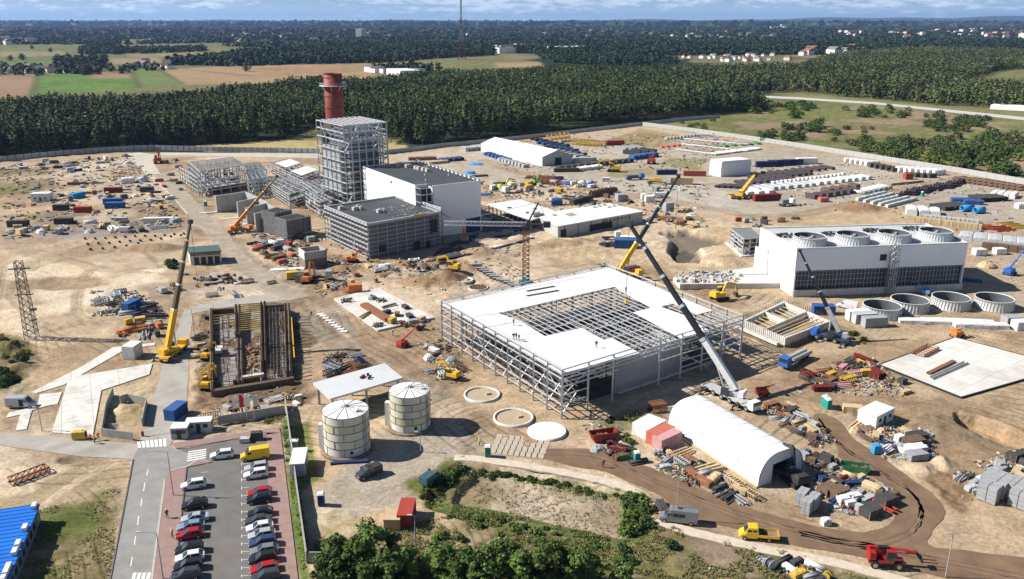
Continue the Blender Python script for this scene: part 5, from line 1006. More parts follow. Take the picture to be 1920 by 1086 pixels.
for u, v0, v1, h_, m_ in ((.0, 0, 1, 2.6, gr), (.02, .0, 1, 2.4, dkf), (.29, .56, 1, 3.6, dkf), (.33, .56, 1, 3.4, dkf), (.30, .05, .6, 2.2, gr), (.34, .05, .6, 2.2, gr), (.58, .2, 1.03, 3.2, dkf), (.62, .2, 1.03, 3.4, dkf), (.56, .0, .55, 1.8, gr), (.86, 0.05, .98, 3.2, dkf), (.90, 0.05, .98, 3.2, gr), (.75, .1, .95, 1.2, gr)):
    prt('form_wall', m_, fp, lambda b: [b.poly(sub(PQ, u, u + .009, v0, v1), 0, h_ * .72)] + [b.box((*bil(PQ, u + .016, v0 + (v1 - v0) * k / 26), h_ * .36), (.5, .12, h_ * .8), .1) for k in range(27)], True)
prt('front_trench_wall', dkf, fp, lambda b: [b.poly(sub(PQ, .03, .95, -.01, .012), -.2, 1.6), b.poly(sub(PQ, .25, .55, .07, .085), 0, 1.5), b.poly(sub(PQ, .0, .28, .98, 1.0), 0, 1.8), b.poly(sub(PQ, .6, .86, .98, 1.0), 0, 2.0)], True)
prt('crossbeam', mat('yellow_beam', (.45, .33, .10), .8, var=.2), fp, lambda b: [b.bar(b3(PQ, .35, v, 2.7), b3(PQ, .58, v, 2.7), .22) for v in [.60 + .03 * k for k in range(14)]] + [b.bar(b3(PQ, .04, v, 1.5), b3(PQ, .28, v, 1.7), .18) for v in (.78, .82, .86, .9)], True)
prt('yellow_rail', yellow, fp, lambda b: [b.bar(b3(PQ, .94, .78, 1.6), b3(PQ, .96, .22, 1.6), .3), b.bar(b3(PQ, .88, .8, 1.6), b3(PQ, .89, .62, 1.6), .3)], True)
def rebar(b):
    for _ in range(620):
        u = rng.choice((.05, .15, .2, .3, .34, .45, .6, .66, .72, .8, .84, .9)) + rng.uniform(-.02, .02); v = rng.random(); z = rng.uniform(1.2, 3.6); p = b3(PQ, u, v, 0); b.bar(p, p + Vector((rng.uniform(-.1, .1), rng.uniform(-.1, .1), z)), .06)
prt('rebar', rust, fp, rebar, True)['kind'] = 'stuff'
def grid(b):
    for k in range(34): v = k / 34; b.bar(b3(PQ, .64, v, 1.4), b3(PQ, .86, v, 1.4 + rng.uniform(-.3, .3)), .1)
    for k in range(24): v = k / 24; b.bar(b3(PQ, .05, v, .4), b3(PQ, .28, v, .5), .09)
    for k in range(20): v = k / 22; b.bar(b3(PQ, .92, v, .25), b3(PQ, 1.16, v * .97 + .01, .2), .14)  # bars right of the pit stand in for its shadow and outline
    for u in (.68, .72, .76, .8): b.bar(b3(PQ, u, 0.05, 1.5), b3(PQ, u, .97, 1.5), .1)
prt('rebar_shadow_mat', mat('rebar_grey', (.16, .145, .13), .8, var=.4), fp, grid, True)['kind'] = 'stuff'
prt('loose_earth', mat('pit_soil', (.27, .17, .10), .95, var=.3), fp, lambda b: [b.box((*bil(PQ, .36 + .2 * rng.random(), .15 + .35 * rng.random()), .3), (rng.uniform(.6, 2), rng.uniform(.6, 2), rng.uniform(.3, .9)), rng.random() * 3, taper=.5) for _ in range(60)], True)
prt('white_stage', conc, fp, lambda b: [b.poly(sub(PQ, .05, .14, .42, .5), .8, 1.2), b.poly(sub(PQ, .35, .6, .08, .1), .8, 1.7)], True)
sf = thing('foundation_walls', 'square low concrete foundation with timber props by the blue crane', 'foundation', at(1475, 612)); FQ = [v2(at(*p)) for p in ((1471, 648), (1557, 615), (1468, 577), (1392, 614))]
for q in ((0, 1, 0, .04), (0, 1, .96, 1), (0, .03, .04, .96), (.97, 1, .04, .96), (.0, 1, .48, .5), (.48, .5, .5, .96)): prt('wall', conc, sf, lambda b: b.poly(sub(FQ, *q), -.5, 2.0), True)
prt('floor', cgrey, sf, lambda b: b.poly(sub(FQ, 0, 1, 0, 1), -.5, .02), True)
prt('timber_prop', timber, sf, lambda b: [b.bar(b3(FQ, .06, v, 1.6), b3(FQ, .94, v, 1.6), .22) for v in (.1, .2, .3, .4)] + [b.bar(b3(FQ, u, .52, 1.3), b3(FQ, u, .95, 1.3), .2) for u in (.1, .2, .3, .4, .6, .7, .8, .9)], True)
prt('scaffold_ring', rust, sf, lambda b: [b.bar(edgept(FQ, e, k / 22, -.4) + o_, edgept(FQ, e, k / 22, 2.8) + o_, .1) for e, o_ in ((0, Vector((.5, -.8, 0))), (3, Vector((-1, 0, 0))), (1, Vector((1, .4, 0))), (2, Vector((0, 1, 0)))) for k in range(22)], True)
prt('rim_block', conc, sf, lambda b: [b.box(tuple(edgept(FQ, 3, k / 16, .4) + Vector((-1.5, -.3, 0))), (.9, 1.1, .8), .5) for k in range(16)] + [b.box(tuple(edgept(FQ, 2, k / 14, .4) + Vector((0, 1.8, 0))), (.9, .9, .8), .9) for k in range(14)], True)
sh = thing('shed', 'pale rendered shed with a dark green low pitched roof beside the track', 'shed', at(388, 490)); hs = heightof(358, 496, 474); GQ = [v2(at(358, 497)), v2(at(416, 493)), None, None]; GQ[3] = GQ[0] + v2((-7, 8.2)) * .0 + v2(at(352.5, 463, hs)) - v2(at(357, 473, hs)); GQ[2] = GQ[1] + (GQ[3] - GQ[0])
prt('wall', mat('render_pale', (.6, .57, .52), .85), sh, lambda b: b.poly(sub(GQ, 0, 1, 0, 1), 0, hs), True); prt('roof', mat('green_roof', (.07, .12, .115), .7), sh, lambda b: b.poly(sub(GQ, -.03, 1.03, -.06, 1.04), hs, hs + .3), True)
prt('dark_front', steel_d, sh, lambda b: [b.poly(sub(GQ, .12 + k * .22, .28 + k * .22, -.012, 0), 0, 2.6) for k in range(4)], True); prt('fascia', timber_d, sh, lambda b: b.poly(sub(GQ, .0, 1, -.02, 0), hs - 1.1, hs - .05), True)
fence_m = mat('fence_panel', (.44, .45, .45), .75, 0, .12, .3); wallm = mat('wall_grey', (.34, .335, .315), .9, var=.12, sc_=.4, dirt=.3)
def wallrun(nm, lab, cat, P, h, m, th=.2, step=3.0, post=True, pm=None, pname='post'):
    Pw_ = [v2(p) for p in W(P)]; c = Pw_[len(Pw_) // 2]; t = thing(nm, lab, cat, (c.x, c.y, 0)); pb = MB()
    for i, (a, b_) in enumerate(zip(Pw_[:-1], Pw_[1:])):
        n = Vector((-(b_ - a).y, (b_ - a).x)).normalized() * th / 2
        prt('panel', m, t, lambda b: b.poly([tuple(a + n), tuple(a - n), tuple(b_ - n), tuple(b_ + n)], 0, h), True)
        k = max(1, int((b_ - a).length / step))
        for j in range(k): q = a.lerp(b_, j / k); pb.box((q.x, q.y, h / 2 + .08), (.28, .28, h + .16), math.atan2(n.y, n.x))
    if post: o = pb.build('posts', pm or galv_d, t, True); o['kind'] = 'stuff'
    return t
wallrun('perimeter_fence', 'grey slatted perimeter fence along the edge of the pine forest', 'fence', [(-260, 335), (-100, 315), (0, 303), (60, 297), (120, 291), (200, 285), (290, 281), (400, 284), (520, 286), (600, 288)], 3.0, fence_m, step=4, pm=steel_d)
wallrun('perimeter_fence', 'pale panel fence behind the long white tent along the forest edge', 'fence', [(722, 289), (780, 283), (830, 276), (905, 269), (1000, 259), (1100, 247), (1205, 235), (1290, 226), (1350, 221)], 2.6, fence_m, step=5)
wallrun('perimeter_fence', 'long pale concrete fence between the storage yard and the green meadow', 'fence', [(1205, 236), (1300, 248), (1400, 262), (1500, 277), (1600, 293), (1700, 309), (1800, 325), (1920, 346), (2100, 378), (2300, 415)], 3.0, mat('fence_pale', (.42, .43, .42), .8, var=.08), step=5)
wallrun('boundary_wall', 'grey concrete wall along the grass strip right of the car park', 'wall', [(535.5, 762), (548, 850), (556, 915), (565, 980), (576, 1058)], 2.3, wallm, step=4, post=False)
wallrun('boundary_wall', 'grey concrete wall behind the flag poles at the top of the car park', 'wall', [(409, 797), (450, 790), (535, 776)], 2.0, wallm, step=4, post=False)
wallrun('boundary_wall', 'short grey wall at the bottom end of the car park wall', 'wall', [(576, 1056), (640, 1056)], 2.0, wallm, step=4, post=False)
wallrun('retaining_wall', 'low concrete retaining wall around the dark ramp beside the crossing', 'wall', [(250, 826), (203, 820), (192, 818), (200, 770), (213, 740)], 1.8, wallm, step=4, post=False)
prt('shade', MATS['pit_soil'], wallrun('retaining_wall', 'angled concrete retaining wall in the left ramp pit', 'wall', [(268, 800), (276, 760), (240, 752), (226, 757)], 1.8, wallm, step=4, post=False), lambda b: b.box((*v2(at(250, 762)), .02), (4, 1, .04)), True)
PAINT = {n: mat('car_' + n, c, .3, .1, .08, 1.2, spec=.6, dirt=.10) for n, c in dict(white=(.78, .78, .78), black=(.018, .019, .022), dark=(.05, .055, .065), silver=(.42, .44, .46), grey=(.20, .21, .23), red=(.42, .015, .02), blue=(.03, .06, .14), yellow=(.82, .52, .02), teal=(.06, .12, .14), lblue=(.20, .30, .42)).items()}
lampw = mat('lamp_glass', (.8, .8, .75), .2); lampr = mat('tail_glass', (.4, .02, .02), .3); rim_m = mat('wheel_rim', (.4, .4, .41), .4, .5)
def wheel(par, x, y, r=.34, w_=.24, rim=True):
    o = prt('wheel', black, par, lambda b: b.cyl((0, -w_ / 2, 0), (0, w_ / 2, 0), r, n=14)); o.location = (x, y, r)
    if rim: prt('rim', rim_m, o, lambda b: b.cyl((0, -w_ / 2 - .01, 0), (0, w_ / 2 + .01, 0), r * .6, n=10))
    return o
def loft(b, st, m=0):   # stations (x, halfwidth low, halfwidth high, z low, z high)
    vs = []; 
    for x, a, c, z0, z1 in st:
        zm = z0 + (z1 - z0) * .55
        vs += [(x, -a * .93, z0), (x, -a, zm), (x, -c, z1), (x, c, z1), (x, a, zm), (x, a * .93, z0)]
    n = len(st); fs = [(i * 6 + k, i * 6 + (k + 1) % 6, i * 6 + 6 + (k + 1) % 6, i * 6 + 6 + k) for i in range(n - 1) for k in range(6)]
    b.add(vs, fs, m, False); b.add(vs, [tuple(range(5, -1, -1)), tuple(range(6 * (n - 1), 6 * n))], m)
def car(kind, colr, lab, grp, loc, rz):
    t = thing('parked_car', lab, 'car', (loc[0], loc[1], gz(loc[0], loc[1]) if loc[2] == 0 else loc[2]), rz, grp)
    p = PAINT[colr]; suv = kind == 'suv'; H_ = 1.62 if suv else 1.42; b0 = 1.02 if suv else .93; rear = -2.15 if kind != 'sedan' else -2.3
    prt('body', p, t, lambda b: loft(b, [(rear, .78, .70, .38, b0 * .92), (rear + .25, .88, .80, .28, b0), (-.6, .90, .84, .24, b0), (.75, .90, .84, .24, b0), (1.6, .88, .80, .26, b0 * .88), (2.05, .80, .70, .32, b0 * .78), (2.2, .66, .58, .4, b0 * .66)]))
    rx = {'suv': (-2.0, -1.7), 'hatch': (-1.95, -1.35), 'sedan': (-1.75, -.95)}[kind]
    prt('windows', glass, t, lambda b: b.add([(rx[0], -.78, b0 - .02), (1.05, -.80, b0 - .02), (1.05, .80, b0 - .02), (rx[0], .78, b0 - .02), (rx[1], -.62, H_ - .03), (.25, -.62, H_ - .03), (.25, .62, H_ - .03), (rx[1], .62, H_ - .03)], BOXF))
    prt('roof', p, t, lambda b: b.add([(rx[1] - .08, -.64, H_ - .05), (.28, -.64, H_ - .05), (.28, .64, H_ - .05), (rx[1] - .08, .64, H_ - .05), (rx[1], -.58, H_ + .02), (.2, -.58, H_ + .02), (.2, .58, H_ + .02), (rx[1], .58, H_ + .02)], BOXF))
    prt('pillars', p, t, lambda b: [b.bar((x0, s * .80, b0 - .02), (x1, s * .635, H_ - .02), .09) for s in (-1, 1) for x0, x1 in ((1.05, .25), (-.15, -.2), (rx[0], rx[1]))])
    for s in (-1, 1):
        prt('headlight', lampw, t, lambda b: b.box((2.08, s * .6, b0 * .66), (.2, .26, .13))); prt('tail_light', lampr, t, lambda b: b.box((rear + .02, s * .66, b0 * .84), (.1, .18, .22)))
        for x in (-1.32, 1.35): wheel(t, x, s * .8)
    return t
axis = math.atan2(32.7, -9.7); AC = axis + math.pi / 2
CARS = [('suv', 'white', 363, 908, 'white estate car alone near the top of the left parking row'), ('suv', 'black', 365, 945, 'black large SUV below the lone white car in the left parking row'),
 ('sedan', 'silver', 365, 970, 'silver saloon beside the black SUV in the left parking row'), ('hatch', 'lblue', 358, 985, 'steel blue hatchback between the silver saloon and the red car'),
 ('hatch', 'red', 356, 1000, 'red hatchback, the only red car in the left parking row'), ('suv', 'black', 355, 1028, 'black estate below the gap under the red car in the left row'), ('hatch', 'white', 356, 1043, 'white hatchback between two black cars low in the left parking row'),
 ('suv', 'black', 353, 1060, 'black car just below the lower white hatchback in the left row'), ('suv', 'dark', 349, 1077, 'dark car at the bottom edge of the left parking row'),
 ('suv', 'silver', 481, 876, 'dull silver car directly below the yellow van in the right row'), ('suv', 'white', 480, 888, 'white car tight beside the dull silver car near the yellow van'),
 ('hatch', 'red', 487, 922, 'bright red hatchback in the upper half of the right parking row'), ('suv', 'black', 486, 934, 'black car tucked against the upper red hatchback in the right row'),
 ('hatch', 'black', 488, 960, 'black hatchback first below the gap in the right parking row'), ('sedan', 'dark', 484, 974, 'dark saloon sticking out left above the two pale cars in the right row'),
 ('hatch', 'white', 487, 987, 'white hatchback above the pale silver one in the right row'), ('hatch', 'silver', 491, 1001, 'pale silver hatchback directly below the white one in the right row'),
 ('suv', 'blue', 493, 1016, 'dark blue estate directly below the pale silver hatchback'), ('hatch', 'grey', 496, 1030, 'grey hatchback third above the lower red car in the right row'),
 ('suv', 'black', 493, 1046, 'glossy black SUV directly above the lower red car'), ('hatch', 'red', 496, 1064, 'bright red car near the bottom of the right parking row'), ('suv', 'dark', 498, 1080, 'dark grey car at the bottom edge of the right parking row'),
 ('suv', 'white', 416, 852, 'white SUV standing in the lane beside the zebra crossing')]
for i, (k, c, px, py, lab) in enumerate(CARS):
    p = at(px, py, .7); car(k, c, lab, 'cars in the car park', (p.x, p.y, .012), AC + rng.uniform(-.03, .03) + (0 if i % 5 else .03))
for k, c, px, py, a, lab in (('suv', 'black', 1132, 459, 2.2, 'left black car beside the blue sheds near the crane hook'), ('suv', 'black', 1146, 458, 2.2, 'right black car beside the blue sheds near the crane hook')):
    p = at(px, py, .5); car(k, c, lab, 'cars by the blue sheds', (p.x, p.y, 0), a)
def van(colr, lab, px, py, rz, L=5.6, H_=2.45, W_=1.98, wins=0, open_=False, nm='van', cat='van'):
    p0 = at(px, py, 1.0); t = thing(nm, lab, cat, (p0.x, p0.y, max(0, gz(p0.x, p0.y))), rz); p = PAINT[colr]; h = L / 2
    prt('body', p, t, lambda b: loft(b, [(-h, W_ / 2 - .04, W_ / 2 - .14, .4, H_), (-h + .1, W_ / 2, W_ / 2 - .1, .35, H_ + .03), (h - 2.0, W_ / 2, W_ / 2 - .12, .35, H_), (h - 1.7, W_ / 2, W_ / 2 - .18, .35, H_ - .15), (h - .95, W_ / 2, W_ / 2 - .12, .35, 1.25), (h - .15, W_ / 2 - .08, W_ / 2 - .2, .38, 1.02), (h, W_ / 2 - .2, W_ / 2 - .3, .42, .8)]))
    prt('windscreen', glass, t, lambda b: b.add([(h - .93, -.8, 1.3), (h - .93, .8, 1.3), (h - 1.66, .74, H_ - .15), (h - 1.66, -.74, H_ - .15), (h - 1.0, -.8, 1.2), (h - 1.0, .8, 1.2), (h - 1.8, .74, H_ - .25), (h - 1.8, -.74, H_ - .25)], [(0, 1, 2, 3), (4, 7, 6, 5), (0, 4, 5, 1), (3, 2, 6, 7)]))
    for s in (-1, 1):
        prt('side_window', glass, t, lambda b: b.box((h - 1.75, s * (W_ / 2 - .05), 1.62), (.8, .08, .5)))
        for k in range(wins): prt('side_window', glass, t, lambda b: b.box((h - 2.75 - k * 1.05, s * (W_ / 2 - .04), 1.68), (.95, .08, .62)))
        for x in (-h + 1.1, h - .95): wheel(t, x, s * (W_ / 2 - .12), .36)
        prt('headlight', lampw, t, lambda b: b.box((h - .1, s * .7, .85), (.15, .25, .15)))
    if open_: prt('side_door', dark, t, lambda b: b.box((h - 2.6, -(W_ / 2 - .02), 1.3), (.9, .08, 1.5)))
    if wins: prt('roof_vent', steel_d, t, lambda b: b.box((-.2, 0, H_ + .08), (.6, .5, .14)))
    return t
van('yellow', 'yellow panel van parked above the right row of cars', 478, 851, AC, 5.4, 2.3)
van('silver', 'grey panel van with its side door open on the broken concrete slabs', 40, 755, .05, 6.0, 2.4, open_=True)
van('grey', 'grey minibus with dark side windows at the edge of the brown dirt road', 1272, 968, math.pi - .22, 6.4, 2.5, wins=2)
van('dark', 'dark muddy van parked on gravel below the cream tanks', 691, 884, ang((712, 878), (672, 892)) + math.pi * 0, 5.0, 1.95, wins=1)
van('white', 'white panel van driving on the yard road past the crane boom', 1235, 366, math.pi - .1, 5.8, 2.3)
van('white', 'white van parked near the fan ring beside the blue cabin', 1589, 572, 2.5, 5.8, 2.3)
van('white', 'white van with open load among the timber at the left pipe trench', 238, 431, .1, 5.8, 2.2)
van('silver', 'silver van standing alone on the sand left of the crane boom', 303, 543, 2.3, 4.8, 1.9)
van('white', 'white small van on the left yard near the dark bundles', 276, 376, 2.9, 4.6, 1.8)
van('teal', 'dark teal van hidden under the scaffold by the pond bushes', 808, 893, 1.0, 4.8, 1.8)
p0 = at(1422, 1002, .8); t = thing('dropside_truck', 'yellow crew cab truck with an open load bed beside the slab path', 'truck', (p0.x, p0.y, .05), math.pi - .16); yl = PAINT['yellow']
prt('cab', yl, t, lambda b: loft(b, [(.2, .98, .84, .5, 2.3), (.5, .98, .84, .45, 2.32), (1.7, .98, .82, .45, 2.25), (2.3, .96, .84, .45, 1.4), (2.95, .9, .74, .5, 1.05), (3.1, .75, .6, .55, .85)]))
prt('windscreen', glass, t, lambda b: b.add([(2.32, -.78, 1.42), (2.32, .78, 1.42), (1.76, .72, 2.2), (1.76, -.72, 2.2)], [(0, 1, 2, 3)]))
for s in (-1, 1):
    for x in (.7, 1.55): prt('side_window', glass, t, lambda b: b.box((x, s * .92, 1.75), (.62, .08, .5)))
    for x in (-1.6, 2.2): wheel(t, x, s * .85, .38)
prt('load_bed', yl, t, lambda b: [b.box((-1.5, 0, .85), (3.3, 2.1, .12)), b.box((-1.5, 1.03, 1.08), (3.3, .05, .42)), b.box((-1.5, -1.03, 1.08), (3.3, .05, .42)), b.box((-3.13, 0, 1.08), (.05, 2.1, .42)), b.box((.13, 0, 1.25), (.06, 2.1, .8))])
prt('bed_floor', timber_d, t, lambda b: b.box((-1.5, 0, .93), (3.2, 1.98, .03))); prt('bed_load', steel_d, t, lambda b: b.box((-.5, -.2, 1.15), (.9, 1.3, .4)))
p0 = at(1660, 1050, 1.0); t = thing('telehandler', 'red rotating telehandler with black forks and white lettering on its boom', 'telehandler', (p0.x, p0.y, .05), -.13); rp = PAINT['red']
prt('chassis', rp, t, lambda b: [b.box((0, 0, .95), (5.2, 1.3, .6)), b.box((-.2, 0, 1.35), (2.4, 2.2, .35))])
for x in (-1.75, 1.75):
    for s in (-1, 1): wheel(t, x, s * 1.0, .62, .5)
prt('turret', rp, t, lambda b: [b.box((-1.2, .5, 2.0), (2.6, .9, .9)), b.box((-2.2, 0, 2.1), (.9, 2.2, 1.2)), b.cyl((0, 0, 1.4), (0, 0, 1.7), 1.0, n=16)])
prt('cab', glass, t, lambda b: b.box((.5, -.75, 2.35), (1.5, .85, 1.4), taper=.85)); prt('cab_roof', rp, t, lambda b: b.box((.5, -.75, 3.08), (1.4, .8, .1)))
prt('boom', rp, t, lambda b: [b.bar((-2.5, .2, 2.9), (3.2, .2, 2.55), .5, .6)]); prt('boom_extension', rp, t, lambda b: b.bar((2.8, .2, 2.57), (4.4, .2, 2.45), .38, .46)); prt('boom_head', black, t, lambda b: [b.bar((4.3, .2, 2.4), (5.2, .2, 1.5), .3), b.bar((4.1, .2, 2.7), (4.7, .2, 2.2), .35), b.bar((5.2, -.5, 1.5), (5.2, .9, 1.5), .15, .8)])
for s in (-.2, .6): prt('fork', black, t, lambda b: b.bar((5.2, s, 1.2), (7.6, s, 1.15), .14, .08))
prt('engine_cover', black, t, lambda b: b.box((-.5, .2, 3.0), (1.6, .6, .5)))
def lettering(par, text, size, loc, rot, m, nm='lettering'):
    c = bpy.data.curves.new(nm, 'FONT'); c.body = text; c.size = size; c.extrude = .01; c.align_x = 'CENTER'; c.align_y = 'CENTER'; c.materials.append(m)
    o = bpy.data.objects.new(nm, c); COL.objects.link(o); me = bpy.data.meshes.new_from_object(o); bpy.data.objects.remove(o); o = bpy.data.objects.new(nm, me); COL.objects.link(o); o.parent = par; o.location = loc; o.rotation_euler = rot; return o
lettering(t, 'MANITOU', .42, (1.8, -.075, 2.64), (math.pi / 2, R(3.5), 0), PAINT['white'])
def mobile_crane(lab, px, py, rz, tip, cm, boom_m, ncar=4, w0=.95, w1=.45, base_col=None, slew=None, nm='mobile_crane', outr=True, cab_m=None, hook=True, boomtop=None, L=11.5):
    p = at(px, py); t = thing(nm, lab, 'crane', (p.x, p.y, max(0, gz(p.x, p.y))), rz); cab_m = cab_m or cm
    prt('carrier', cm, t, lambda b: [b.box((0, 0, 1.15), (L, 2.3, .5)), b.box((-.5, 0, 1.45), (L * .8, 2.6, .15))]); prt('driver_cab', cab_m, t, lambda b: [b.box((L / 2 + .2, 0, 1.7), (1.7, 2.5, 1.8), taper=.93)]); prt('windscreen', glass, t, lambda b: b.box((L / 2 + 1.05, 0, 2.1), (.12, 2.1, .7)))
    for i in range(ncar):
        for s in (-1, 1): wheel(t, -L / 2 + 1 + i * (L - 1.8) / (ncar - 1), s * 1.05, .62, .5)
    if outr:
        for x in (-L * .38, L * .3):
            for s in (-1, 1): prt('outrigger', steel_d, t, lambda b: [b.bar((x, s * .9, 1.0), (x, s * 3.3, .9), .35), b.cyl((x, s * 3.2, .95), (x, s * 3.2, .1), .16, n=8), b.cyl((x, s * 3.2, .12), (x, s * 3.2, 0), .55, n=10)])
    lt = Vector(tip) - Vector(t.location); c, s_ = math.cos(-rz), math.sin(-rz); lt = Vector((lt.x * c - lt.y * s_, lt.x * s_ + lt.y * c, lt.z)); d2 = Vector((lt.x, lt.y, 0)).normalized(); nx = Vector((-d2.y, d2.x, 0)); a_ = math.atan2(d2.y, d2.x)
    prt('slewing_deck', cm, t, lambda b: [b.cyl((0, 0, 1.5), (0, 0, 1.75), 1.1, n=16), b.box(tuple(-d2 * 1.0 + Vector((0, 0, 2.1))), (4.4, 2.2, .8), a_)]); prt('counterweight', boom_m if boom_m is not yellow else cm, t, lambda b: b.box(tuple(-d2 * 2.9 + Vector((0, 0, 2.3))), (1.2, 2.6, 1.3), a_)); prt('operator_cab', glass, t, lambda b: b.box(tuple(nx * 1.35 + d2 * .6 + Vector((0, 0, 2.5))), (1.6, .8, 1.5), a_))
    foot = -d2 * 1.4 + Vector((0, 0, 2.9)); v = lt - foot; n = 5; cuts = [0, .30, .5, .68, .85, 1.0] if boomtop else [0, .27, .47, .65, .83, 1.0]
    for i in range(n):
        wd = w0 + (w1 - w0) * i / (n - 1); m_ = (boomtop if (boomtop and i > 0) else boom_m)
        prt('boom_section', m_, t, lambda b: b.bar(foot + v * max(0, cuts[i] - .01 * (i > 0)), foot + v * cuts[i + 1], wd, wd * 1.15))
        if i: prt('boom_collar', galv, t, lambda b: b.bar(foot + v * (cuts[i] - .008), foot + v * (cuts[i] + .008), wd * 1.35, wd * 1.4))
    prt('boom_head', steel_d, t, lambda b: [b.box(tuple(lt), (w1 * 2.2, w1 * 1.6, w1 * 2), a_)]); prt('boom_ram', galv, t, lambda b: b.cyl(tuple(d2 * 1.0 + Vector((0, 0, 2.2))), tuple(foot + v * .2 - Vector((0, 0, .3))), .2, n=8))
    if hook: hz = lt.z * .5; prt('hoist_rope', steel_d, t, lambda b: b.bar(tuple(lt), (lt.x + .01, lt.y, lt.z - hz), .07)); prt('hook_block', yellow, t, lambda b: b.box((lt.x, lt.y, lt.z - hz), (.5, .4, .9)))
    return t
tp = lambda px, py, Y: tuple(atY(px, py, Y))
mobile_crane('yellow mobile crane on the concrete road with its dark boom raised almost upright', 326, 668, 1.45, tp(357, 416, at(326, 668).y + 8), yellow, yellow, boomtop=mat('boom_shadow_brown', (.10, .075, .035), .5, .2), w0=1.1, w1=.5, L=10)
mobile_crane('largest mobile crane, white lower boom and black upper boom, beside the steel hall', 1366, 750, ang((1345, 738), (1400, 765)), tp(1180, 419, 185), galv, PAINT['white'], ncar=6, boomtop=mat('boom_black', (.035, .036, .04), .45, .3), w0=1.15, w1=.62, L=14, cab_m=PAINT['white'])
mobile_crane('yellow mobile crane half hidden behind the steel hall with a long black boom', 1168, 524, 0.4, tp(1272, 331, at(1168, 524).y + 4), yellow, yellow, boomtop=MATS['boom_black'], w0=1.1, w1=.5)
mobile_crane('blue mobile crane beside the square foundation with a black boom', 1560, 640, 2.4, tp(1500, 470, at(1560, 640).y + 4), PAINT['blue'], galv, boomtop=MATS['boom_black'], w0=.9, w1=.4, L=9, cab_m=bluep, hook=False)
mobile_crane('small orange mobile crane in front of the raw concrete bay walls', 448, 436, .5, tp(519, 331, at(448, 436).y + 10), orange, orange, w0=1.0, w1=.5, L=9, hook=False, boomtop=mat('boom_brown', (.30, .15, .06), .5, .1))
mobile_crane('bright yellow mobile crane on the storage yard with its short boom raised', 1392, 372, math.pi + .2, tp(1416, 328, at(1392, 372).y + 10), yellow, yellow, w0=1.6, w1=1.1, L=11, hook=False)
p = at(986, 533); t = thing('tower_crane', 'orange tower crane mast with a pale lattice jib reaching to the white hall', 'tower crane', (p.x, p.y, 0), 0)
hm_ = heightof(986, 533, 430)
def lattice(b, p0, p1, w_, n, th=.14):
    p0, p1 = Vector(p0), Vector(p1); d = (p1 - p0).normalized(); up = Vector((0, 0, 1)) if abs(d.z) < .9 else Vector((1, 0, 0)); x = d.cross(up).normalized() * w_ / 2; y = d.cross(x).normalized() * w_ / 2
    cs = [x + y, x - y, -x - y, -x + y]
    for c in cs: b.bar(p0 + c, p1 + c, th)
    for k in range(n):
        a, e = p0.lerp(p1, k / n), p0.lerp(p1, (k + 1) / n)
        for i in range(4): b.bar(a + cs[i], e + cs[(i + 1) % 4], th * .7); b.bar(a + cs[i], a + cs[(i + 1) % 4], th * .7)
prt('mast', mat('crane_rust', (.52, .22, .09), .6, 0, .15), t, lambda b: lattice(b, (0, 0, 4), (0, 0, hm_), 1.9, 10, .22)); prt('mast_base', mat('crane_teal', (.06, .16, .24), .6), t, lambda b: [lattice(b, (0, 0, 0), (0, 0, 4), 2.0, 3, .28), b.box((0, 0, .4), (4.5, 4.5, .8))])
prt('slewing_unit', steel_d, t, lambda b: [b.box((0, 0, hm_ + .5), (2.4, 2.4, 1.2))])
jt = at(833, 422, hm_ + 1); jl = Vector((jt.x - p.x, jt.y - p.y, hm_ + 1.6)); cj = -jl.normalized() * 9; cj.z = hm_ + 1.6
prt('jib', mat('jib_pale', (.5, .53, .56), .5), t, lambda b: lattice(b, (0, 0, hm_ + 1.6), tuple(jl), 1.2, 18, .14)); prt('counter_jib', steel_d, t, lambda b: [b.bar((0, 0, hm_ + 1.6), tuple(cj), 1.6, .4), b.box((cj.x * .9, cj.y * .9, cj.z), (2.2, 2, 1.6))])
ct_ = Vector((3.8, 0, hm_ + 8.5)); prt('luffing_mast', steel_d, t, lambda b: b.bar((0, 0, hm_ + 1), tuple(ct_), .45)); prt('stay', galv, t, lambda b: [b.bar(tuple(ct_), tuple(jl * .95 + Vector((0, 0, 1))), .09), b.bar(tuple(ct_), tuple(cj), .09)])
t = thing('climbing_crane', 'small orange slewing crane column at the corner of the white hall', 'crane', tuple(at(871, 450)))
prt('column', orange, t, lambda b: [lattice(b, (0, 0, 0), (0, 0, 5), 1.2, 4, .2)]); prt('jib', orange, t, lambda b: b.bar((0, 0, 5), (-9, 3, 10), .3)); prt('base', cgrey, t, lambda b: b.box((0, 0, .5), (3, 3, 1)))
p = at(60, 634); t = thing('lattice_pylon', 'rusty lattice pylon standing on the sand at the left edge', 'pylon', (p.x, p.y, 0), .2); hp = heightof(60, 634, 490)
def taper_lattice(b, w0, w1, z0, z1, n, th):
    for k in range(n):
        za, zb = z0 + (z1 - z0) * k / n, z0 + (z1 - z0) * (k + 1) / n; wa = w0 + (w1 - w0) * k / n; wb_ = w0 + (w1 - w0) * (k + 1) / n
        ca = [(sx * wa / 2, sy * wa / 2, za) for sx, sy in ((-1, -1), (1, -1), (1, 1), (-1, 1))]; cb = [(sx * wb_ / 2, sy * wb_ / 2, zb) for sx, sy in ((-1, -1), (1, -1), (1, 1), (-1, 1))]
        for i in range(4): b.bar(ca[i], cb[i], th * 1.3); b.bar(ca[i], cb[(i + 1) % 4], th); b.bar(ca[(i + 1) % 4], cb[i], th); b.bar(cb[i], cb[(i + 1) % 4], th)
pm_ = mat('pylon_steel', (.17, .135, .11), .8, .1)
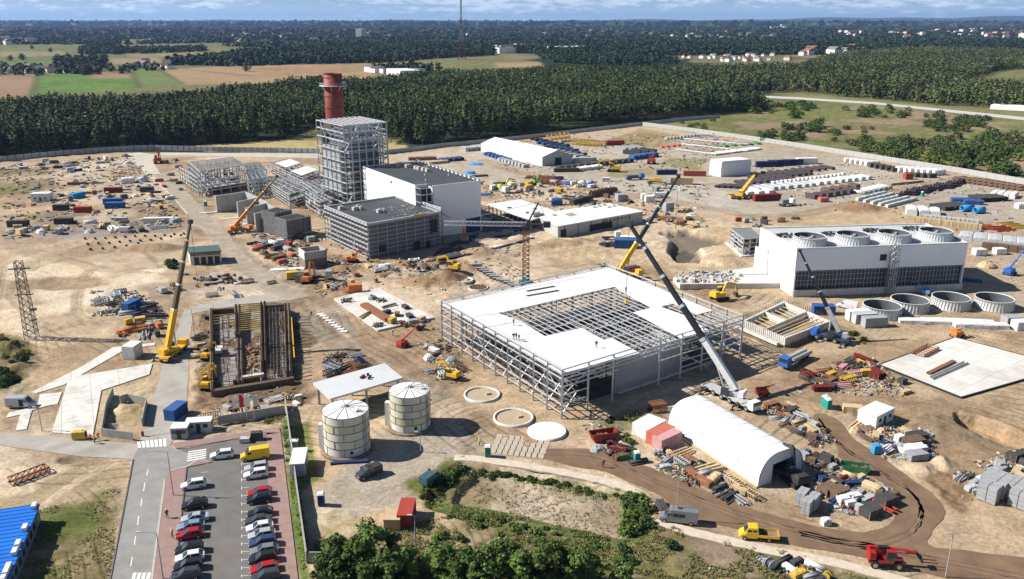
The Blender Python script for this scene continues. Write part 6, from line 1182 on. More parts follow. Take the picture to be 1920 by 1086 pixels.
prt('tower_body', pm_, t, lambda b: taper_lattice(b, 2.8, 1.7, 0, hp, 12, .09)); prt('cross_arm', pm_, t, lambda b: [b.bar((-2.6, 0, hp - 2), (2.6, 0, hp - 2), .3), b.bar((-2.2, 0, hp - 9), (2.2, 0, hp - 9), .25)]); prt('working_platform', timber_d, t, lambda b: [b.box((1.6, -.3, 8.0), (1.6, 1, .5)), b.box((1.4, -.3, 5.2), (1.2, 1, .4))])
p = at(866, 112); t = thing('broadcast_mast', 'very tall tapering red and white broadcast mast far beyond the forest', 'mast', (p.x, p.y, 0)); hv_ = 172
mr, mw = mat('mast_red', (.22, .12, .11), .7), mat('mast_white', (.48, .48, .48), .7)
zs = [0, 40, 62, 84, 106, 128, 150, hv_]; ws = [17, 8, 4.6, 3.4, 2.8, 2.3, 1.8, 1.2]
for i in range(7): prt('mast_section', mr if i % 2 == 0 else mw, t, lambda b: taper_lattice(b, ws[i], ws[i + 1], zs[i], zs[i + 1], 5 if i == 0 else 4, .6 if i == 0 else .55))
prt('antenna', mr, t, lambda b: b.cyl((0, 0, hv_), (0, 0, hv_ + 20), .7, .4, 8))
def excavator(lab, px, py, rz, m, s=1.0, arm=1, nm='excavator', reach=0):
    p = at(px, py); t = thing(nm, lab, nm.replace('_', ' '), (p.x, p.y, max(0, gz(p.x, p.y))), rz); t.scale = (s,) * 3
    for q in (-1, 1): prt('track', black, t, lambda b: [b.box((0, q * 1.15, .42), (3.4, .55, .7)), b.cyl((-1.7, q * 1.15 - .27, .42), (-1.7, q * 1.15 + .27, .42), .36, n=10), b.cyl((1.7, q * 1.15 - .27, .42), (1.7, q * 1.15 + .27, .42), .36, n=10)])
    prt('house', m, t, lambda b: [b.box((-.8, 0, 1.5), (3.2, 2.4, 1.0)), b.box((-1.7, 0, 2.1), (1.3, 2.3, .5), taper=.85), b.cyl((0, 0, .7), (0, 0, 1.05), .8, n=12)]); prt('cab', glass, t, lambda b: b.box((.5, .75, 2.2), (1.4, .9, 1.6), taper=.88)); prt('cab_roof', m, t, lambda b: b.box((.5, .75, 3.02), (1.3, .85, .08)))
    k = (3.2, 4.2) if arm == 1 else (2.4, 5.8)
    prt('boom', m, t, lambda b: [b.bar((.6, -.2, 1.7), (k[0] * .6, -.2, k[1]), .4, .55), b.bar((k[0] * .6, -.2, k[1]), (k[0] + 1.6, -.2, k[1] - .8), .35, .5)]); prt('stick', m, t, lambda b: b.bar((k[0] + 1.5, -.2, k[1] - .6), (k[0] + 2.2 + reach, -.2, 1.2), .28, .38)); prt('bucket', steel_d, t, lambda b: b.box((k[0] + 1.9 + reach, -.2, .8), (.9, 1.1, .8), taper=.7))
    return t
for a in (('yellow excavator digging in the brown soil beside the small concrete rings', 848, 513, 2.7, yellow, 1.15), ('yellow excavator parked on timber mats left of the steel hall', 846, 710, 2.6, yellow, .9), ('orange excavator behind the steel hall right corner', 1349, 562, .5, yellow, 1.2),
          ('red and orange telescopic drill rig on the far left road', 297, 306, 1.8, redm, 1.5, 2), ('orange loader below the concrete shaft', 578, 530, 1.4, orange, 1.1, 2), ('orange excavator low in front of the scaffolded plant building', 662, 492, .3, orange, 1.0), ('yellow excavator beside the far gravel pile on the yard', 1150, 322, 2.9, yellow, 1.6), ('lime green loader on the sand behind the white hall', 1004, 346, 1.0, mat('lime', (.2, .5, .08), .5), 1.1), ('yellow backhoe among the parked machines behind the white hall', 945, 356, .6, mat('olive_yellow', (.5, .5, .08), .5), 1.3), ('red loader on the yard behind the salmon container', 1221, 307, 1.2, redm, 1.4), ('yellow excavator arm reaching along the left side of the foundation pit', 391, 728, 1.5, yellow, .9, 2), ('small yellow excavator near the top of the foundation pit left side', 390, 672, 1.4, yellow, .8), ('dark excavator in the arched tent doorway', 1489, 905, 1.9, steel_d, 1.1, 2)): excavator(*a)
def lift(lab, px, py, rz, m, L=8, up=5, s=1):
    p = at(px, py); t = thing('boom_lift', lab, 'boom lift', (p.x, p.y, max(0, gz(p.x, p.y))), rz); t.scale = (s,) * 3
    prt('chassis', m, t, lambda b: [b.box((0, 0, .6), (2.8, 1.6, .5)), b.box((-.4, 0, 1.3), (2.4, 1.8, .9))])
    for x in (-1, 1):
        for q in (-1, 1): wheel(t, x, q * .95, .42, .35)
    prt('boom', m, t, lambda b: [b.bar((-.8, 0, 1.8), (L * .5, 0, 1.6 + up * .5), .32), b.bar((L * .5, 0, 1.6 + up * .5), (L, 0, 1.6 + up), .24)]); prt('basket', galv_d, t, lambda b: [b.bar((L, -.8, z), (L + .9, -.8, z), .07) for z in (up + 1.2, up + 2.2)] + [b.bar((L, .8, z), (L + .9, .8, z), .07) for z in (up + 1.2, up + 2.2)] + [b.box((L + .45, 0, up + 1.15), (.9, 1.7, .08)), b.bar((L + .9, -.8, up + 2.2), (L + .9, .8, up + 2.2), .07)])
for a in (('red boom lift on the bare soil below the timber slab', 756, 650, .9, redm, 6, 3), ('small dark red boom lift parked off the slab right corner', 788, 618, .2, mat('maroon', (.2, .03, .05)), 2, .5, .8), ('red boom lift parked in front of the large crane', 1430, 742, .2, redm, 2.5, 1, 1.0), ('blue boom lift with raised arm at the right edge', 1893, 515, .6, bluep, 5, 4, 1.3), ('blue boom lift beside the second fan ring on the ground', 1733, 553, 2.4, mat('sky_blue', (.1, .3, .5)), 3, 2.5), ('orange scissor frame lift on the clean slab upper corner', 1795, 632, .4, orange, .8, .8, 1.1)): lift(*a)
def truck(lab, px, py, rz, cabm, load=None, lm=None, L=9, lh=1.6, nm='truck'):
    p = at(px, py); t = thing(nm, lab, 'truck', (p.x, p.y, max(0, gz(p.x, p.y))), rz)
    prt('chassis', steel_d, t, lambda b: b.box((-.5, 0, .95), (L, 1.6, .3))); prt('cab', cabm, t, lambda b: [b.box((L / 2 - .4, 0, 1.95), (2.0, 2.45, 2.3), taper=.94)]); prt('windscreen', glass, t, lambda b: b.box((L / 2 + .6, 0, 2.3), (.1, 2.1, .9)))
    for x in (-L / 2 + .6, -L / 2 + 1.8, L / 2 - 1):
        for s in (-1, 1): wheel(t, x, s * 1.0, .5, .4)
    if load: prt('load', lm, t, load)
    return t
truck('blue truck carrying long grey concrete tubes in front of the square foundation', 1490, 682, ang((1515, 668), (1470, 690)), bluep, lambda b: [b.cyl((-6, y, z), (2.5, y, z), .5, n=10) for y, z in ((-.7, 1.7), (.7, 1.7))], cgrey, 10)
truck('dark blue flatbed truck with racks among the parked loads on the yard', 1190, 337, .3, bluep, lambda b: b.box((-1.5, 0, 1.9), (6.5, 2.4, 1.3)), mat('slate_blue', (.1, .15, .22)), 9)
truck('white cab flatbed truck carrying yellow crane parts on the yard', 1235, 345, -.25, PAINT['white'], lambda b: [b.bar((-5, 0, 1.8), (2, 0, 2.1), 1.6, 1.1), b.box((-1, 0, 2.6), (3, 1.4, .8))], yellow, 11)
truck('white cab truck with a grey tank beside the maroon container', 1475, 386, .4, PAINT['white'], lambda b: [b.box((-1.5, 0, 2.0), (3.6, 2.2, 2.0))], mat('tank_grey', (.2, .22, .2)), 7)
truck('white truck with a blue trailer body at the blue sheds', 1145, 449, .1, PAINT['white'], None, None, 6)
truck('pale pickup truck with a dark bed below the orange loader', 602, 527, .1, PAINT['silver'], lambda b: b.box((-1.5, 0, 1.3), (3, 2, .4)), steel_d, 6)
truck('white lorry parked against the fence inside the storage yard', 1322, 257, -.2, PAINT['white'], lambda b: b.box((-1.5, 0, 1.8), (8, 2.4, 1.2)), panelw, 12)
def lamp(lab, px, py, pt, arm=2.2, adir=math.pi, cat='street lamp', grp='street lamps'):
    h = heightof(px, py, pt); p = at(px, py); t = thing('street_lamp', lab, cat, (p.x, p.y, .05), adir, grp)
    prt('post', galv_d, t, lambda b: b.cyl((0, 0, 0), (0, 0, h), .11, .06, 8)); prt('arm', galv_d, t, lambda b: b.bar((0, 0, h), (arm, 0, h + .15), .08)); prt('lamp_head', galv, t, lambda b: b.box((arm + .25, 0, h + .15), (.75, .28, .14)))
    return t
lamp('tall street lamp on the pink pavement nearest the zebra crossing', 325, 929, 848, 2.4); lamp('tall street lamp on the pink pavement at the lower edge of the photo', 306, 1086, 1000, 2.4)
lamp('thin street lamp beside the minibus on the dirt road edge', 1268, 976, 885, .6); lamp('thin street lamp at the lower right beyond the red telehandler', 1773, 1082, 1002, .6); lamp('slender lamp post between the cream tank and its shadow', 789, 848, 812, .5); lamp('thin lamp post standing in the rough grass beside the red container', 780, 1040, 968, .5)
lamp('small lamp post beside the concrete road next to the yellow crane', 365, 632, 580, .6); lamp('lamp post on the brown slope below the grey van', 79, 808, 765, .5)
for k, (px, c1, lab) in enumerate(((436, (.75, .75, .75), 'white flag leftmost of the four flag poles'), (448, (.55, .03, .04), 'red and white flag on the second flag pole'), (460, (.8, .8, .8), 'plain white flag on the third flag pole'), (474, (.45, .6, .5), 'white and green flag on the rightmost flag pole'))):
    p = at(px + 4, 792 - k); t = thing('flag_pole', lab, 'flag pole', (p.x, p.y, 0), 0, 'flag poles by the gate'); prt('pole', galv, t, lambda b: b.cyl((0, 0, 0), (0, 0, 6.2), .06, .04, 6))
    prt('flag', mat('flag_%d' % k, c1, .7), t, lambda b: b.add([(x * .9 * 1.0 + .05, .12 * math.sin(z * 2 + x * 3), 6.0 - z * .45) for z in range(7) for x in (0, .5, 1.0)], [(i * 3 + j, i * 3 + j + 1, i * 3 + j + 4, i * 3 + j + 3) for i in range(6) for j in range(2)], 0, True))
def person_mesh():
    J = dict(pel=(0, 0, .95, .13, .11), ch=(0, .01, 1.32, .17, .12), nk=(0, 0, 1.52, .06, .06), hd=(0, .02, 1.68, .10, .11), tp=(0, .02, 1.76, .07, .08), ls=(-.2, 0, 1.43, .06, .06), le=(-.27, .04, 1.15, .045, .045), lh=(-.25, .14, .92, .035, .035), rs=(.2, 0, 1.43, .06, .06), re=(.28, 0, 1.15, .045, .045), rh=(.24, .16, .95, .035, .035), lk=(-.12, .07, .5, .065, .065), la=(-.12, .0, .1, .045, .045), lt=(-.12, .16, .05, .04, .03), rk=(.11, -.02, .5, .065, .065), ra=(.12, -.16, .12, .045, .045), rt=(.12, -.02, .05, .04, .03), lp=(-.1, 0, .9, .09, .09), rp=(.1, 0, .9, .09, .09))
    E = [('pel', 'ch'), ('ch', 'nk'), ('nk', 'hd'), ('hd', 'tp'), ('ch', 'ls'), ('ls', 'le'), ('le', 'lh'), ('ch', 'rs'), ('rs', 're'), ('re', 'rh'), ('pel', 'lp'), ('lp', 'lk'), ('lk', 'la'), ('la', 'lt'), ('pel', 'rp'), ('rp', 'rk'), ('rk', 'ra'), ('ra', 'rt')]
    ks = list(J); me = bpy.data.meshes.new('sk'); me.from_pydata([J[k][:3] for k in ks], [(ks.index(a), ks.index(b)) for a, b in E], []); o = bpy.data.objects.new('sk', me); COL.objects.link(o)
    m = o.modifiers.new('s', 'SKIN'); o.modifiers.new('u', 'SUBSURF').levels = 1
    for i, k in enumerate(ks): me.skin_vertices[0].data[i].radius = J[k][3:5]
    me.skin_vertices[0].data[0].use_root = True
    dg = bpy.context.evaluated_depsgraph_get(); r = bpy.data.meshes.new_from_object(o.evaluated_get(dg)); bpy.data.objects.remove(o); return r
try: PM = person_mesh()
except Exception as e: PM = None; print('person', e)
skin = mat('skin', (.45, .28, .2), .6); navy = mat('work_trousers', (.03, .035, .06), .85)
def person(lab, px, py, top, rz=0, hat=(.8, .8, .8), z=None, tr=None):
    p = at(px, py, z or 0); t = thing('person', lab, 'person', (p.x, p.y, (z if z is not None else max(0, gz(p.x, p.y)) + .02)), rz); me = PM.copy(); me.name = 'body'; me.materials.clear(); me.materials.append(skin); me.materials.append(navy)
    for q in me.polygons: q.material_index = 1 if q.center.z < .95 else 0
    o = bpy.data.objects.new('body', me); COL.objects.link(o); o.parent = t
    vm = mat('vest_%d_%d' % (top[0] * 100, top[1] * 100), top, .7); prt('jacket', vm, t, lambda b: [b.rings([(.15, .9), (.2, 1.1), (.24, 1.38), (.12, 1.53)], n=12), b.cyl((-.21, 0, 1.44), (-.29, .04, 1.12), .085, .07, 8), b.cyl((.21, 0, 1.44), (.3, 0, 1.12), .085, .07, 8)])
    prt('helmet', mat('helmet_%d' % (hat[0] * 100 + hat[2] * 10), hat, .4), t, lambda b: b.rings([(.145, 1.70), (.135, 1.78), (.08, 1.84), (.01, 1.86)], c=(0, .02, 0), n=12))
HV = (.55, .70, .05); OR = (.85, .25, .04); DK = (.05, .055, .07)
if PM:
    for a in (('person in dark clothes walking on the pink pavement beside the black SUV', 314, 972, DK, 1), ('person in a yellow green vest walking on the pink pavement near the red car', 324, 1009, HV, 1.5), ('person in orange standing beside the barrier at the ramp, left one', 170, 828, OR, .3), ('person in dark orange standing beside the barrier at the ramp, middle one', 178, 832, OR, 2), ('person in red orange standing beside the barrier at the ramp, rightmost', 185, 825, OR, 4),
              ('person in a lime vest near the green toilet below the covered ring', 899, 836, HV, 2), ('person in dark clothes crossing the damp dirt road', 1131, 877, DK, 0, (.6, .2, .05)), ('person in dark clothes standing on the track left of the timber slab', 584, 594, DK, 1), ('person on the bare soil in front of the timber slab corner', 737, 630, DK, 2), ('person in a lime vest beside the yellow excavator near the steel hall', 851, 693, HV, 1)): person(*a)
    for k, (x, y) in enumerate(((963, 633), (968, 633), (973, 636), (1118, 648), (1173, 545), (963, 606))): person(('dark clothed worker on the hall roof, %s' % ('left of the group of three', 'middle of the group of three', 'right of the group of three', 'alone near the front edge', 'at the back corner of the roof opening', 'at the left edge of the roof opening')[k]), x, y + 4, DK, k, z=hr + .15)
CM = {n: mat('goods_' + n, c, .75, 0, .16, .8, dirt=.12) for n, c in dict(white=(.72, .72, .71), grey=(.34, .35, .36), dark=(.065, .062, .062), brown=(.17, .105, .07), rust=(.27, .115, .06), tan=(.52, .39, .23), timber=(.58, .44, .25), blue=(.03, .10, .30), navy=(.02, .04, .13), sky=(.04, .30, .62), teal=(.02, .30, .26), green=(.04, .20, .09), red=(.36, .05, .035), maroon=(.17, .02, .02), salmon=(.50, .14, .09), orange=(.55, .18, .05), yellow=(.58, .38, .06), pale=(.56, .60, .58), silver=(.45, .47, .49), purple=(.09, .07, .09), pink=(.55, .3, .3)).items()}
PC = {}
def B_container(t, m, L=6, W_=2.4, H_=2.5):
    prt('body', m, t, lambda b: [b.bbox((0, 0, 0), (L, W_, H_))] + [b.box((-L / 2 + .3 + k * (L - .6) / 14, s * (W_ / 2 + .02), H_ / 2), (.12, .08, H_ * .9)) for k in range(15) for s in (-1, 1)] + [b.bar((-L / 2, s * W_ / 2, z), (L / 2, s * W_ / 2, z), .14) for s in (-1, 1) for z in (.08, H_ - .06)])
    prt('door', m, t, lambda b: [b.box((L / 2 + .03, s * W_ / 4, H_ / 2), (.06, W_ / 2 - .1, H_ - .25)) for s in (-1, 1)] + [b.bar((L / 2 + .08, s * .3, .2), (L / 2 + .08, s * .3, H_ - .2), .06) for s in (-1, 1)])
def B_cabin(t, m, L=6, W_=2.5, H_=2.6, roof=None):
    prt('wall', m, t, lambda b: b.bbox((0, 0, 0), (L, W_, H_))); prt('roof', roof or panelw, t, lambda b: b.bbox((0, 0, H_), (L + .12, W_ + .12, .12)))
    for k in (-1, 1): prt('window', glass, t, lambda b: b.box((k * L * .28, -W_ / 2 - .01, 1.6), (.9, .05, .8)))
    prt('door', steel_d, t, lambda b: b.box((0, -W_ / 2 - .01, 1.05), (.85, .06, 2.0))); prt('window', glass, t, lambda b: b.box((L / 2 + .01, 0, 1.6), (.05, .9, .8)))
def B_toilet(t, m):
    prt('body', m, t, lambda b: b.bbox((0, 0, .1), (1.1, 1.1, 2.05))); prt('roof', panelw2, t, lambda b: b.box((0, 0, 2.28), (1.18, 1.18, .26), taper=.7)); prt('door', mat('toilet_door', (.02, .2, .17), .6) if m != CM['blue'] else CM['navy'], t, lambda b: b.box((0, -.57, 1.1), (.8, .05, 1.8))); prt('vent_pipe', panelw2, t, lambda b: b.cyl((.4, .4, 2.2), (.4, .4, 2.7), .06, n=6))
def B_skip(t, m, L=4.5, W_=2, H_=1.4):
    prt('bin', m, t, lambda b: [b.add([(x * (.5 if z else .38) * L, y * (.5 - i * .03) * W_, z * H_) for i in (0, 1) for z in (0, 1) for x, y in ((-1, -1), (1, -1), (1, 1), (-1, 1))], [(0, 1, 5, 4), (1, 2, 6, 5), (2, 3, 7, 6), (3, 0, 4, 7), (8, 12, 13, 9), (9, 13, 14, 10), (10, 14, 15, 11), (11, 15, 12, 8), (0, 3, 2, 1), (4, 5, 13, 12), (5, 6, 14, 13), (6, 7, 15, 14), (7, 4, 12, 15)])])
    o = prt('contents', CM['brown'], t, lambda b: [b.box((rng.uniform(-.4, .4) * L, rng.uniform(-.35, .35) * W_, H_ * .55 + rng.uniform(0, .3)), (rng.uniform(.4, 1.5), rng.uniform(.2, .6), .2), rng.random() * 3) for _ in range(14)]); o['kind'] = 'stuff'
def B_boards(t, m, L=4, W_=1.4, H_=1.0):
    n = max(2, int(H_ / .22)); prt('boards', m, t, lambda b: [b.bbox((rng.uniform(-.08, .08), -W_ / 2 + (j + .5) * W_ / 4, .08 + k * H_ / n), (L * rng.uniform(.9, 1), W_ / 4 * .9, H_ / n * .62)) for k in range(n) for j in range(4)])
    prt('bearers', timber_d, t, lambda b: [b.bbox((x * L, 0, k * H_ / n - .02), (.12, W_, .1)) for x in (-.35, .35) for k in range(n)])
def B_tubes(t, m, L=6, n=5, r=.45, lay=2):
    for k in range(lay):
        for j in range(n - k): prt('tube', m, t, lambda b: [b.rings([(r, 0), (r, L), (r * .82, L), (r * .82, .02)], n=12, close=True)]).matrix_local = Matrix.Translation((-L / 2 + rng.uniform(-.1, .1) * L * .3, (j - (n - 1 - k) / 2) * r * 2.04, r + k * r * 1.75)) @ Matrix.Rotation(math.pi / 2, 4, 'Y')
def B_wrap(t, m, L=4, W_=2, H_=1.6):
    def f(b):
        n = 7; vs = []; P = [(-.5, 0), (-.5, .75), (-.4, .95), (-.1, 1.02), (.15, .97), (.4, .96), (.5, .78), (.5, 0)]
        for i in range(n):
            for y, z in P: vs.append(((i / (n - 1) - .5) * L, y * W_ * (1 - .05 * (i in (0, n - 1))) + rng.uniform(-.05, .05), z * H_ * (1 - .08 * (i in (0, n - 1))) * rng.uniform(.96, 1.03)))
        k = len(P); b.add(vs, [(i * k + j, i * k + j + 1, (i + 1) * k + j + 1, (i + 1) * k + j) for i in range(n - 1) for j in range(k - 1)], 0, False); b.add(vs, [tuple(range(k)), tuple(range(n * k - 1, (n - 1) * k - 1, -1))])
    prt('cover', m, t, f); prt('strap', steel_d, t, lambda b: [b.bar((x * L, -.52 * W_, H_ * .1), (x * L, -.52 * W_, H_ * .8), .06) for x in (-.3, 0, .3)])
def B_crate(t, m, L=2, W_=1.4, H_=1.3):
    prt('panels', m, t, lambda b: b.bbox((0, 0, .1), (L, W_, H_))); prt('battens', timber_d, t, lambda b: [b.bar((x * L / 2, y * W_ / 2, .05), (x * L / 2, y * W_ / 2, H_ + .1), .12) for x in (-1, 0, 1) for y in (-1, 1)] + [b.bbox((0, y * W_ * .4, 0), (L, .12, .1)) for y in (-1, 1)])
def B_blocks(t, m, L=2.2, W_=1.2, H_=1.2):
    prt('blocks', m, t, lambda b: [b.bbox((-L / 2 + (i + .5) * L / 3, -W_ / 2 + (j + .5) * W_ / 2, .12 + k * H_ / 4), (L / 3 * .93, W_ / 2 * .92, H_ / 4 * .93)) for i in range(3) for j in range(2) for k in range(4)]); prt('pallet', timber, t, lambda b: [b.bbox((0, y * W_ * .4, 0), (L, .14, .12)) for y in (-1, 0, 1)])
def B_beams(t, m, L=6, n=7, s=.3):
    prt('beams', m, t, lambda b: [b.bar((-L / 2 + rng.uniform(-.4, .4), (k - n / 2) * s * 1.2 + rng.uniform(-.2, .2), s / 2 + (k % 3) * s * .8), (L / 2 + rng.uniform(-.4, .4), (k - n / 2) * s * 1.2 + rng.uniform(-.3, .3), s / 2 + (k % 3) * s * .8), s, s * .8) for k in range(n)])
def B_drum(t, m, r=.9, w_=1.0):
    for s in (-1, 1): prt('flange', m, t, lambda b: b.cyl((0, s * w_ / 2 - .05, r), (0, s * w_ / 2 + .05, r), r, n=16))
    prt('cable', CM['dark'], t, lambda b: b.cyl((0, -w_ / 2, r), (0, w_ / 2, r), r * .65, n=14))
def B_rack(t, m, L=8, W_=2, H_=1.8):
    prt('frame', m, t, lambda b: [b.bar((-L / 2, y, z), (L / 2, y, z), .2) for y in (-W_ / 2, W_ / 2) for z in (.1, H_)] + [b.bar((-L / 2 + k * L / 6, y, .1), (-L / 2 + (k + (1 if k < 6 else 0)) * L / 6, y, H_), .16) for k in range(7) for y in (-W_ / 2, W_ / 2)] + [b.bar((-L / 2 + k * L / 6, -W_ / 2, z), (-L / 2 + k * L / 6, W_ / 2, z), .14) for k in range(7) for z in (.1, H_)])
def B_tarp(t, m, L=3, W_=2.4, H_=1.1):
    def f(b):
        vs = [(0, 0, H_)]; n = 14
        for i, (q, z) in enumerate(((.45, .95), (.8, .7), (1, .3), (1.12, 0))):
            for k in range(n): a = 2 * math.pi * k / n; f_ = rng.uniform(.85, 1.12); vs.append((q * L / 2 * math.cos(a) * f_, q * W_ / 2 * math.sin(a) * f_, z * H_ * rng.uniform(.8, 1.15)))
        b.add(vs, [(0, 1 + k, 1 + (k + 1) % n) for k in range(n)] + [(1 + i * n + k, 1 + (i + 1) * n + k, 1 + (i + 1) * n + (k + 1) % n, 1 + i * n + (k + 1) % n) for i in range(3) for k in range(n)])
    prt('sheet', m, t, f)
def B_scrap(t, m, L=3, W_=2, H_=.9):
    o = prt('pieces', [m, CM['grey'], CM['brown']], t, lambda b: [b.bar((x := rng.gauss(0, L * .22), y := rng.gauss(0, W_ * .22), z := rng.random() * H_ * .8), (x + rng.uniform(-1.2, 1.2), y + rng.uniform(-1.2, 1.2), max(.05, z + rng.uniform(-.4, .4))), rng.uniform(.08, .3), rng.uniform(.1, .6), m=rng.choice((0, 0, 1, 2))) for _ in range(34)]); o['kind'] = 'stuff'
def B_gen(t, m, L=2.6, W_=1.3, H_=1.5):
    prt('housing', m, t, lambda b: b.box((0, 0, H_ / 2 + .25), (L, W_, H_), taper=.94)); prt('grille', dark, t, lambda b: b.box((L / 2 + .0, 0, H_ / 2 + .3), (.08, W_ * .7, H_ * .6))); prt('exhaust', steel_d, t, lambda b: b.cyl((L * .3, 0, H_), (L * .3, 0, H_ + .6), .07, n=6))
    for x in (-.3, .3): prt('skid', steel_d, t, lambda b: b.bbox((x * L, 0, 0), (.2, W_, .25)))
BUILD = dict(container=('shipping_container', B_container, 'container'), cabin=('site_cabin', B_cabin, 'cabin'), toilet=('portable_toilet', B_toilet, 'toilet'), skip=('waste_skip', B_skip, 'skip'), boards=('board_stack', B_boards, 'board stack'), tubes=('tube_stack', B_tubes, 'tubes'), wrap=('wrapped_load', B_wrap, 'wrapped load'), crate=('crate', B_crate, 'crate'), blocks=('block_pallet', B_blocks, 'pallet'), beams=('beam_stack', B_beams, 'beams'), drum=('cable_drum', B_drum, 'cable drum'), rack=('steel_truss', B_rack, 'truss'), tarp=('tarpaulin_heap', B_tarp, 'tarpaulin'), scrap=('scrap_heap', B_scrap, 'scrap heap'), gen=('generator', B_gen, 'generator'))
RN = (('pile head', 'pile_head'), ('dark bundle', 'pipe_bundle'), ('concrete block', 'concrete_block'), ('ring block', 'concrete_block'), ('stepping slab', 'paving_stone'), ('cube shed', 'shed'), ('cube', 'concrete_cube'), ('hose heap', 'hose_heap'), ('tank unit', 'tank_unit'), ('box cabin', 'site_cabin'), ('plant cabin', 'site_cabin'), ('small cabin', 'site_cabin'), ('cabin with', 'site_cabin'), ('hut', 'guard_hut'), ('frame trailer', 'frame_trailer'), ('trailer', 'trailer'), ('road machine', 'road_machine'), ('toilet', 'portable_toilet'), ('sack', 'sack'), ('beam', 'beam_stack'), ('trolley', 'scaffold_trolley'), ('cage', 'steel_cage'), ('slab element', 'precast_element'), ('black stack', 'goods_stack'), ('steel stack', 'steel_stack'), ('pale white tube', 'wrapped_tube'), ('timber box', 'timber_box'), ('blue shed', 'shed'), ('metal skid', 'metal_skid'), ('domed', 'tarpaulin_dome'), ('dome ', 'tarpaulin_dome'))
def item(kind, c, lab, *a, **k):
    o = item_(kind, c, lab, *a, **k); h = ' '.join(lab.split()[:5]) + ' '
    for s, n in RN:
        if s in h: o.name = n; o['category'] = n.replace('_', ' '); break
    else: o.name = BUILD[kind][0]; o['category'] = BUILD[kind][2]
    return o
def item_(kind, c, lab, px, py, rz=0.0, grp=None, z=None, **k):
    nm, fn, cat = BUILD[kind]; key = (kind, c, tuple(sorted((a, getattr(v_, 'name', v_)) for a, v_ in k.items()))); p = at(px, py, z or 0); zz = z if z is not None else max(gz(p.x, p.y), -3.0)
    if key in PC: return dup(PC[key], (p.x, p.y, zz), rz, lab, grp, scale=(rng.uniform(.94, 1.06),) * 3)
    t = thing(nm, lab, cat, (p.x, p.y, zz), rz, grp); fn(t, CM[c], **k); PC[key] = t; return t
def row(kind, c, lab, p0, p1, cnt, off=0.0, grp=None, jit=.06, **k):
    a = ang(p0, p1) + off; A_ = at(*p0); B_ = at(*p1); o = []
    for i in range(cnt):
        q = A_.lerp(B_, i / max(1, cnt - 1)); s = wpx((q.x, q.y), 0)
        o.append(item(kind, c, lab, s[0], s[1], a + rng.uniform(-jit, jit), grp or (lab + ' row'), **k))
    return o
A36 = R(36)
item('container', 'white', 'white box cabin on the sand beside the yellow crane road', 250, 668, 1.45, L=4.2, W_=3, H_=3.4)
item('container', 'blue', 'blue container among grey steel parts on the bright sand', 247, 580, 1.3, L=5.5)
item('container', 'blue', 'bright blue container at the site gate beside the guard hut', 331, 780, 1.35, L=5)
item('cabin', 'grey', 'white guard hut with windows in front of the blue gate container', 340, 818, 0.1, L=3.2, W_=2.6, H_=2.4); item('cabin', 'silver', 'long grey hut beside the turnstiles right of the guard hut', 375, 806, .15, L=5.0, W_=2.4, H_=2.4)
item('cabin', 'silver', 'pale grey cabin with a flat roof on the grass strip beside the car park wall', 562, 878, 1.7, L=6.2, W_=2.6, H_=2.6); item('gen', 'white', 'white tank unit standing behind the grass strip cabin', 553, 845, 0, L=1.5, W_=1.2, H_=2)
item('toilet', 'teal', 'teal portable toilet alone on the slabs below the ring foundations', 915, 856); item('toilet', 'teal', 'teal portable toilet beside the green skip at the dirt road', 1194, 866, .2); item('toilet', 'blue', 'blue portable toilet on the gravel right of the car park wall', 603, 948, .1)
item('toilet', 'teal', 'left one of two teal toilets beside the white plant cabin', 1546, 762, .3); item('toilet', 'teal', 'right one of two teal toilets beside the white plant cabin', 1552, 767, .3); item('toilet', 'green', 'dark green toilet by the first concrete bay wall', 386, 387); item('toilet', 'teal', 'teal toilet box beside the dark tube field', 1729, 368, .3, )
item('container', 'red', 'tall faded red container standing by the bushes below the gravel', 763, 975, 1.55, L=5.5); item('container', 'tan', 'pale open roofed container tight left of the faded red one', 738, 985, 1.55, L=3.6, W_=2.6, H_=2)
item('skip', 'red', 'bright red open skip with dark contents near the ring with the white disc', 1131, 825, .3, L=5.5, W_=2.4, H_=1.9); item('skip', 'maroon', 'dark red scrap skip between the bright red and the green one', 1158, 848, -.5, L=4); item('skip', 'green', 'green skip beside the teal toilet at the dirt road', 1172, 858, .2, L=3.4, H_=1.1); item('skip', 'green', 'long green skip right of the arched tent doorway', 1603, 884, -.3, L=5.2, H_=1.3); item('tarp', 'grey', 'small grey heap left of the skips', 1121, 844)
AB = ang((1190, 790), (1236, 845)) * 0 + R(34)
item('container', 'white', 'white container with glass roof panels left of the red container by the arched tent', 1216, 812, AB + .2, L=5.8, W_=4.2, H_=2.6); item('container', 'salmon', 'red container between the white and the grey roofed ones by the arched tent', 1237, 826, AB + .15, L=6); item('container', 'pink', 'grey roofed container with striped sides nearest the arched tent', 1250, 835, AB + .1, L=6.1)
item('cabin', 'white', 'white box plant cabin with a roof opening on the rubble ground', 1640, 790, R(38), L=6.8, W_=4.2, H_=2.8)
item('cabin', 'blue', 'blue roofed cabin between the blue crane and the white van', 1543, 588, -.1, L=6, W_=3, H_=2.6, roof=CM['blue'])
for i, (x, y) in enumerate(((1608, 598), (1620, 604), (1638, 612))): item('container', ('white', 'silver', 'grey')[i], ('white', 'silver', 'dark grey')[i] + ' container in the row of three before the leftmost fan ring', x, y, .15, L=6.5, H_=2.8)
for i, (x, y) in enumerate(((1897, 608), (1916, 617))): item('container', ('grey', 'white')[i], ('grey', 'white')[i] + ' crate container at the right edge below the fan rings', x, y, .1, L=5, W_=3)
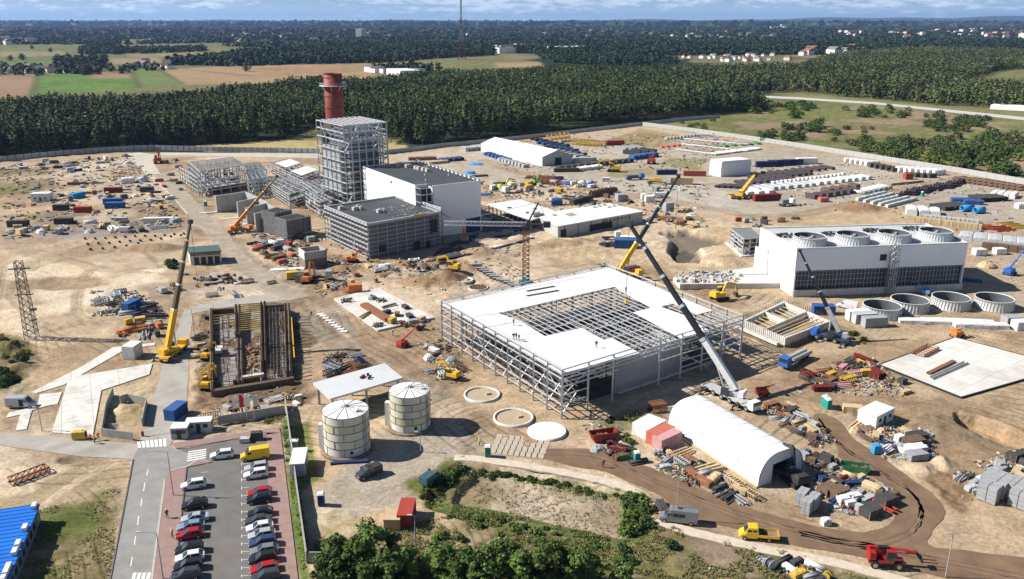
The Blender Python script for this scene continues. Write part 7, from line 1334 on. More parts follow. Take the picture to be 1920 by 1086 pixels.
item('wrap', 'white', 'long white wrapped bundle in front, left of the three below the fan rings', 1745, 606, -.12, L=17, W_=2.4, H_=1.2); item('wrap', 'white', 'long white wrapped bundle in the middle of the three below the fan rings', 1795, 607, -.12, L=19, W_=2.6, H_=1.3); item('wrap', 'white', 'long white wrapped bundle nearest the clean slab', 1838, 614, -.1, L=14, W_=2.6, H_=1.5)
item('container', 'blue', 'bright blue shed beside the two black cars', 1172, 464, -.1, L=8, W_=4, H_=3.2); item('container', 'white', 'white container behind the bright blue shed', 1180, 456, -.1, L=7, H_=2.6)
item('container', 'maroon', 'dark maroon container beside the bright yellow yard crane', 1437, 376, .2, L=13, W_=3, H_=3); item('container', 'salmon', 'salmon container standing before the boxy white tent', 1302, 330, -.1, L=12, H_=2.8); item('crate', 'tan', 'long beige timber box with a white top left of the salmon container', 1274, 345, -.15, L=13, W_=4, H_=3.4); item('container', 'navy', 'navy container behind the beige timber box', 1250, 327, .1, L=11); item('container', 'red', 'red container beside the yellow trusses in the far yard', 1152, 272, .25, L=13, W_=3.5, H_=3)
for i in range(3): item('container', 'navy', ('left', 'middle', 'right')[i] + ' one of three navy containers in the far yard', 1437 + i * 24, 313 - i * 2, .12, L=13, H_=3.2)
item('container', 'white', 'white double container right of the navy containers', 1512, 307, .1, L=12, W_=4, H_=3.4); item('container', 'blue', 'royal blue container in the left yard, nearer one of the pair', 216, 390, .1, L=8, W_=3); item('container', 'blue', 'royal blue container in the left yard, rear one of the pair', 212, 382, .1, L=8, W_=3); item('container', 'sky', 'blue and rusty container with a blue roof in the left yard', 146, 371, 1.2, L=7); item('cabin', 'white', 'white cabin with a blue base in the left yard', 80, 376, .15, L=8, W_=5, H_=3.6); item('crate', 'brown', 'long brown crate in the left yard behind the white cabin', 145, 346, .1, L=9); item('wrap', 'white', 'white domed tarpaulin in the left yard near the pale road', 241, 343, .2, L=6, W_=4, H_=3); item('tarp', 'silver', 'silver round tarpaulin dome in the left yard near the pale road', 268, 341, .2, L=6, W_=5, H_=3)
for i, (x, y, c) in enumerate(((276, 360, 'dark'), (288, 362, 'dark'), (213, 361, 'maroon'), (233, 357, 'silver'), (156, 398, 'red'), (170, 398, 'salmon'), (115, 394, 'dark'), (293, 378, 'grey'), (35, 425, 'dark'), (75, 427, 'grey'), (120, 419, 'dark'))): item(('container', 'boards')[i % 2], c, ['black roofed box nearest the pale road', 'flat dark stack nearest the pale road', 'maroon box', 'silver stack', 'bright red box', 'salmon stack', 'lone black box', 'grey stack by the white car', 'low black box at the photo edge', 'low grey stack at the photo edge', 'low black box by the bushes'][i] + ' in the left yard', x, y, .1, L=6 + (i % 3))
item('container', 'white', 'long pale container boat shape at the pipe trench', 298, 416, .12, L=12, W_=2.4, H_=2)
item('gen', 'yellow', 'yellow generator beside the pale pickup truck', 549, 521, .3, L=4, W_=2.5, H_=2.2); item('container', 'dark', 'dark box container beside the yellow generator', 567, 528, 1.2, L=4, W_=3); item('crate', 'orange', 'orange steel cage at the top corner of the timber slab', 666, 548, .3, L=4, W_=2.5, H_=2.6); item('wrap', 'white', 'long white slab element left of the concrete shaft', 542, 505, .18, L=12, W_=2.5, H_=.5)
item('rack', 'yellow', 'yellow steel cage beside the excavator in the foundation pit', 391, 706, 1.5, L=5); item('gen', 'yellow', 'yellow road machine beside the people at the ramp', 150, 823, .1, L=2.6)
item('gen', 'dark', 'black trailer box above the yellow van', 482, 824, .1, L=2.2); item('gen', 'silver', 'small silver trailer left of the black trailer box', 460, 829, .1, L=2.0, H_=.8)
item('wrap', 'navy', 'blue metal skid on the gravel between tank and minibus shadow', 655, 868, .15, L=7, W_=.8, H_=.5)
item('tubes', 'dark', 'grey plastic tubes leaning behind the minibus', 1243, 955, 1.7, L=4, n=4, r=.22)
t = item('rack', 'rust', 'rusty frame trailer on the sand lower left of the ramp', 55, 895, .9, L=6.5, W_=2, H_=1.0)
item('rack', 'rust', 'brown scaffold trolley with a deck by the arched tent', 1232, 770, .3, L=3.2, W_=2.2, H_=1.8)
item('gen', 'sky', 'light blue equipment cage on the rubble beside the dirt road', 1642, 850, .2, L=1.6, W_=1.2, H_=1.6); item('crate', 'timber', 'pale timber box beside the white plant cabin', 1598, 775, -.2, L=4, W_=2, H_=1.3)
for i, (x, y) in enumerate(((1503, 945), (1524, 952), (1513, 960))): item('blocks', 'grey', ('left', 'right', 'front')[i] + ' tall pallet of grey blocks at the turn of the dirt road', x, y, .9, L=2.6, W_=1.6, H_=2.6)
item('wrap', 'white', 'small white sack by the grey block pallets', 1548, 983, .2, L=1.4, W_=1.2, H_=1.3)
for i, (x, y) in enumerate(((1580, 945), (1592, 950), (1602, 938), (1588, 938))): item('blocks', 'white', ('left', 'front', 'right', 'back')[i] + ' pallet of white and blue wrapped goods in the scrap yard', x, y, .3, L=2, W_=1.4, H_=1.3)
for i, (x, y, c) in enumerate(((1552, 925, 'brown'), (1570, 932, 'brown'), (1632, 965, 'dark'), (1660, 946, 'dark'))): item('crate', c, ('left brown box of the pair', 'right brown box of the pair', 'black box nearest the dirt road curve', 'dark box behind the black one')[i] + ' in the scrap yard', x, y, .5, L=3.2, W_=2.2, H_=1.5)
for i, (x, y) in enumerate(((1860, 918), (1872, 926), (1905, 932), (1915, 945), (1857, 933))): item('blocks', 'grey', ('leftmost', 'second', 'third', 'rightmost', 'front left')[i] + ' of the tall grey slab stacks at the right edge', x, y, .7, L=4.6, W_=3.2, H_=3.0)
for i, (x, y, c) in enumerate(((1716, 862, 'grey'), (1716, 850, 'white'), (1712, 838, 'brown'), (1718, 828, 'dark'))): item('boards', c, ('front grey', 'white topped', 'brown', 'black')[i] + ' stack in the short column of stacks on the rubble', x, y, .25, L=4, W_=2.4, H_=1.8)
item('boards', 'rust', 'long rusty beam stack lying on the clean slab, upper one', 1765, 690, R(38), L=13, W_=1, H_=.5, z=.3); item('beams', 'grey', 'long grey beams lying on the clean slab, lower ones', 1778, 695, R(36), L=16, n=4, s=.25, z=.3); item('rack', 'rust', 'rebar cage lying on the clean slab corner', 1735, 660, R(40), L=8, W_=3, H_=.7, z=.3)
item('boards', 'rust', 'long brown board stack on the timber crowded slab', 705, 588, R(124), L=17, W_=2.4, H_=1.0, z=.45)
for i, (x, y, k, c) in enumerate(((735, 605, 'crate', 'yellow'), (725, 588, 'boards', 'dark'), (745, 592, 'boards', 'brown'), (768, 595, 'boards', 'dark'), (715, 565, 'scrap', 'green'), (775, 608, 'crate', 'grey'), (760, 578, 'boards', 'purple'), (700, 560, 'scrap', 'grey'), (728, 575, 'beams', 'grey'), (790, 600, 'boards', 'timber'), (650, 565, 'scrap', 'dark'), (755, 608, 'scrap', 'rust'), (708, 611, 'scrap', 'purple'), (683, 592, 'beams', 'timber'))): item(k, c, '%s %s %s on the timber crowded slab' % (c, ('box', 'stack', 'pile')[0 if k == 'crate' else 1 if k == 'boards' else 2], ('in front of the long brown boards', 'beside the brown boards', 'in the middle', 'right of the middle', 'near the back edge', 'near the right corner', 'towards the back corner', 'along the back edge', 'behind the yellow box', 'at the right edge', 'at the left corner', 'on the front edge', 'at the front corner', 'on the left side')[i]), x, y, rng.uniform(0, 3), z=.45, **(dict(L=2.6) if k != 'beams' else dict(L=5, n=4)))
def rw(kind, c, desc, p0, p1, cnt, off=R(90), **k): row(kind, c, desc, p0, p1, cnt, off, grp='rows of ' + desc, **k)
rw('boards', 'purple', 'dark bundle in the long row left of the bright yellow yard crane', (1352, 350), (1395, 352), 5, R(60), L=9, W_=2.2, H_=1.2)
for j, (a, b_, n) in enumerate((((1390, 345), (1475, 335), 8), ((1415, 336), (1510, 326), 9), ((1440, 328), (1550, 316), 9))): rw('boards', ('purple', 'dark', 'purple')[j], 'dark bundle in the %s of three long rows in the far yard' % ('front', 'middle', 'back')[j], a, b_, n, L=10, W_=2.4, H_=1.4)
rw('wrap', 'white', 'white sack in the thin row behind the dark bundles', (1450, 344), (1580, 328), 18, L=1.8, W_=1.6, H_=1.2); rw('wrap', 'silver', 'silver wrapped block beside the maroon container', (1412, 357), (1515, 347), 8, L=9, W_=3, H_=1.8); rw('wrap', 'white', 'white wrapped block in the row right of the maroon container', (1400, 364), (1440, 361), 3, L=7, W_=4, H_=2); rw('wrap', 'pale', 'pale block in the row behind the white sacks', (1530, 345), (1620, 335), 8, L=8, W_=3, H_=2)
rw('crate', 'purple', 'dark brown crate in the cluster at the yard middle', (1522, 372), (1600, 360), 7, L=5, W_=3, H_=2); rw('crate', 'brown', 'brown crate behind the dark cluster at the yard middle', (1550, 362), (1600, 354), 4, L=5, W_=3, H_=2.4); item('crate', 'salmon', 'salmon crate before the dark brown cluster', 1543, 378, .2, L=4, W_=3, H_=1.8)
rw('tubes', 'pale', 'pale grey tube pair in the short row behind the white tubes', (1612, 363), (1658, 353), 6, L=7, n=2, r=.8, lay=1)
for j in range(5): rw('wrap', 'pale', 'pale white tube in the block beside the brown soil heap, %s line' % ('first', 'second', 'third', 'fourth', 'fifth')[j], (1612 + j * 14, 380 + j * 3.2 - 5), (1655 + j * 14, 374 + j * 3.2 - 10), 5, R(0), L=6, W_=1.6, H_=1.4)
for j in range(5): rw('tubes', 'purple', 'dark tube bundle in the big field of tubes, %s line from the left' % ('first', 'second', 'third', 'fourth', 'fifth')[j], (1690 + j * 22, 369 - j * 4.2), (1712 + j * 22, 360 - j * 4), 3, R(8), L=7, n=3, r=.6)
rw('tubes', 'brown', 'brown tube bundle in the row along the pale fence', (1800, 340), (1915, 357), 12, R(60), L=6, n=3, r=.7); rw('wrap', 'white', 'white wrapped load in the first row along the pale fence', (1596, 304), (1635, 310), 5, R(60), L=8, W_=3, H_=2.6); rw('crate', 'dark', 'black crate in the row along the pale fence', (1640, 314), (1682, 322), 5, R(60), L=6, W_=3, H_=2.2); rw('wrap', 'white', 'large white wrapped load in the second row along the pale fence', (1693, 322), (1758, 328), 7, R(50), L=8, W_=4, H_=3.2); rw('crate', 'dark', 'dark crate below the large white loads along the pale fence', (1705, 331), (1745, 333), 4, R(40), L=5, W_=3, H_=2)
rw('boards', 'tan', 'cream beam stack on the yard road', (1676, 347), (1722, 342), 5, R(0), L=6, W_=2, H_=1.2); item('crate', 'red', 'bright red box behind the cream beams', 1702, 336, .1, L=4, W_=3, H_=3)
rw('wrap', 'white', 'large white wrapped box near the fan building right rear', (1708, 400), (1752, 403), 3, R(90), L=10, W_=4.4, H_=3.0); rw('boards', 'dark', 'black stack beside the blue tarpaulins', (1760, 392), (1800, 388), 5, L=9, W_=2.4, H_=1.8); rw('boards', 'dark', 'black stack right behind the blue tarpaulins', (1830, 376), (1874, 374), 6, L=9, W_=2.4, H_=2.0); item('wrap', 'blue', 'long royal blue tarpaulin stack, rear one', 1803, 378, -.25, L=9, W_=4, H_=1.8); item('wrap', 'blue', 'long royal blue tarpaulin stack, right one', 1825, 383, -.25, L=8, W_=3, H_=2.2); item('tubes', 'sky', 'bright blue tube roll in front of the blue tarpaulins, left one', 1812, 396, .3, L=6, n=1, r=1.4, lay=1); item('tubes', 'sky', 'bright blue tube roll in front of the blue tarpaulins, right one', 1835, 400, .3, L=5, n=1, r=1.4, lay=1)
rw('wrap', 'white', 'white wrapped slab behind the black stacks at the right', (1866, 366), (1900, 370), 4, L=9, W_=2.6, H_=2.2); item('wrap', 'white', 'white load at the right photo edge in the yard', 1916, 390, .2, L=6, W_=3, H_=2.4)
rw('crate', 'tan', 'beige crate in the first long row behind the fan building', (1722, 416), (1835, 430), 16, L=2.6, W_=2.2, H_=2); rw('crate', 'silver', 'silver crate in the second row behind the fan building', (1735, 410), (1830, 420), 12, L=2.6, W_=2.2, H_=1.6); rw('wrap', 'silver', 'long silver wrapped stack at the right behind the fan building', (1812, 446), (1920, 458), 5, R(90), L=10, W_=5, H_=1.8); rw('beams', 'orange', 'orange steel beam stack at the right edge', (1840, 424), (1858, 430), 3, L=9, n=5); rw('beams', 'red', 'red steel beam stack between the orange and yellow beams', (1866, 427), (1885, 433), 3, L=9, n=5); rw('beams', 'yellow', 'yellow steel beam stack at the right edge', (1882, 419), (1915, 428), 4, L=9, n=5)
rw('crate', 'brown', 'brown crate in the lower row at the right of the fan building', (1848, 466), (1915, 474), 9, L=2.6, W_=2.4, H_=2.2); item('crate', 'white', 'white crate in front of the lower brown row, left one', 1835, 478, .1, L=4, W_=3, H_=2.2); item('crate', 'white', 'white crate in front of the lower brown row, right one', 1873, 476, .1, L=4, W_=3, H_=2.2); item('tarp', 'tan', 'coiled beige hose heap near the fan building corner', 1850, 500, 0, L=6, W_=5, H_=1.8); item('wrap', 'blue', 'long dark blue tube along the fan building right wall', 1815, 527, -.4, L=8, W_=1.2, H_=1)
rw('rack', 'yellow', 'yellow steel truss in the back cluster by the forest fence', (1030, 262), (1062, 258), 5, R(50), L=11, W_=3, H_=3); rw('rack', 'yellow', 'yellow steel truss in the front cluster beside the red container', (1078, 270), (1122, 274), 7, R(50), L=11, W_=3, H_=3.2); rw('beams', 'brown', 'brown steel stack between the yellow trusses', (1058, 266), (1085, 264), 4, R(40), L=9, n=7)
for j, (c, k) in enumerate((('dark', 'boards'), ('blue', 'wrap'), ('purple', 'boards'), ('grey', 'crate'))): rw(k, c, '%s load in the %s row right of the long tent' % (c, ('back', 'second', 'third', 'front')[j]), (1000 + j * 14, 262 + j * 8), (1060 + j * 16, 276 + j * 8.5), 7, R(90), L=6, W_=2.6, H_=1.8)
rw('container', 'grey', 'grey long container in the group behind the white block tent', (1165, 283), (1195, 281), 3, R(100), L=12, H_=2.6); rw('container', 'dark', 'dark long container in the group behind the white block tent', (1185, 290), (1215, 286), 3, R(100), L=12, H_=2.6); rw('wrap', 'blue', 'blue wrapped crate in the row before the dark containers', (1188, 299), (1225, 294), 5, R(90), L=5, W_=4, H_=2.8); rw('crate', 'dark', 'dark crate in the long line right of the tent gable', (1050, 318), (1180, 304), 12, R(90), L=4, W_=3, H_=2); rw('wrap', 'white', 'white round sack in the row before the tent gable', (1086, 320), (1124, 315), 9, R(90), L=4, W_=1.6, H_=2); item('container', 'silver', 'silver trailer container beside the tent gable', 1092, 305, .12, L=12, H_=3); item('container', 'dark', 'long dark container before the row of white sacks', 1062, 322, .1, L=14, W_=3, H_=2)
rw('crate', 'silver', 'silver crate along the long side of the storage tent', (940, 302), (985, 314), 8, R(90), L=4, W_=2.2, H_=1.8); rw('wrap', 'blue', 'blue wrapped crate along the long side of the storage tent', (915, 291), (950, 302), 6, R(90), L=5, W_=3, H_=2); rw('container', 'silver', 'silver container left of the storage tent', (872, 283), (898, 281), 4, R(90), L=7, H_=2.6)
rw('wrap', 'navy', 'dark blue load in the row left of the storage tent', (830, 303), (862, 300), 4, R(90), L=6, W_=3, H_=2); rw('crate', 'rust', 'rusty crate in the row behind the white hall', (770, 300), (815, 299), 7, R(90), L=4, W_=2.4, H_=1.6); rw('crate', 'tan', 'tan crate in the row behind the white hall', (805, 308), (835, 305), 5, R(90), L=4, W_=2.4, H_=1.4); item('tarp', 'sky', 'light blue tarpaulin on open sand behind the white hall', 892, 309, 0, L=9, W_=5, H_=1.2); item('tarp', 'sky', 'small bright blue tarpaulin beside dark boards behind the white hall', 882, 326, 0, L=6, W_=4, H_=1.6); item('boards', 'dark', 'dark board stack beside the small blue tarpaulin', 898, 331, .4, L=10, W_=3, H_=.8); item('tarp', 'blue', 'dark blue tarpaulin on the ground right of the white hall', 907, 365, 0, L=9, W_=5, H_=.6); item('tarp', 'blue', 'royal blue tarpaulin beside the yard road', 1105, 351, 0, L=7, W_=4, H_=1.8); item('tarp', 'blue', 'ragged blue tarpaulin left of the royal blue one', 1068, 346, 0, L=8, W_=5, H_=1.6); item('wrap', 'blue', 'blue cube shed behind the open sided wing', 1044, 384, 0, L=5, W_=4, H_=3.2)
for j in range(3): rw('beams', 'rust', 'rusty steel stack in the %s line on the sand beyond the white hall' % ('back', 'middle', 'front')[j], (990 + j * 14, 333 + j * 5), (1035 + j * 10, 333 + j * 6), 5, R(80), L=8, n=8)
rw('drum', 'brown', 'brown cable drum behind the service building', (1110, 370), (1152, 362), 7, 0, r=1.6, w_=1.4); rw('container', 'dark', 'dark sunk box in the row right behind the cable drums', (1075, 384), (1105, 376), 5, 0, L=3); item('crate', 'grey', 'concrete cube box at the service building right corner', 1163, 377, .3, L=4, W_=4, H_=3.2); item('crate', 'grey', 'concrete cube right of the crane boom behind the service building', 1252, 395, .4, L=4, W_=3.4, H_=3.6); item('crate', 'white', 'white cube near the yard road, larger one', 1217, 378, .2, L=4, W_=3, H_=2.6); item('crate', 'white', 'white cube near the yard road, smaller one', 1207, 374, .2, L=2.4, W_=2.4, H_=2.4); item('container', 'white', 'white small cabin on the yard by the gravel heap', 1136, 340, -.1, L=4, H_=2)
rw('crate', 'grey', 'pale concrete block in the double line behind the small rings', (895, 505), (975, 542), 13, R(60), L=3.2, W_=1.1, H_=.7)
rw('wrap', 'white', 'pale stepping slab along the left edge of the sand square', (600, 590), (645, 622), 9, R(60), L=1.8, W_=1.2, H_=.25)
for a, b_, c, lab in (((1290, 262), (1400, 272), 'white', 'back'), ((1285, 272), (1400, 284), 'white', 'second'), ((1275, 282), (1340, 290), 'pale', 'third'), ((1340, 290), (1420, 280), 'white', 'front')): rw('tubes', c, '%s tube bundle in the %s row of the tube field near the fence' % (c, lab), a, b_, 12, R(75), L=7, n=3, r=.5, lay=1)
rw('tubes', 'green', 'green tube bundle among the white tubes near the fence', (1330, 276), (1420, 270), 7, R(75), L=8, n=3, r=.45, lay=1); rw('crate', 'silver', 'silver block in the row behind the white tubes', (1250, 262), (1300, 256), 9, R(90), L=3, W_=2, H_=1.6); rw('crate', 'salmon', 'salmon crate on the reddish soil near the fence', (1240, 277), (1270, 274), 4, R(90), L=4, W_=2, H_=1)
rw('crate', 'grey', 'concrete ring block on the left sand field, front line', (390, 533), (412, 530), 4, 0, L=1.2, W_=1.2, H_=.6)
for j, (a, b_, n) in enumerate((((160, 450), (345, 440), 11), ((165, 460), (340, 447), 10), ((170, 469), (260, 462), 5), ((365, 525), (440, 518), 6), ((370, 538), (450, 526), 6))): rw('drum', 'dark', 'black pile head in the %s line of pile heads on the sand' % ('first', 'second', 'third', 'fourth', 'fifth')[j], a, b_, n, .5, r=.42, w_=.6)
ADJ = dict(boards='board stack', crate='crate', beams='beam stack', wrap='wrapped bundle', scrap='scrap heap', tubes='tube bundle', tarp='tarpaulin heap', blocks='block pallet', gen='machine box', drum='cable drum', rack='lattice frame', container='steel box')
DIM = dict(boards=dict(L=3.6), crate={}, beams=dict(L=5), wrap=dict(L=3.2, W_=1.6, H_=1.2), scrap={}, tubes=dict(L=4, n=3, r=.25), tarp={}, blocks={}, gen={}, drum={}, rack=dict(L=4, W_=1.4, H_=1.2), container=dict(L=3.6, W_=2, H_=1.8))
def zone(P, n, kinds, cols, where, s=1.0, seed=0, z=None):
    r = random.Random(seed); combos = [(k, c) for k in kinds for c in cols]; r.shuffle(combos); Pw_ = W(P); xs = [p[0] for p in Pw_]; ys = [p[1] for p in Pw_]; done = 0; tries = 0; pts = []; where = where.split('|')
    while done < min(n, len(combos)) and tries < 4000:
        tries += 1; x, y = r.uniform(min(xs), max(xs)), r.uniform(min(ys), max(ys))
        if sdf(np.array([x]), np.array([y]), Pw_)[0] < 0 or any((x - a) ** 2 + (y - b_) ** 2 < (2.2 * s) ** 2 for a, b_ in pts): continue
        pts.append((x, y)); k, c = combos[done]; q = wpx((x, y), 0); o = item(k, c, '%s %s %s' % (c, ADJ[k], where[0]), q[0], q[1], .62 + 1.571 * r.randint(0, 1) + r.gauss(0, .22), z=z, **DIM[k]); o.scale = (s * r.uniform(.8, 1.25),) * 3; done += 1
ALLK = ('boards', 'crate', 'beams', 'wrap', 'scrap', 'tubes', 'tarp', 'gen'); GR = ('grey', 'dark', 'white', 'brown', 'silver', 'tan')
zone([(0, 318), (70, 305), (240, 292), (250, 312), (140, 325), (75, 322)], 26, ALLK, ('grey', 'dark', 'white', 'purple', 'silver', 'navy'), 'in the upper left yard near the perimeter fence', 1.2, 1)
zone([(60, 340), (300, 336), (330, 385), (300, 400), (60, 400)], 30, ALLK, ('grey', 'dark', 'brown', 'white', 'silver', 'red', 'tan'), 'in the left yard below the pale road', 1.1, 2)
zone([(20, 428), (330, 404), (345, 425), (250, 440), (20, 445)], 26, ALLK, ('grey', 'dark', 'white', 'silver', 'timber'), 'along the pipe trench on the left', 1.3, 3)
zone([(172, 560), (250, 545), (300, 580), (290, 592), (190, 590)], 18, ('scrap', 'beams', 'rack', 'tubes'), ('grey', 'silver', 'dark', 'navy', 'pale'), 'around the blue container on the bright sand', 1.0, 4)
zone([(228, 640), (232, 605), (300, 590), (298, 630)], 14, ('beams', 'gen', 'scrap', 'crate', 'tubes'), ('yellow', 'orange', 'dark', 'grey'), 'beside the road of the tall yellow crane', 1.1, 5)
zone([(470, 455), (560, 440), (620, 470), (570, 485), (530, 500), (490, 480)], 24, ALLK, ('red', 'grey', 'tan', 'dark', 'brown', 'white', 'salmon'), 'below the dark formwork tower', 1.2, 6)
zone([(600, 540), (690, 505), (860, 490), (850, 505), (700, 530), (640, 558)], 20, ('scrap', 'beams', 'crate', 'drum', 'wrap'), ('grey', 'dark', 'white', 'rust', 'tan'), 'on the churned brown soil below the plant building', 1.0, 7)
zone([(605, 672), (660, 660), (690, 680), (680, 700), (620, 704)], 16, ('scrap', 'beams', 'rack'), ('dark', 'brown', 'grey', 'navy', 'rust', 'tan'), 'in the scrap pile behind the slab canopy', .9, 8)
zone([(785, 650), (850, 650), (870, 690), (820, 725), (800, 690)], 12, ('scrap', 'boards', 'rack', 'tarp'), ('grey', 'dark', 'brown', 'white'), 'on the left of the steel hall corner', .9, 9)
zone([(905, 350), (1000, 345), (1050, 360), (960, 372)], 18, ('gen', 'scrap', 'crate', 'wrap', 'boards'), ('white', 'grey', 'yellow', 'pale', 'dark'), 'on the open sand behind the white hall', 1.5, 10)
zone([(1030, 335), (1120, 340), (1110, 358), (1040, 352)], 14, ('scrap', 'tarp', 'wrap', 'crate'), ('white', 'navy', 'tan', 'grey', 'silver'), 'beside the blue tarpaulins by the yard road', 1.4, 11)
zone([(1220, 385), (1300, 400), (1330, 425), (1280, 425), (1215, 405)], 18, ('scrap', 'beams', 'boards', 'crate', 'rack'), ('rust', 'brown', 'grey', 'white', 'tan'), 'on the rough strip right of the service building', 1.2, 12)
zone([(1050, 372), (1230, 358), (1240, 372), (1165, 384), (1060, 392)], 14, ('scrap', 'crate', 'rack', 'tubes'), ('rust', 'brown', 'dark', 'grey'), 'behind the pale service building', 1.2, 13)
zone([(1380, 412), (1500, 405), (1520, 415), (1440, 425), (1380, 428)], 8, ('scrap', 'gen', 'rack'), ('dark', 'red', 'grey', 'brown'), 'behind the fan building left corner', 1.1, 14)
zone([(1120, 820), (1150, 800), (1190, 830), (1200, 870), (1150, 862)], 8, ('scrap', 'boards', 'tubes'), ('grey', 'dark', 'brown'), 'between the red skips and the toilet', .8, 15)
zone([(1235, 850), (1280, 850), (1410, 930), (1390, 945), (1240, 880)], 34, ('scrap', 'beams', 'boards', 'rack', 'tubes', 'wrap'), ('grey', 'silver', 'timber', 'dark', 'tan', 'rust'), 'in the scrap strip between arched tent and dirt road', .85, 16)
zone([(1440, 760), (1480, 760), (1560, 822), (1530, 835), (1450, 790)], 26, ('scrap', 'boards', 'crate', 'tubes', 'beams'), ('grey', 'dark', 'brown', 'silver', 'rust', 'tan'), 'in the line of goods right of the large white crane', .8, 17)
zone([(1505, 850), (1570, 870), (1560, 885), (1500, 862)], 10, ('scrap', 'drum', 'gen', 'crate'), ('dark', 'brown', 'grey'), 'in the dark row beside the arched tent doorway', .8, 18)
zone([(1540, 895), (1600, 895), (1670, 925), (1670, 950), (1600, 960), (1535, 930)], 30, ('scrap', 'beams', 'boards', 'crate', 'wrap', 'tubes'), ('grey', 'dark', 'brown', 'navy', 'red', 'silver', 'timber'), 'in the scrap yard inside the dirt road curve', .8, 19)
zone([(1590, 790), (1640, 800), (1740, 820), (1740, 860), (1660, 850), (1610, 820)], 22, ('scrap', 'boards', 'beams', 'tarp', 'crate'), ('timber', 'tan', 'grey', 'navy', 'brown', 'white'), 'on the rubble ground beside the white plant cabin', .8, 20)
zone([(1500, 712), (1620, 668), (1640, 690), (1560, 735), (1510, 730)], 24, ('beams', 'scrap', 'rack', 'boards'), ('rust', 'maroon', 'pink', 'brown', 'dark', 'yellow'), 'in the rebar yard below the blue crane', .95, 21)
zone([(1620, 690), (1700, 720), (1700, 740), (1620, 710)], 9, ('boards', 'crate', 'scrap'), ('yellow', 'maroon', 'tan', 'dark', 'timber'), 'at the left corner of the clean slab', .9, 22)
zone([(1790, 900), (1850, 880), (1920, 850), (1920, 900), (1840, 935)], 22, ('boards', 'beams', 'scrap', 'wrap', 'crate'), ('grey', 'timber', 'silver', 'dark', 'white'), 'around the grey slab stacks at the right edge', .85, 23)
zone([(1430, 1050), (1500, 1050), (1560, 1075), (1540, 1095), (1440, 1075)], 12, ('scrap', 'tubes', 'wrap', 'drum'), ('silver', 'yellow', 'grey', 'white', 'dark'), 'in the rough grass below the slab path', .8, 24)
zone([(300, 300), (335, 300), (360, 360), (330, 360)], 9, ('crate', 'boards', 'wrap', 'scrap'), ('white', 'grey', 'brown'), 'beside the farthest left steel frame', 1.2, 25)
zone([(380, 372), (500, 372), (500, 392), (400, 390)], 9, ('beams', 'scrap', 'crate'), ('dark', 'grey', 'navy'), 'in front of the farthest left steel frame', 1.1, 26)
zone([(350, 505), (520, 530), (515, 555), (300, 560)], 18, ('scrap', 'beams', 'rack', 'tubes'), ('grey', 'silver', 'dark', 'brown'), 'along the strip above the foundation pit', .9, 27)
zone([(1130, 498), (1195, 505), (1190, 518), (1120, 506)], 8, ('scrap', 'rack', 'beams'), ('brown', 'maroon', 'rust', 'dark'), 'right behind the back corner of the steel hall', 1.0, 28)
zone([(370, 600), (400, 590), (405, 700), (375, 740)], 12, ('scrap', 'beams', 'boards'), ('brown', 'dark', 'tan', 'grey'), 'on the left bank of the foundation pit', .7, 29)
zone([(400, 755), (500, 742), (560, 738), (560, 765), (410, 785)], 14, ('scrap', 'beams', 'boards', 'wrap'), ('brown', 'grey', 'white', 'tan'), 'between the foundation pit and the flag poles', .75, 30)
zone([(880, 880), (886, 880), (886, 884), (880, 884)], 1, ('scrap',), ('grey',), 'beside the pond bank', .5, 31)
def debris(zones, name, lab):
    V = []; Fq = []; T = []; pal = np.array([(.3, .3, .3), (.55, .54, .5), (.2, .13, .08), (.45, .34, .2), (.07, .07, .07), (.26, .18, .12), (.13, .13, .14), (.42, .42, .43), (.16, .2, .3), (.4, .3, .1)]); rs = np.random.RandomState(5)
    for P, n, s in zones:
        Pw_ = W(P); xs = [p[0] for p in Pw_]; ys = [p[1] for p in Pw_]; x = rs.uniform(min(xs), max(xs), n * 3); y = rs.uniform(min(ys), max(ys), n * 3); k = sdf(x, y, Pw_) > 0; k &= fbm(x, y, 7, 3, 6) > .44
        for a, b_ in zip(x[k][:n], y[k][:n]):
            L, w_, h_ = s * rs.uniform(.2, 1.6), s * rs.uniform(.1, .5), s * rs.uniform(.08, .45); r = rs.rand() * 3; z = gz(a, b_); cs, sn = math.cos(r), math.sin(r); o = len(V)
            for zz in (0, h_):
                for sx, sy in ((-1, -1), (1, -1), (1, 1), (-1, 1)): V.append((a + sx * L / 2 * cs - sy * w_ / 2 * sn, b_ + sx * L / 2 * sn + sy * w_ / 2 * cs, z + zz))
            Fq += [tuple(i + o for i in f) for f in BOXF]; c = pal[rs.randint(len(pal))] * rs.uniform(.6, 1.3); T += [c] * 8
    o = bpy.data.objects.new(name, npmesh(name, np.array(V), np.array(Fq), LEAF, np.array(T))); COL.objects.link(o); tag(o, lab, 'debris', kind='stuff')
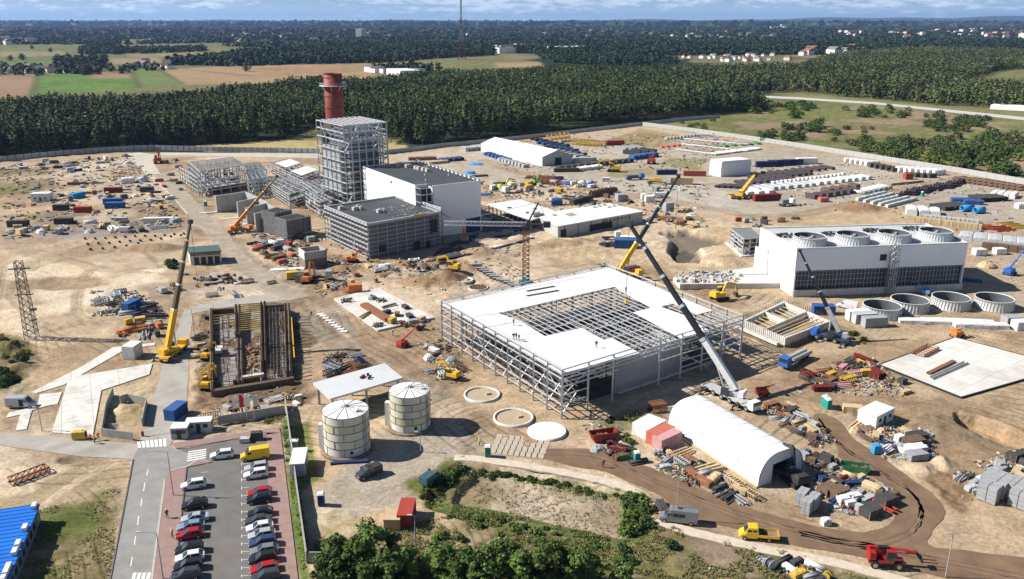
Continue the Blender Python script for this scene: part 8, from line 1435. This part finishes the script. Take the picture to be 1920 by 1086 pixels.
debris([([(0, 310), (250, 292), (330, 380), (340, 430), (0, 450)], 1100, 1.6), ([(170, 545), (300, 545), (300, 595), (170, 595)], 200, 1), ([(470, 440), (640, 430), (690, 520), (600, 560), (500, 480)], 700, 1.2), ([(690, 490), (980, 460), (980, 520), (820, 560), (700, 530)], 350, .9),
        ([(900, 340), (1330, 340), (1330, 430), (1050, 400), (920, 380)], 700, 1.4), ([(1230, 850), (1280, 845), (1420, 930), (1390, 950), (1230, 880)], 600, .7), ([(1430, 755), (1570, 825), (1540, 840), (1430, 780)], 300, .7), ([(1500, 850), (1680, 920), (1660, 975), (1560, 960)], 500, .7),
        ([(1580, 770), (1750, 810), (1760, 870), (1640, 860)], 450, .7), ([(1480, 740), (1640, 670), (1720, 740), (1560, 750)], 350, .8), ([(1780, 870), (1920, 840), (1920, 960), (1800, 930)], 350, .7), ([(370, 590), (410, 590), (570, 740), (560, 780), (370, 770)], 300, .7),
        ([(640, 560), (710, 545), (810, 598), (708, 620)], 260, .7), ([(1400, 300), (1600, 300), (1900, 350), (1900, 500), (1600, 400), (1400, 380)], 500, 1.4), ([(930, 250), (1400, 255), (1300, 320), (950, 330)], 700, 1.6), ([(600, 1000), (740, 960), (900, 960), (1200, 1050), (1400, 1060), (1000, 1100)], 120, .5), ([(780, 640), (870, 640), (870, 720), (800, 720)], 150, .7), ([(1080, 800), (1240, 770), (1240, 790), (1120, 820)], 160, .6)], 'debris', 'scattered small building debris, offcuts and rubbish all over the site')
hz_ = 3.0; r0 = v2(at(75, 946, hz_)); r1 = v2(at(14, 1092, hz_)); dvec = (r1 - r0); dvec = dvec * 1.4; r1 = r0 + dvec; nv = Vector((dvec.y, -dvec.x)).normalized() * (1 if dvec.x * 0 + -dvec.x > 0 else 1); 
if nv.x > 0: nv = -nv
OQ = [r0, r1, r1 + nv * 14, r0 + nv * 14]; ob = thing('office_block', 'long low office block with a bright blue ribbed roof at the lower left corner', 'building', cen(OQ))
prt('wall', mat('office_wall', (.16, .2, .26), .7), ob, lambda b: b.poly([tuple(p) for p in (bil(OQ, 0.01, .015), bil(OQ, 1, .015), bil(OQ, 1, 1), bil(OQ, .01, 1))], 0, hz_ - .1), True); prt('roof', mat('blue_roof', (.015, .16, .62), .45, 0, .10, .25), ob, lambda b: b.poly([tuple(p) for p in OQ], hz_ - .1, hz_ + .1), True)
prt('roof_seam', mat('blue_roof_dark', (.01, .11, .45), .5), ob, lambda b: [b.bar(b3(OQ, k / 26, 0, hz_ + .12), b3(OQ, k / 26, 1, hz_ + .12), .1, .08) for k in range(27)], True)
for k, u in enumerate((.03, .25, .40, .47, .60, .65, .69, .8)): 
    q = b3(OQ, u, .045, hz_ + .1); prt('air_unit', panelw, ob, lambda b: b.bbox(tuple(q), (1.5, .7, .65), math.atan2(dvec.y, dvec.x)), True)
for k in range(12): prt('window', glass, ob, lambda b: b.poly([tuple(bil(OQ, .05 + k * .08, .008)), tuple(bil(OQ, .09 + k * .08, .008)), tuple(bil(OQ, .09 + k * .08, .02)), tuple(bil(OQ, .05 + k * .08, .02))], 1.0, 2.1), True)
g = thing('gate_fence', 'dark metal turnstile fence between the guard hut and the wall', 'fence', tuple(at(390, 800))); prt('rails', steel_d, g, lambda b: [b.bar(at(365 + k * 4.5, 797 - k * .8), at(365 + k * 4.5, 797 - k * .8) + Vector((0, 0, 2.2)), .1) for k in range(12)] + [b.bar(at(365, 797) + Vector((0, 0, z)), at(415, 788) + Vector((0, 0, z)), .1) for z in (.3, 1.2, 2.2)], True)
g = thing('barrier_gate', 'red and white lifting barrier at the ramp beside the crossing', 'barrier', tuple(at(268, 818))); prt('post', CM['red'], g, lambda b: b.bbox((0, 0, 0), (.4, .4, 1.1))); prt('arm', panelw2, g, lambda b: b.bar((0, 0, 1), (3.4, 1.6, 1.3), .12))
GRN = np.array((.075, .12, .028)); GRL = np.array((.13, .18, .04)); GRD = np.array((.045, .07, .022)); YEL = np.array((.24, .22, .06))
tp_ = [tree_proto('broadleaf_tree', 7, 3.1, 3600, .34, GRN * (.85 + .25 * k), 'clump', .12, 'x', 'tree', 'g', .14, 31 + k) for k in range(3)]; used = set()
TL = [(640, 1075, 1.0), (705, 1072, 1.2), (752, 1092, 1.0), (672, 1104, 1.1), (612, 1105, .8), (828, 1082, 1.0), (872, 1100, 1.0), (930, 1082, .9), (985, 1104, 1.05), (1040, 1088, .95), (1098, 1100, .9), (905, 1112, .9), (1012, 1064, .7), (1165, 1100, .75), (1075, 1070, .6), (730, 1112, 1.1)]
PH = ['largest dark tree at the lower edge right of the car park wall', 'tallest tree of the lower clump right of the car park wall']
for k, (x, y, s) in enumerate(TL):
    p = at(x, y); lab = 'green broadleaf tree at the lower edge, number %d' % k
    lab = ['bushy tree at the left rim of the left foreground clump', 'tallest tree in the middle of the left foreground clump', 'tree at the right rim of the left foreground clump', 'tree on the bottom edge under the tallest foreground tree', 'small tree on the bottom edge beside the short grey wall', 'tree just right of the thin lamp post in the rough grass', 'tree at the bottom edge right of the thin lamp post', 'round tree below the bushes of the pond bank', 'wide tree at the bottom edge below the pond middle', 'tree below the right half of the pond', 'tree at the bottom edge below the pond right corner', 'low tree at the bottom edge between two taller ones', 'small tree nearest the pond lower bank', 'small rightmost tree at the bottom edge', 'smallest tree right of the one nearest the pond bank', 'cut off tree at the bottom edge beside the tallest one'][k]
    first_or_dup(tp_, used, k % 3, loc=(p.x, p.y, gz(p.x, p.y) - .1), rz=k * 1.3, scale=s, label=lab, group='foreground trees')
def bush_proto(tint, n, size, seed, shape='bush', h=1.6, r=1.5):
    rs = np.random.RandomState(seed); t = thing('shrub' if r < 3 else 'meadow_bush', 'x', 'shrub' if r < 3 else 'bush'); V, Fq, T = leaves([(0, 0)], [h], [r], n, size, [tint], 'clump', .0, rs=rs, jit=.45); o = bpy.data.objects.new('leaves', npmesh('leaves', V, Fq, LEAF, T)); COL.objects.link(o); o.parent = t
    prt('stem', BARK, t, lambda b: [b.cyl((0, 0, -.2), (.3 * math.cos(a), .3 * math.sin(a), h * .6), .05, .02, 5) for a in (0, 2, 4)]); return t
bp = [bush_proto(GRN * 1.1, 900, .26, 1), bush_proto(GRL * .9, 900, .26, 2), bush_proto(GRD * 1.2, 900, .28, 3), bush_proto(YEL * .8, 700, .24, 4)]; used = set(); brs = random.Random(3)
def bushes(P, n, ks, s0, s1, lab, grp, seed=0, protos=bp, used_=None, mn=.6):
    global used
    u_ = used if used_ is None else used_; Pw_ = W(P); xs = [p[0] for p in Pw_]; ys = [p[1] for p in Pw_]; d = 0; tr = 0
    while d < n and tr < 9000:
        tr += 1; x, y = brs.uniform(min(xs), max(xs)), brs.uniform(min(ys), max(ys))
        if sdf(np.array([x]), np.array([y]), Pw_)[0] < 0: continue
        k = brs.choice(ks); first_or_dup(protos, u_, k, loc=(x, y, gz(x, y) - .15), rz=brs.random() * 6, scale=brs.uniform(s0, s1), label=lab, group=grp); d += 1
bushes([(820, 965), (870, 952), (1000, 975), (1180, 1015), (1150, 1035), (1000, 1020), (880, 995)], 24, (0, 1, 0, 2), .35, .8, 'green shrub in the thicket along the lower bank of the pond', 'thicket below the pond')
bushes([(1180, 925), (1212, 940), (1216, 985), (1190, 1010), (1172, 1000)], 30, (0, 2, 1), .8, 1.3, 'dense dark shrub of the hedge between the pond and the slab path', 'hedge beside the slab path')
bushes([(800, 905), (850, 866), (868, 870), (850, 910), (810, 950), (790, 940)], 18, (2, 0, 3), .5, 1.0, 'dark shrub on the steep bank left of the pond', 'shrubs on the bank left of the pond')
bushes([(870, 872), (1000, 888), (1180, 925), (1190, 934), (1000, 898), (875, 880)], 44, (0, 2, 2), .3, .6, 'low green shrub on the ditch edge between pond and slab path', 'ditch edge shrubs')
bushes([(780, 1000), (900, 985), (1150, 1030), (1240, 1005), (1300, 1020), (1240, 1070), (900, 1060)], 22, (0, 1, 3, 2), .4, .9, 'loose shrub in the rough grass between pond and foreground trees', 'shrubs in the rough grass')
bushes([(590, 1000), (640, 1010), (700, 1000), (640, 1040), (590, 1040)], 8, (1, 3), .3, .7, 'small shrub on the dry strip beside the car park wall', 'dry strip shrubs')
bushes([(1120, 790), (1230, 765), (1240, 785), (1130, 812)], 12, (0, 2, 3), .3, .8, 'weedy shrub behind the red skips', 'weeds behind the skips'); bushes([(1160, 800), (1195, 840), (1210, 865), (1170, 845)], 8, (3, 1), .4, .9, 'yellowish shrub beside the white container with glass roof', 'weeds beside the containers')
bushes([(0, 630), (45, 650), (55, 680), (0, 700)], 10, (2, 3), .5, 1.2, 'dark shrub on the sandy bank at the left edge', 'shrubs at the left edge'); bushes([(0, 700), (40, 705), (40, 722), (0, 725)], 8, (2, 0), .7, 1.3, 'dark shrub beside the grey van at the left edge', 'shrubs above the grey van')
bushes([(1560, 612), (1610, 625), (1635, 645), (1600, 645)], 8, (2, 3), .4, .8, 'grey green shrub beside the blue crane', 'shrubs by the blue crane'); bushes([(318, 495), (332, 495), (332, 505), (318, 505)], 3, (2,), 1.0, 1.4, 'dry round shrub left of the green roofed shed', 'dry shrubs by the shed')
bushes([(527, 800), (545, 800), (580, 1060), (568, 1060)], 16, (1, 0), .2, .4, 'tiny weed tuft on the grass strip beside the car park wall', 'weeds on the grass strip')
mp_ = [bush_proto(GRN * .9, 500, .6, 11, h=4.2, r=4.4), bush_proto(GRD * 1.4, 500, .6, 12, h=4.8, r=4.6), bush_proto(GRL * .8, 480, .6, 13, h=3.2, r=4.0), bush_proto(OLIV * .9, 480, .6, 14, h=3.6, r=3.8)]; um = set()
ML = 'round bush in the %s of the meadow beyond the fence'
for P, n, ks, a, b_, l in (([(1700, 262), (1920, 258), (1920, 335), (1780, 320), (1640, 292)], 110, (0, 2, 3, 1), .7, 1.7, 'thick right part'), ([(1560, 262), (1700, 262), (1700, 292), (1600, 285)], 34, (2, 0, 3), .6, 1.3, 'lower middle'), ([(1470, 238), (1535, 236), (1535, 250), (1470, 248)], 12, (1, 0), .8, 1.5, 'oval clump left'), ([(1420, 256), (1470, 250), (1520, 258), (1480, 266), (1430, 266)], 12, (1, 0), .6, 1.3, 'clump touching the fence'),
        ([(1580, 205), (1700, 205), (1720, 222), (1600, 220)], 24, (0, 1, 2), .6, 1.3, 'band behind the brown soil'), ([(1730, 215), (1860, 225), (1860, 250), (1740, 246)], 44, (0, 1, 3), .6, 1.4, 'upper right'), ([(1390, 205), (1500, 195), (1560, 205), (1500, 222), (1400, 218)], 30, (0, 1, 2), .7, 1.5, 'strip beside the pine forest'), ([(1260, 232), (1340, 226), (1330, 244), (1270, 244)], 12, (0, 2), .3, .8, 'corner by the two fences'), ([(1530, 238), (1640, 240), (1640, 256), (1540, 254)], 12, (0, 2, 1), .5, 1.0, 'centre')):
    bushes(P, n, ks, a, b_, ML % l, 'bushes in the ' + l + ' of the meadow', protos=mp_, used_=um)
def grass(P, n, h, tint, name, lab):
    Pw_ = W(P); xs = [p[0] for p in Pw_]; ys = [p[1] for p in Pw_]; x = RS.uniform(min(xs), max(xs), n * 3); y = RS.uniform(min(ys), max(ys), n * 3); k = (sdf(x, y, Pw_) > 0) & (fbm(x, y, 4, 3, 8) > .46); x, y = x[k][:n], y[k][:n]; m = len(x)
    z = np.array([gz(a, b_) for a, b_ in zip(x, y)]); t_ = np.asarray(tint)[None] * (.6 + .8 * RS.rand(m, 1)) + np.array((.08, .06, .02)) * RS.rand(m, 1)
    return leaves(np.stack([x, y], 1), h * (.5 + RS.rand(m)), np.full(m, .2), 3, .17, t_, 'bush', 0, z0=z)
G = [grass([(60, 960), (160, 935), (225, 915), (205, 1100), (60, 1100)], 1500, .2, (.2, .2, .08), 0, 0), grass([(590, 1010), (900, 960), (1180, 1005), (1240, 985), (1500, 1040), (1700, 1110), (590, 1110)], 14000, .35, (.13, .14, .05), 0, 0), grass([(850, 865), (1190, 925), (1216, 950), (1185, 935), (1000, 902), (895, 882), (850, 935), (800, 950), (800, 920)], 2500, .35, (.10, .14, .035), 0, 0), grass([(850, 937), (1000, 964), (1163, 1003), (1200, 1010), (1000, 990), (840, 960)], 2500, .35, (.10, .14, .035), 0, 0), grass([(527, 790), (545, 790), (582, 1060), (566, 1070)], 2500, .25, (.08, .14, .03), 0, 0), grass([(410, 800), (530, 778), (535, 790), (420, 812)], 1200, .3, (.13, .14, .05), 0, 0), grass([(870, 890), (1000, 890), (1180, 940), (1160, 990), (900, 940)], 700, .25, (.12, .13, .05), 0, 0)]
o = 0; VV = []; FF = []; TT = []
for V, Fq, T in G: VV.append(V); FF.append(Fq + o); TT.append(T); o += len(V)
stuff('grass', np.concatenate(VV), np.concatenate(FF), np.concatenate(TT), 'rough grass and weeds on the banks and strips near the camera', 'grass')
HM = [mat('house_wall', (.62, .60, .55), .8), mat('roof_grey', (.18, .17, .17), .8), mat('roof_tile', (.24, .11, .075), .8), mat('house_white', (.8, .8, .78), .7)]
def house_proto(L, W_, H_, rf, wall=0, flat_=False):
    b = MB(); b.bbox((0, 0, 0), (L, W_, H_), m=0)
    if flat_: b.bbox((0, 0, H_), (L * .98, W_ * .98, .5), m=1)
    else: b.add([(-L / 2, -W_ / 2, H_), (L / 2, -W_ / 2, H_), (L / 2, W_ / 2, H_), (-L / 2, W_ / 2, H_), (-L / 2, 0, H_ + W_ * .35), (L / 2, 0, H_ + W_ * .35)], [(0, 1, 5, 4), (2, 3, 4, 5), (1, 2, 5), (3, 0, 4)], 1)
    return b.mesh('house', [HM[wall], HM[rf]])
HP = [house_proto(13, 10, 5, 1), house_proto(14, 10, 6, 2), house_proto(12, 9, 5, 2, 3), house_proto(16, 11, 6, 1, 3)]; BP = [house_proto(48, 14, 16, 3, 3, True), house_proto(30, 14, 24, 3, 0, True), house_proto(40, 18, 12, 2, 3, False), house_proto(26, 16, 18, 2, 0, False)]; IP = [house_proto(70, 34, 9, 3, 3, True), house_proto(50, 26, 8, 1, 3, True)]
nh = 0
def settle(P, n, protos_, nm, cat, lab, grp, s=1.0, a0=.6):
    global nh
    Pw_ = W(P); xs = [p[0] for p in Pw_]; ys = [p[1] for p in Pw_]; d = 0; tr = 0
    while d < n and tr < 5000:
        tr += 1; x, y = brs.uniform(min(xs), max(xs)), brs.uniform(min(ys), max(ys))
        if sdf(np.array([x]), np.array([y]), Pw_)[0] < 0: continue
        o_ = bpy.data.objects.new(nm, brs.choice(protos_)); COL.objects.link(o_); o_.location = (x, y, 0); o_.rotation_euler = (0, 0, a0 + brs.choice((0, 1.57)) + brs.uniform(-.3, .3)); q = s * brs.uniform(.8, 1.3); o_.scale = (q,) * 3; tag(o_, lab, cat, grp); d += 1; nh += 1
settle([(1280, 106), (1480, 104), (1480, 116), (1290, 117)], 34, HP, 'house', 'house', 'small house in the village strip beyond the forest on the right', 'houses in the right village strip', .75)
settle([(1480, 98), (1620, 92), (1620, 100), (1490, 107)], 10, HP, 'house', 'house', 'lone pale house among woods right of the village strip', 'houses among the right woods', 1.6)
settle([(0, 130), (150, 128), (190, 134), (150, 138), (0, 140)], 20, HP, 'house', 'house', 'farmhouse in the dark row behind the far left fields', 'farmhouses at the far left', .9); settle([(230, 120), (330, 118), (330, 130), (240, 132)], 10, HP, 'house', 'house', 'farmhouse beside the bright green field', 'farmhouses by the green field', 1.0)
settle([(370, 60), (620, 56), (760, 66), (700, 80), (480, 84), (380, 78)], 60, HP, 'house', 'house', 'small house in the distant village left of the broadcast mast', 'houses of the distant left village', 1.5); settle([(870, 58), (1150, 56), (1160, 72), (880, 74)], 50, HP, 'house', 'house', 'small house in the distant village right of the broadcast mast', 'houses of the distant middle village', 1.6); settle([(1180, 64), (1450, 62), (1460, 76), (1280, 78)], 36, HP, 'house', 'house', 'small house at the edge of the distant town', 'houses at the town edge', 1.6); settle([(0, 78), (70, 78), (70, 84), (0, 85)], 10, HP, 'house', 'house', 'house in the far left hamlet', 'houses of the far left hamlet', 2)
settle([(1560, 62), (1700, 60), (1700, 72), (1560, 74)], 18, BP, 'apartment_block', 'apartment block', 'white apartment block in the left part of the distant town', 'apartment blocks of the town, left part', .9, .1); settle([(1690, 60), (1920, 56), (1920, 76), (1700, 76)], 60, BP, 'apartment_block', 'apartment block', 'pale apartment block in the right part of the distant town', 'apartment blocks of the town, right part', .85, .1); settle([(1450, 54), (1470, 54), (1470, 60), (1450, 60)], 3, BP[:2], 'apartment_block', 'apartment block', 'tall white block standing apart left of the distant town', 'isolated tall blocks', 1.8, .1)
settle([(930, 92), (1085, 88), (1090, 97), (1000, 103), (935, 102)], 16, IP, 'factory_hall', 'factory hall', 'flat white factory hall right of the broadcast mast', 'factory halls beyond the fields', 1.3, .3); settle([(680, 131), (765, 133), (765, 142), (690, 141)], 6, IP, 'factory_hall', 'factory hall', 'grey white warehouse at the forest edge behind the chimney', 'warehouses at the forest edge', .8, .5); settle([(1890, 205), (1920, 206), (1920, 210), (1890, 209)], 1, IP, 'factory_hall', 'factory hall', 'low pale building at the right edge beyond the meadow', None, .35)
settle([(670, 66), (690, 66), (690, 76), (670, 76)], 3, BP[:2], 'silo', 'silo', 'grey white silo block left of the broadcast mast', 'silos in the distance', 1.5, 0)
sheet('road', [(1436, 180), (1500, 183), (1640, 192), (1780, 206), (1920, 220), (2100, 240), (2100, 246), (1920, 226), (1780, 211), (1640, 196), (1500, 187), (1436, 184)], mat('far_road', (.5, .49, .47), .9), .15)
ft = [tree_proto('field_tree', 11, 6.5, 160, 2.0, GRD * 1.1, 'round', .1, 'x', 'tree', 'g', .3, 51)]; uf = set()
for x, y in ((462, 134), (20, 114), (42, 113), (108, 116), (128, 114), (150, 118), (60, 92), (740, 139), (752, 139), (763, 138), (230, 100), (330, 110), (1640, 172), (772, 122), (95, 98)):
    p = at(x, y); first_or_dup(ft, uf, 0, loc=(p.x, p.y, 0), rz=x, scale=1.0 + (x % 5) * .12, label='lone dark tree in the open fields behind the forest' if x != 462 else 'single large dark tree in the brown field behind the chimney', group='trees in the far fields')
hz_m = bpy.data.materials.new('haze'); hz_m.use_nodes = True; t = hz_m.node_tree; t.nodes.clear(); o_ = t.nodes.new('ShaderNodeOutputMaterial'); pv = t.nodes.new('ShaderNodeVolumePrincipled'); pv.inputs['Color'].default_value = (.34, .55, 1, 1); pv.inputs['Density'].default_value = 3.2e-5; pv.inputs['Anisotropy'].default_value = .2; t.links.new(pv.outputs[0], o_.inputs['Volume'])
b = MB(); b.box((0, 22000, 170), (110000, 46000, 370)); hz = b.build('haze', hz_m, kind='stuff'); tag(hz, 'pale blue air haze over the far land', 'haze')
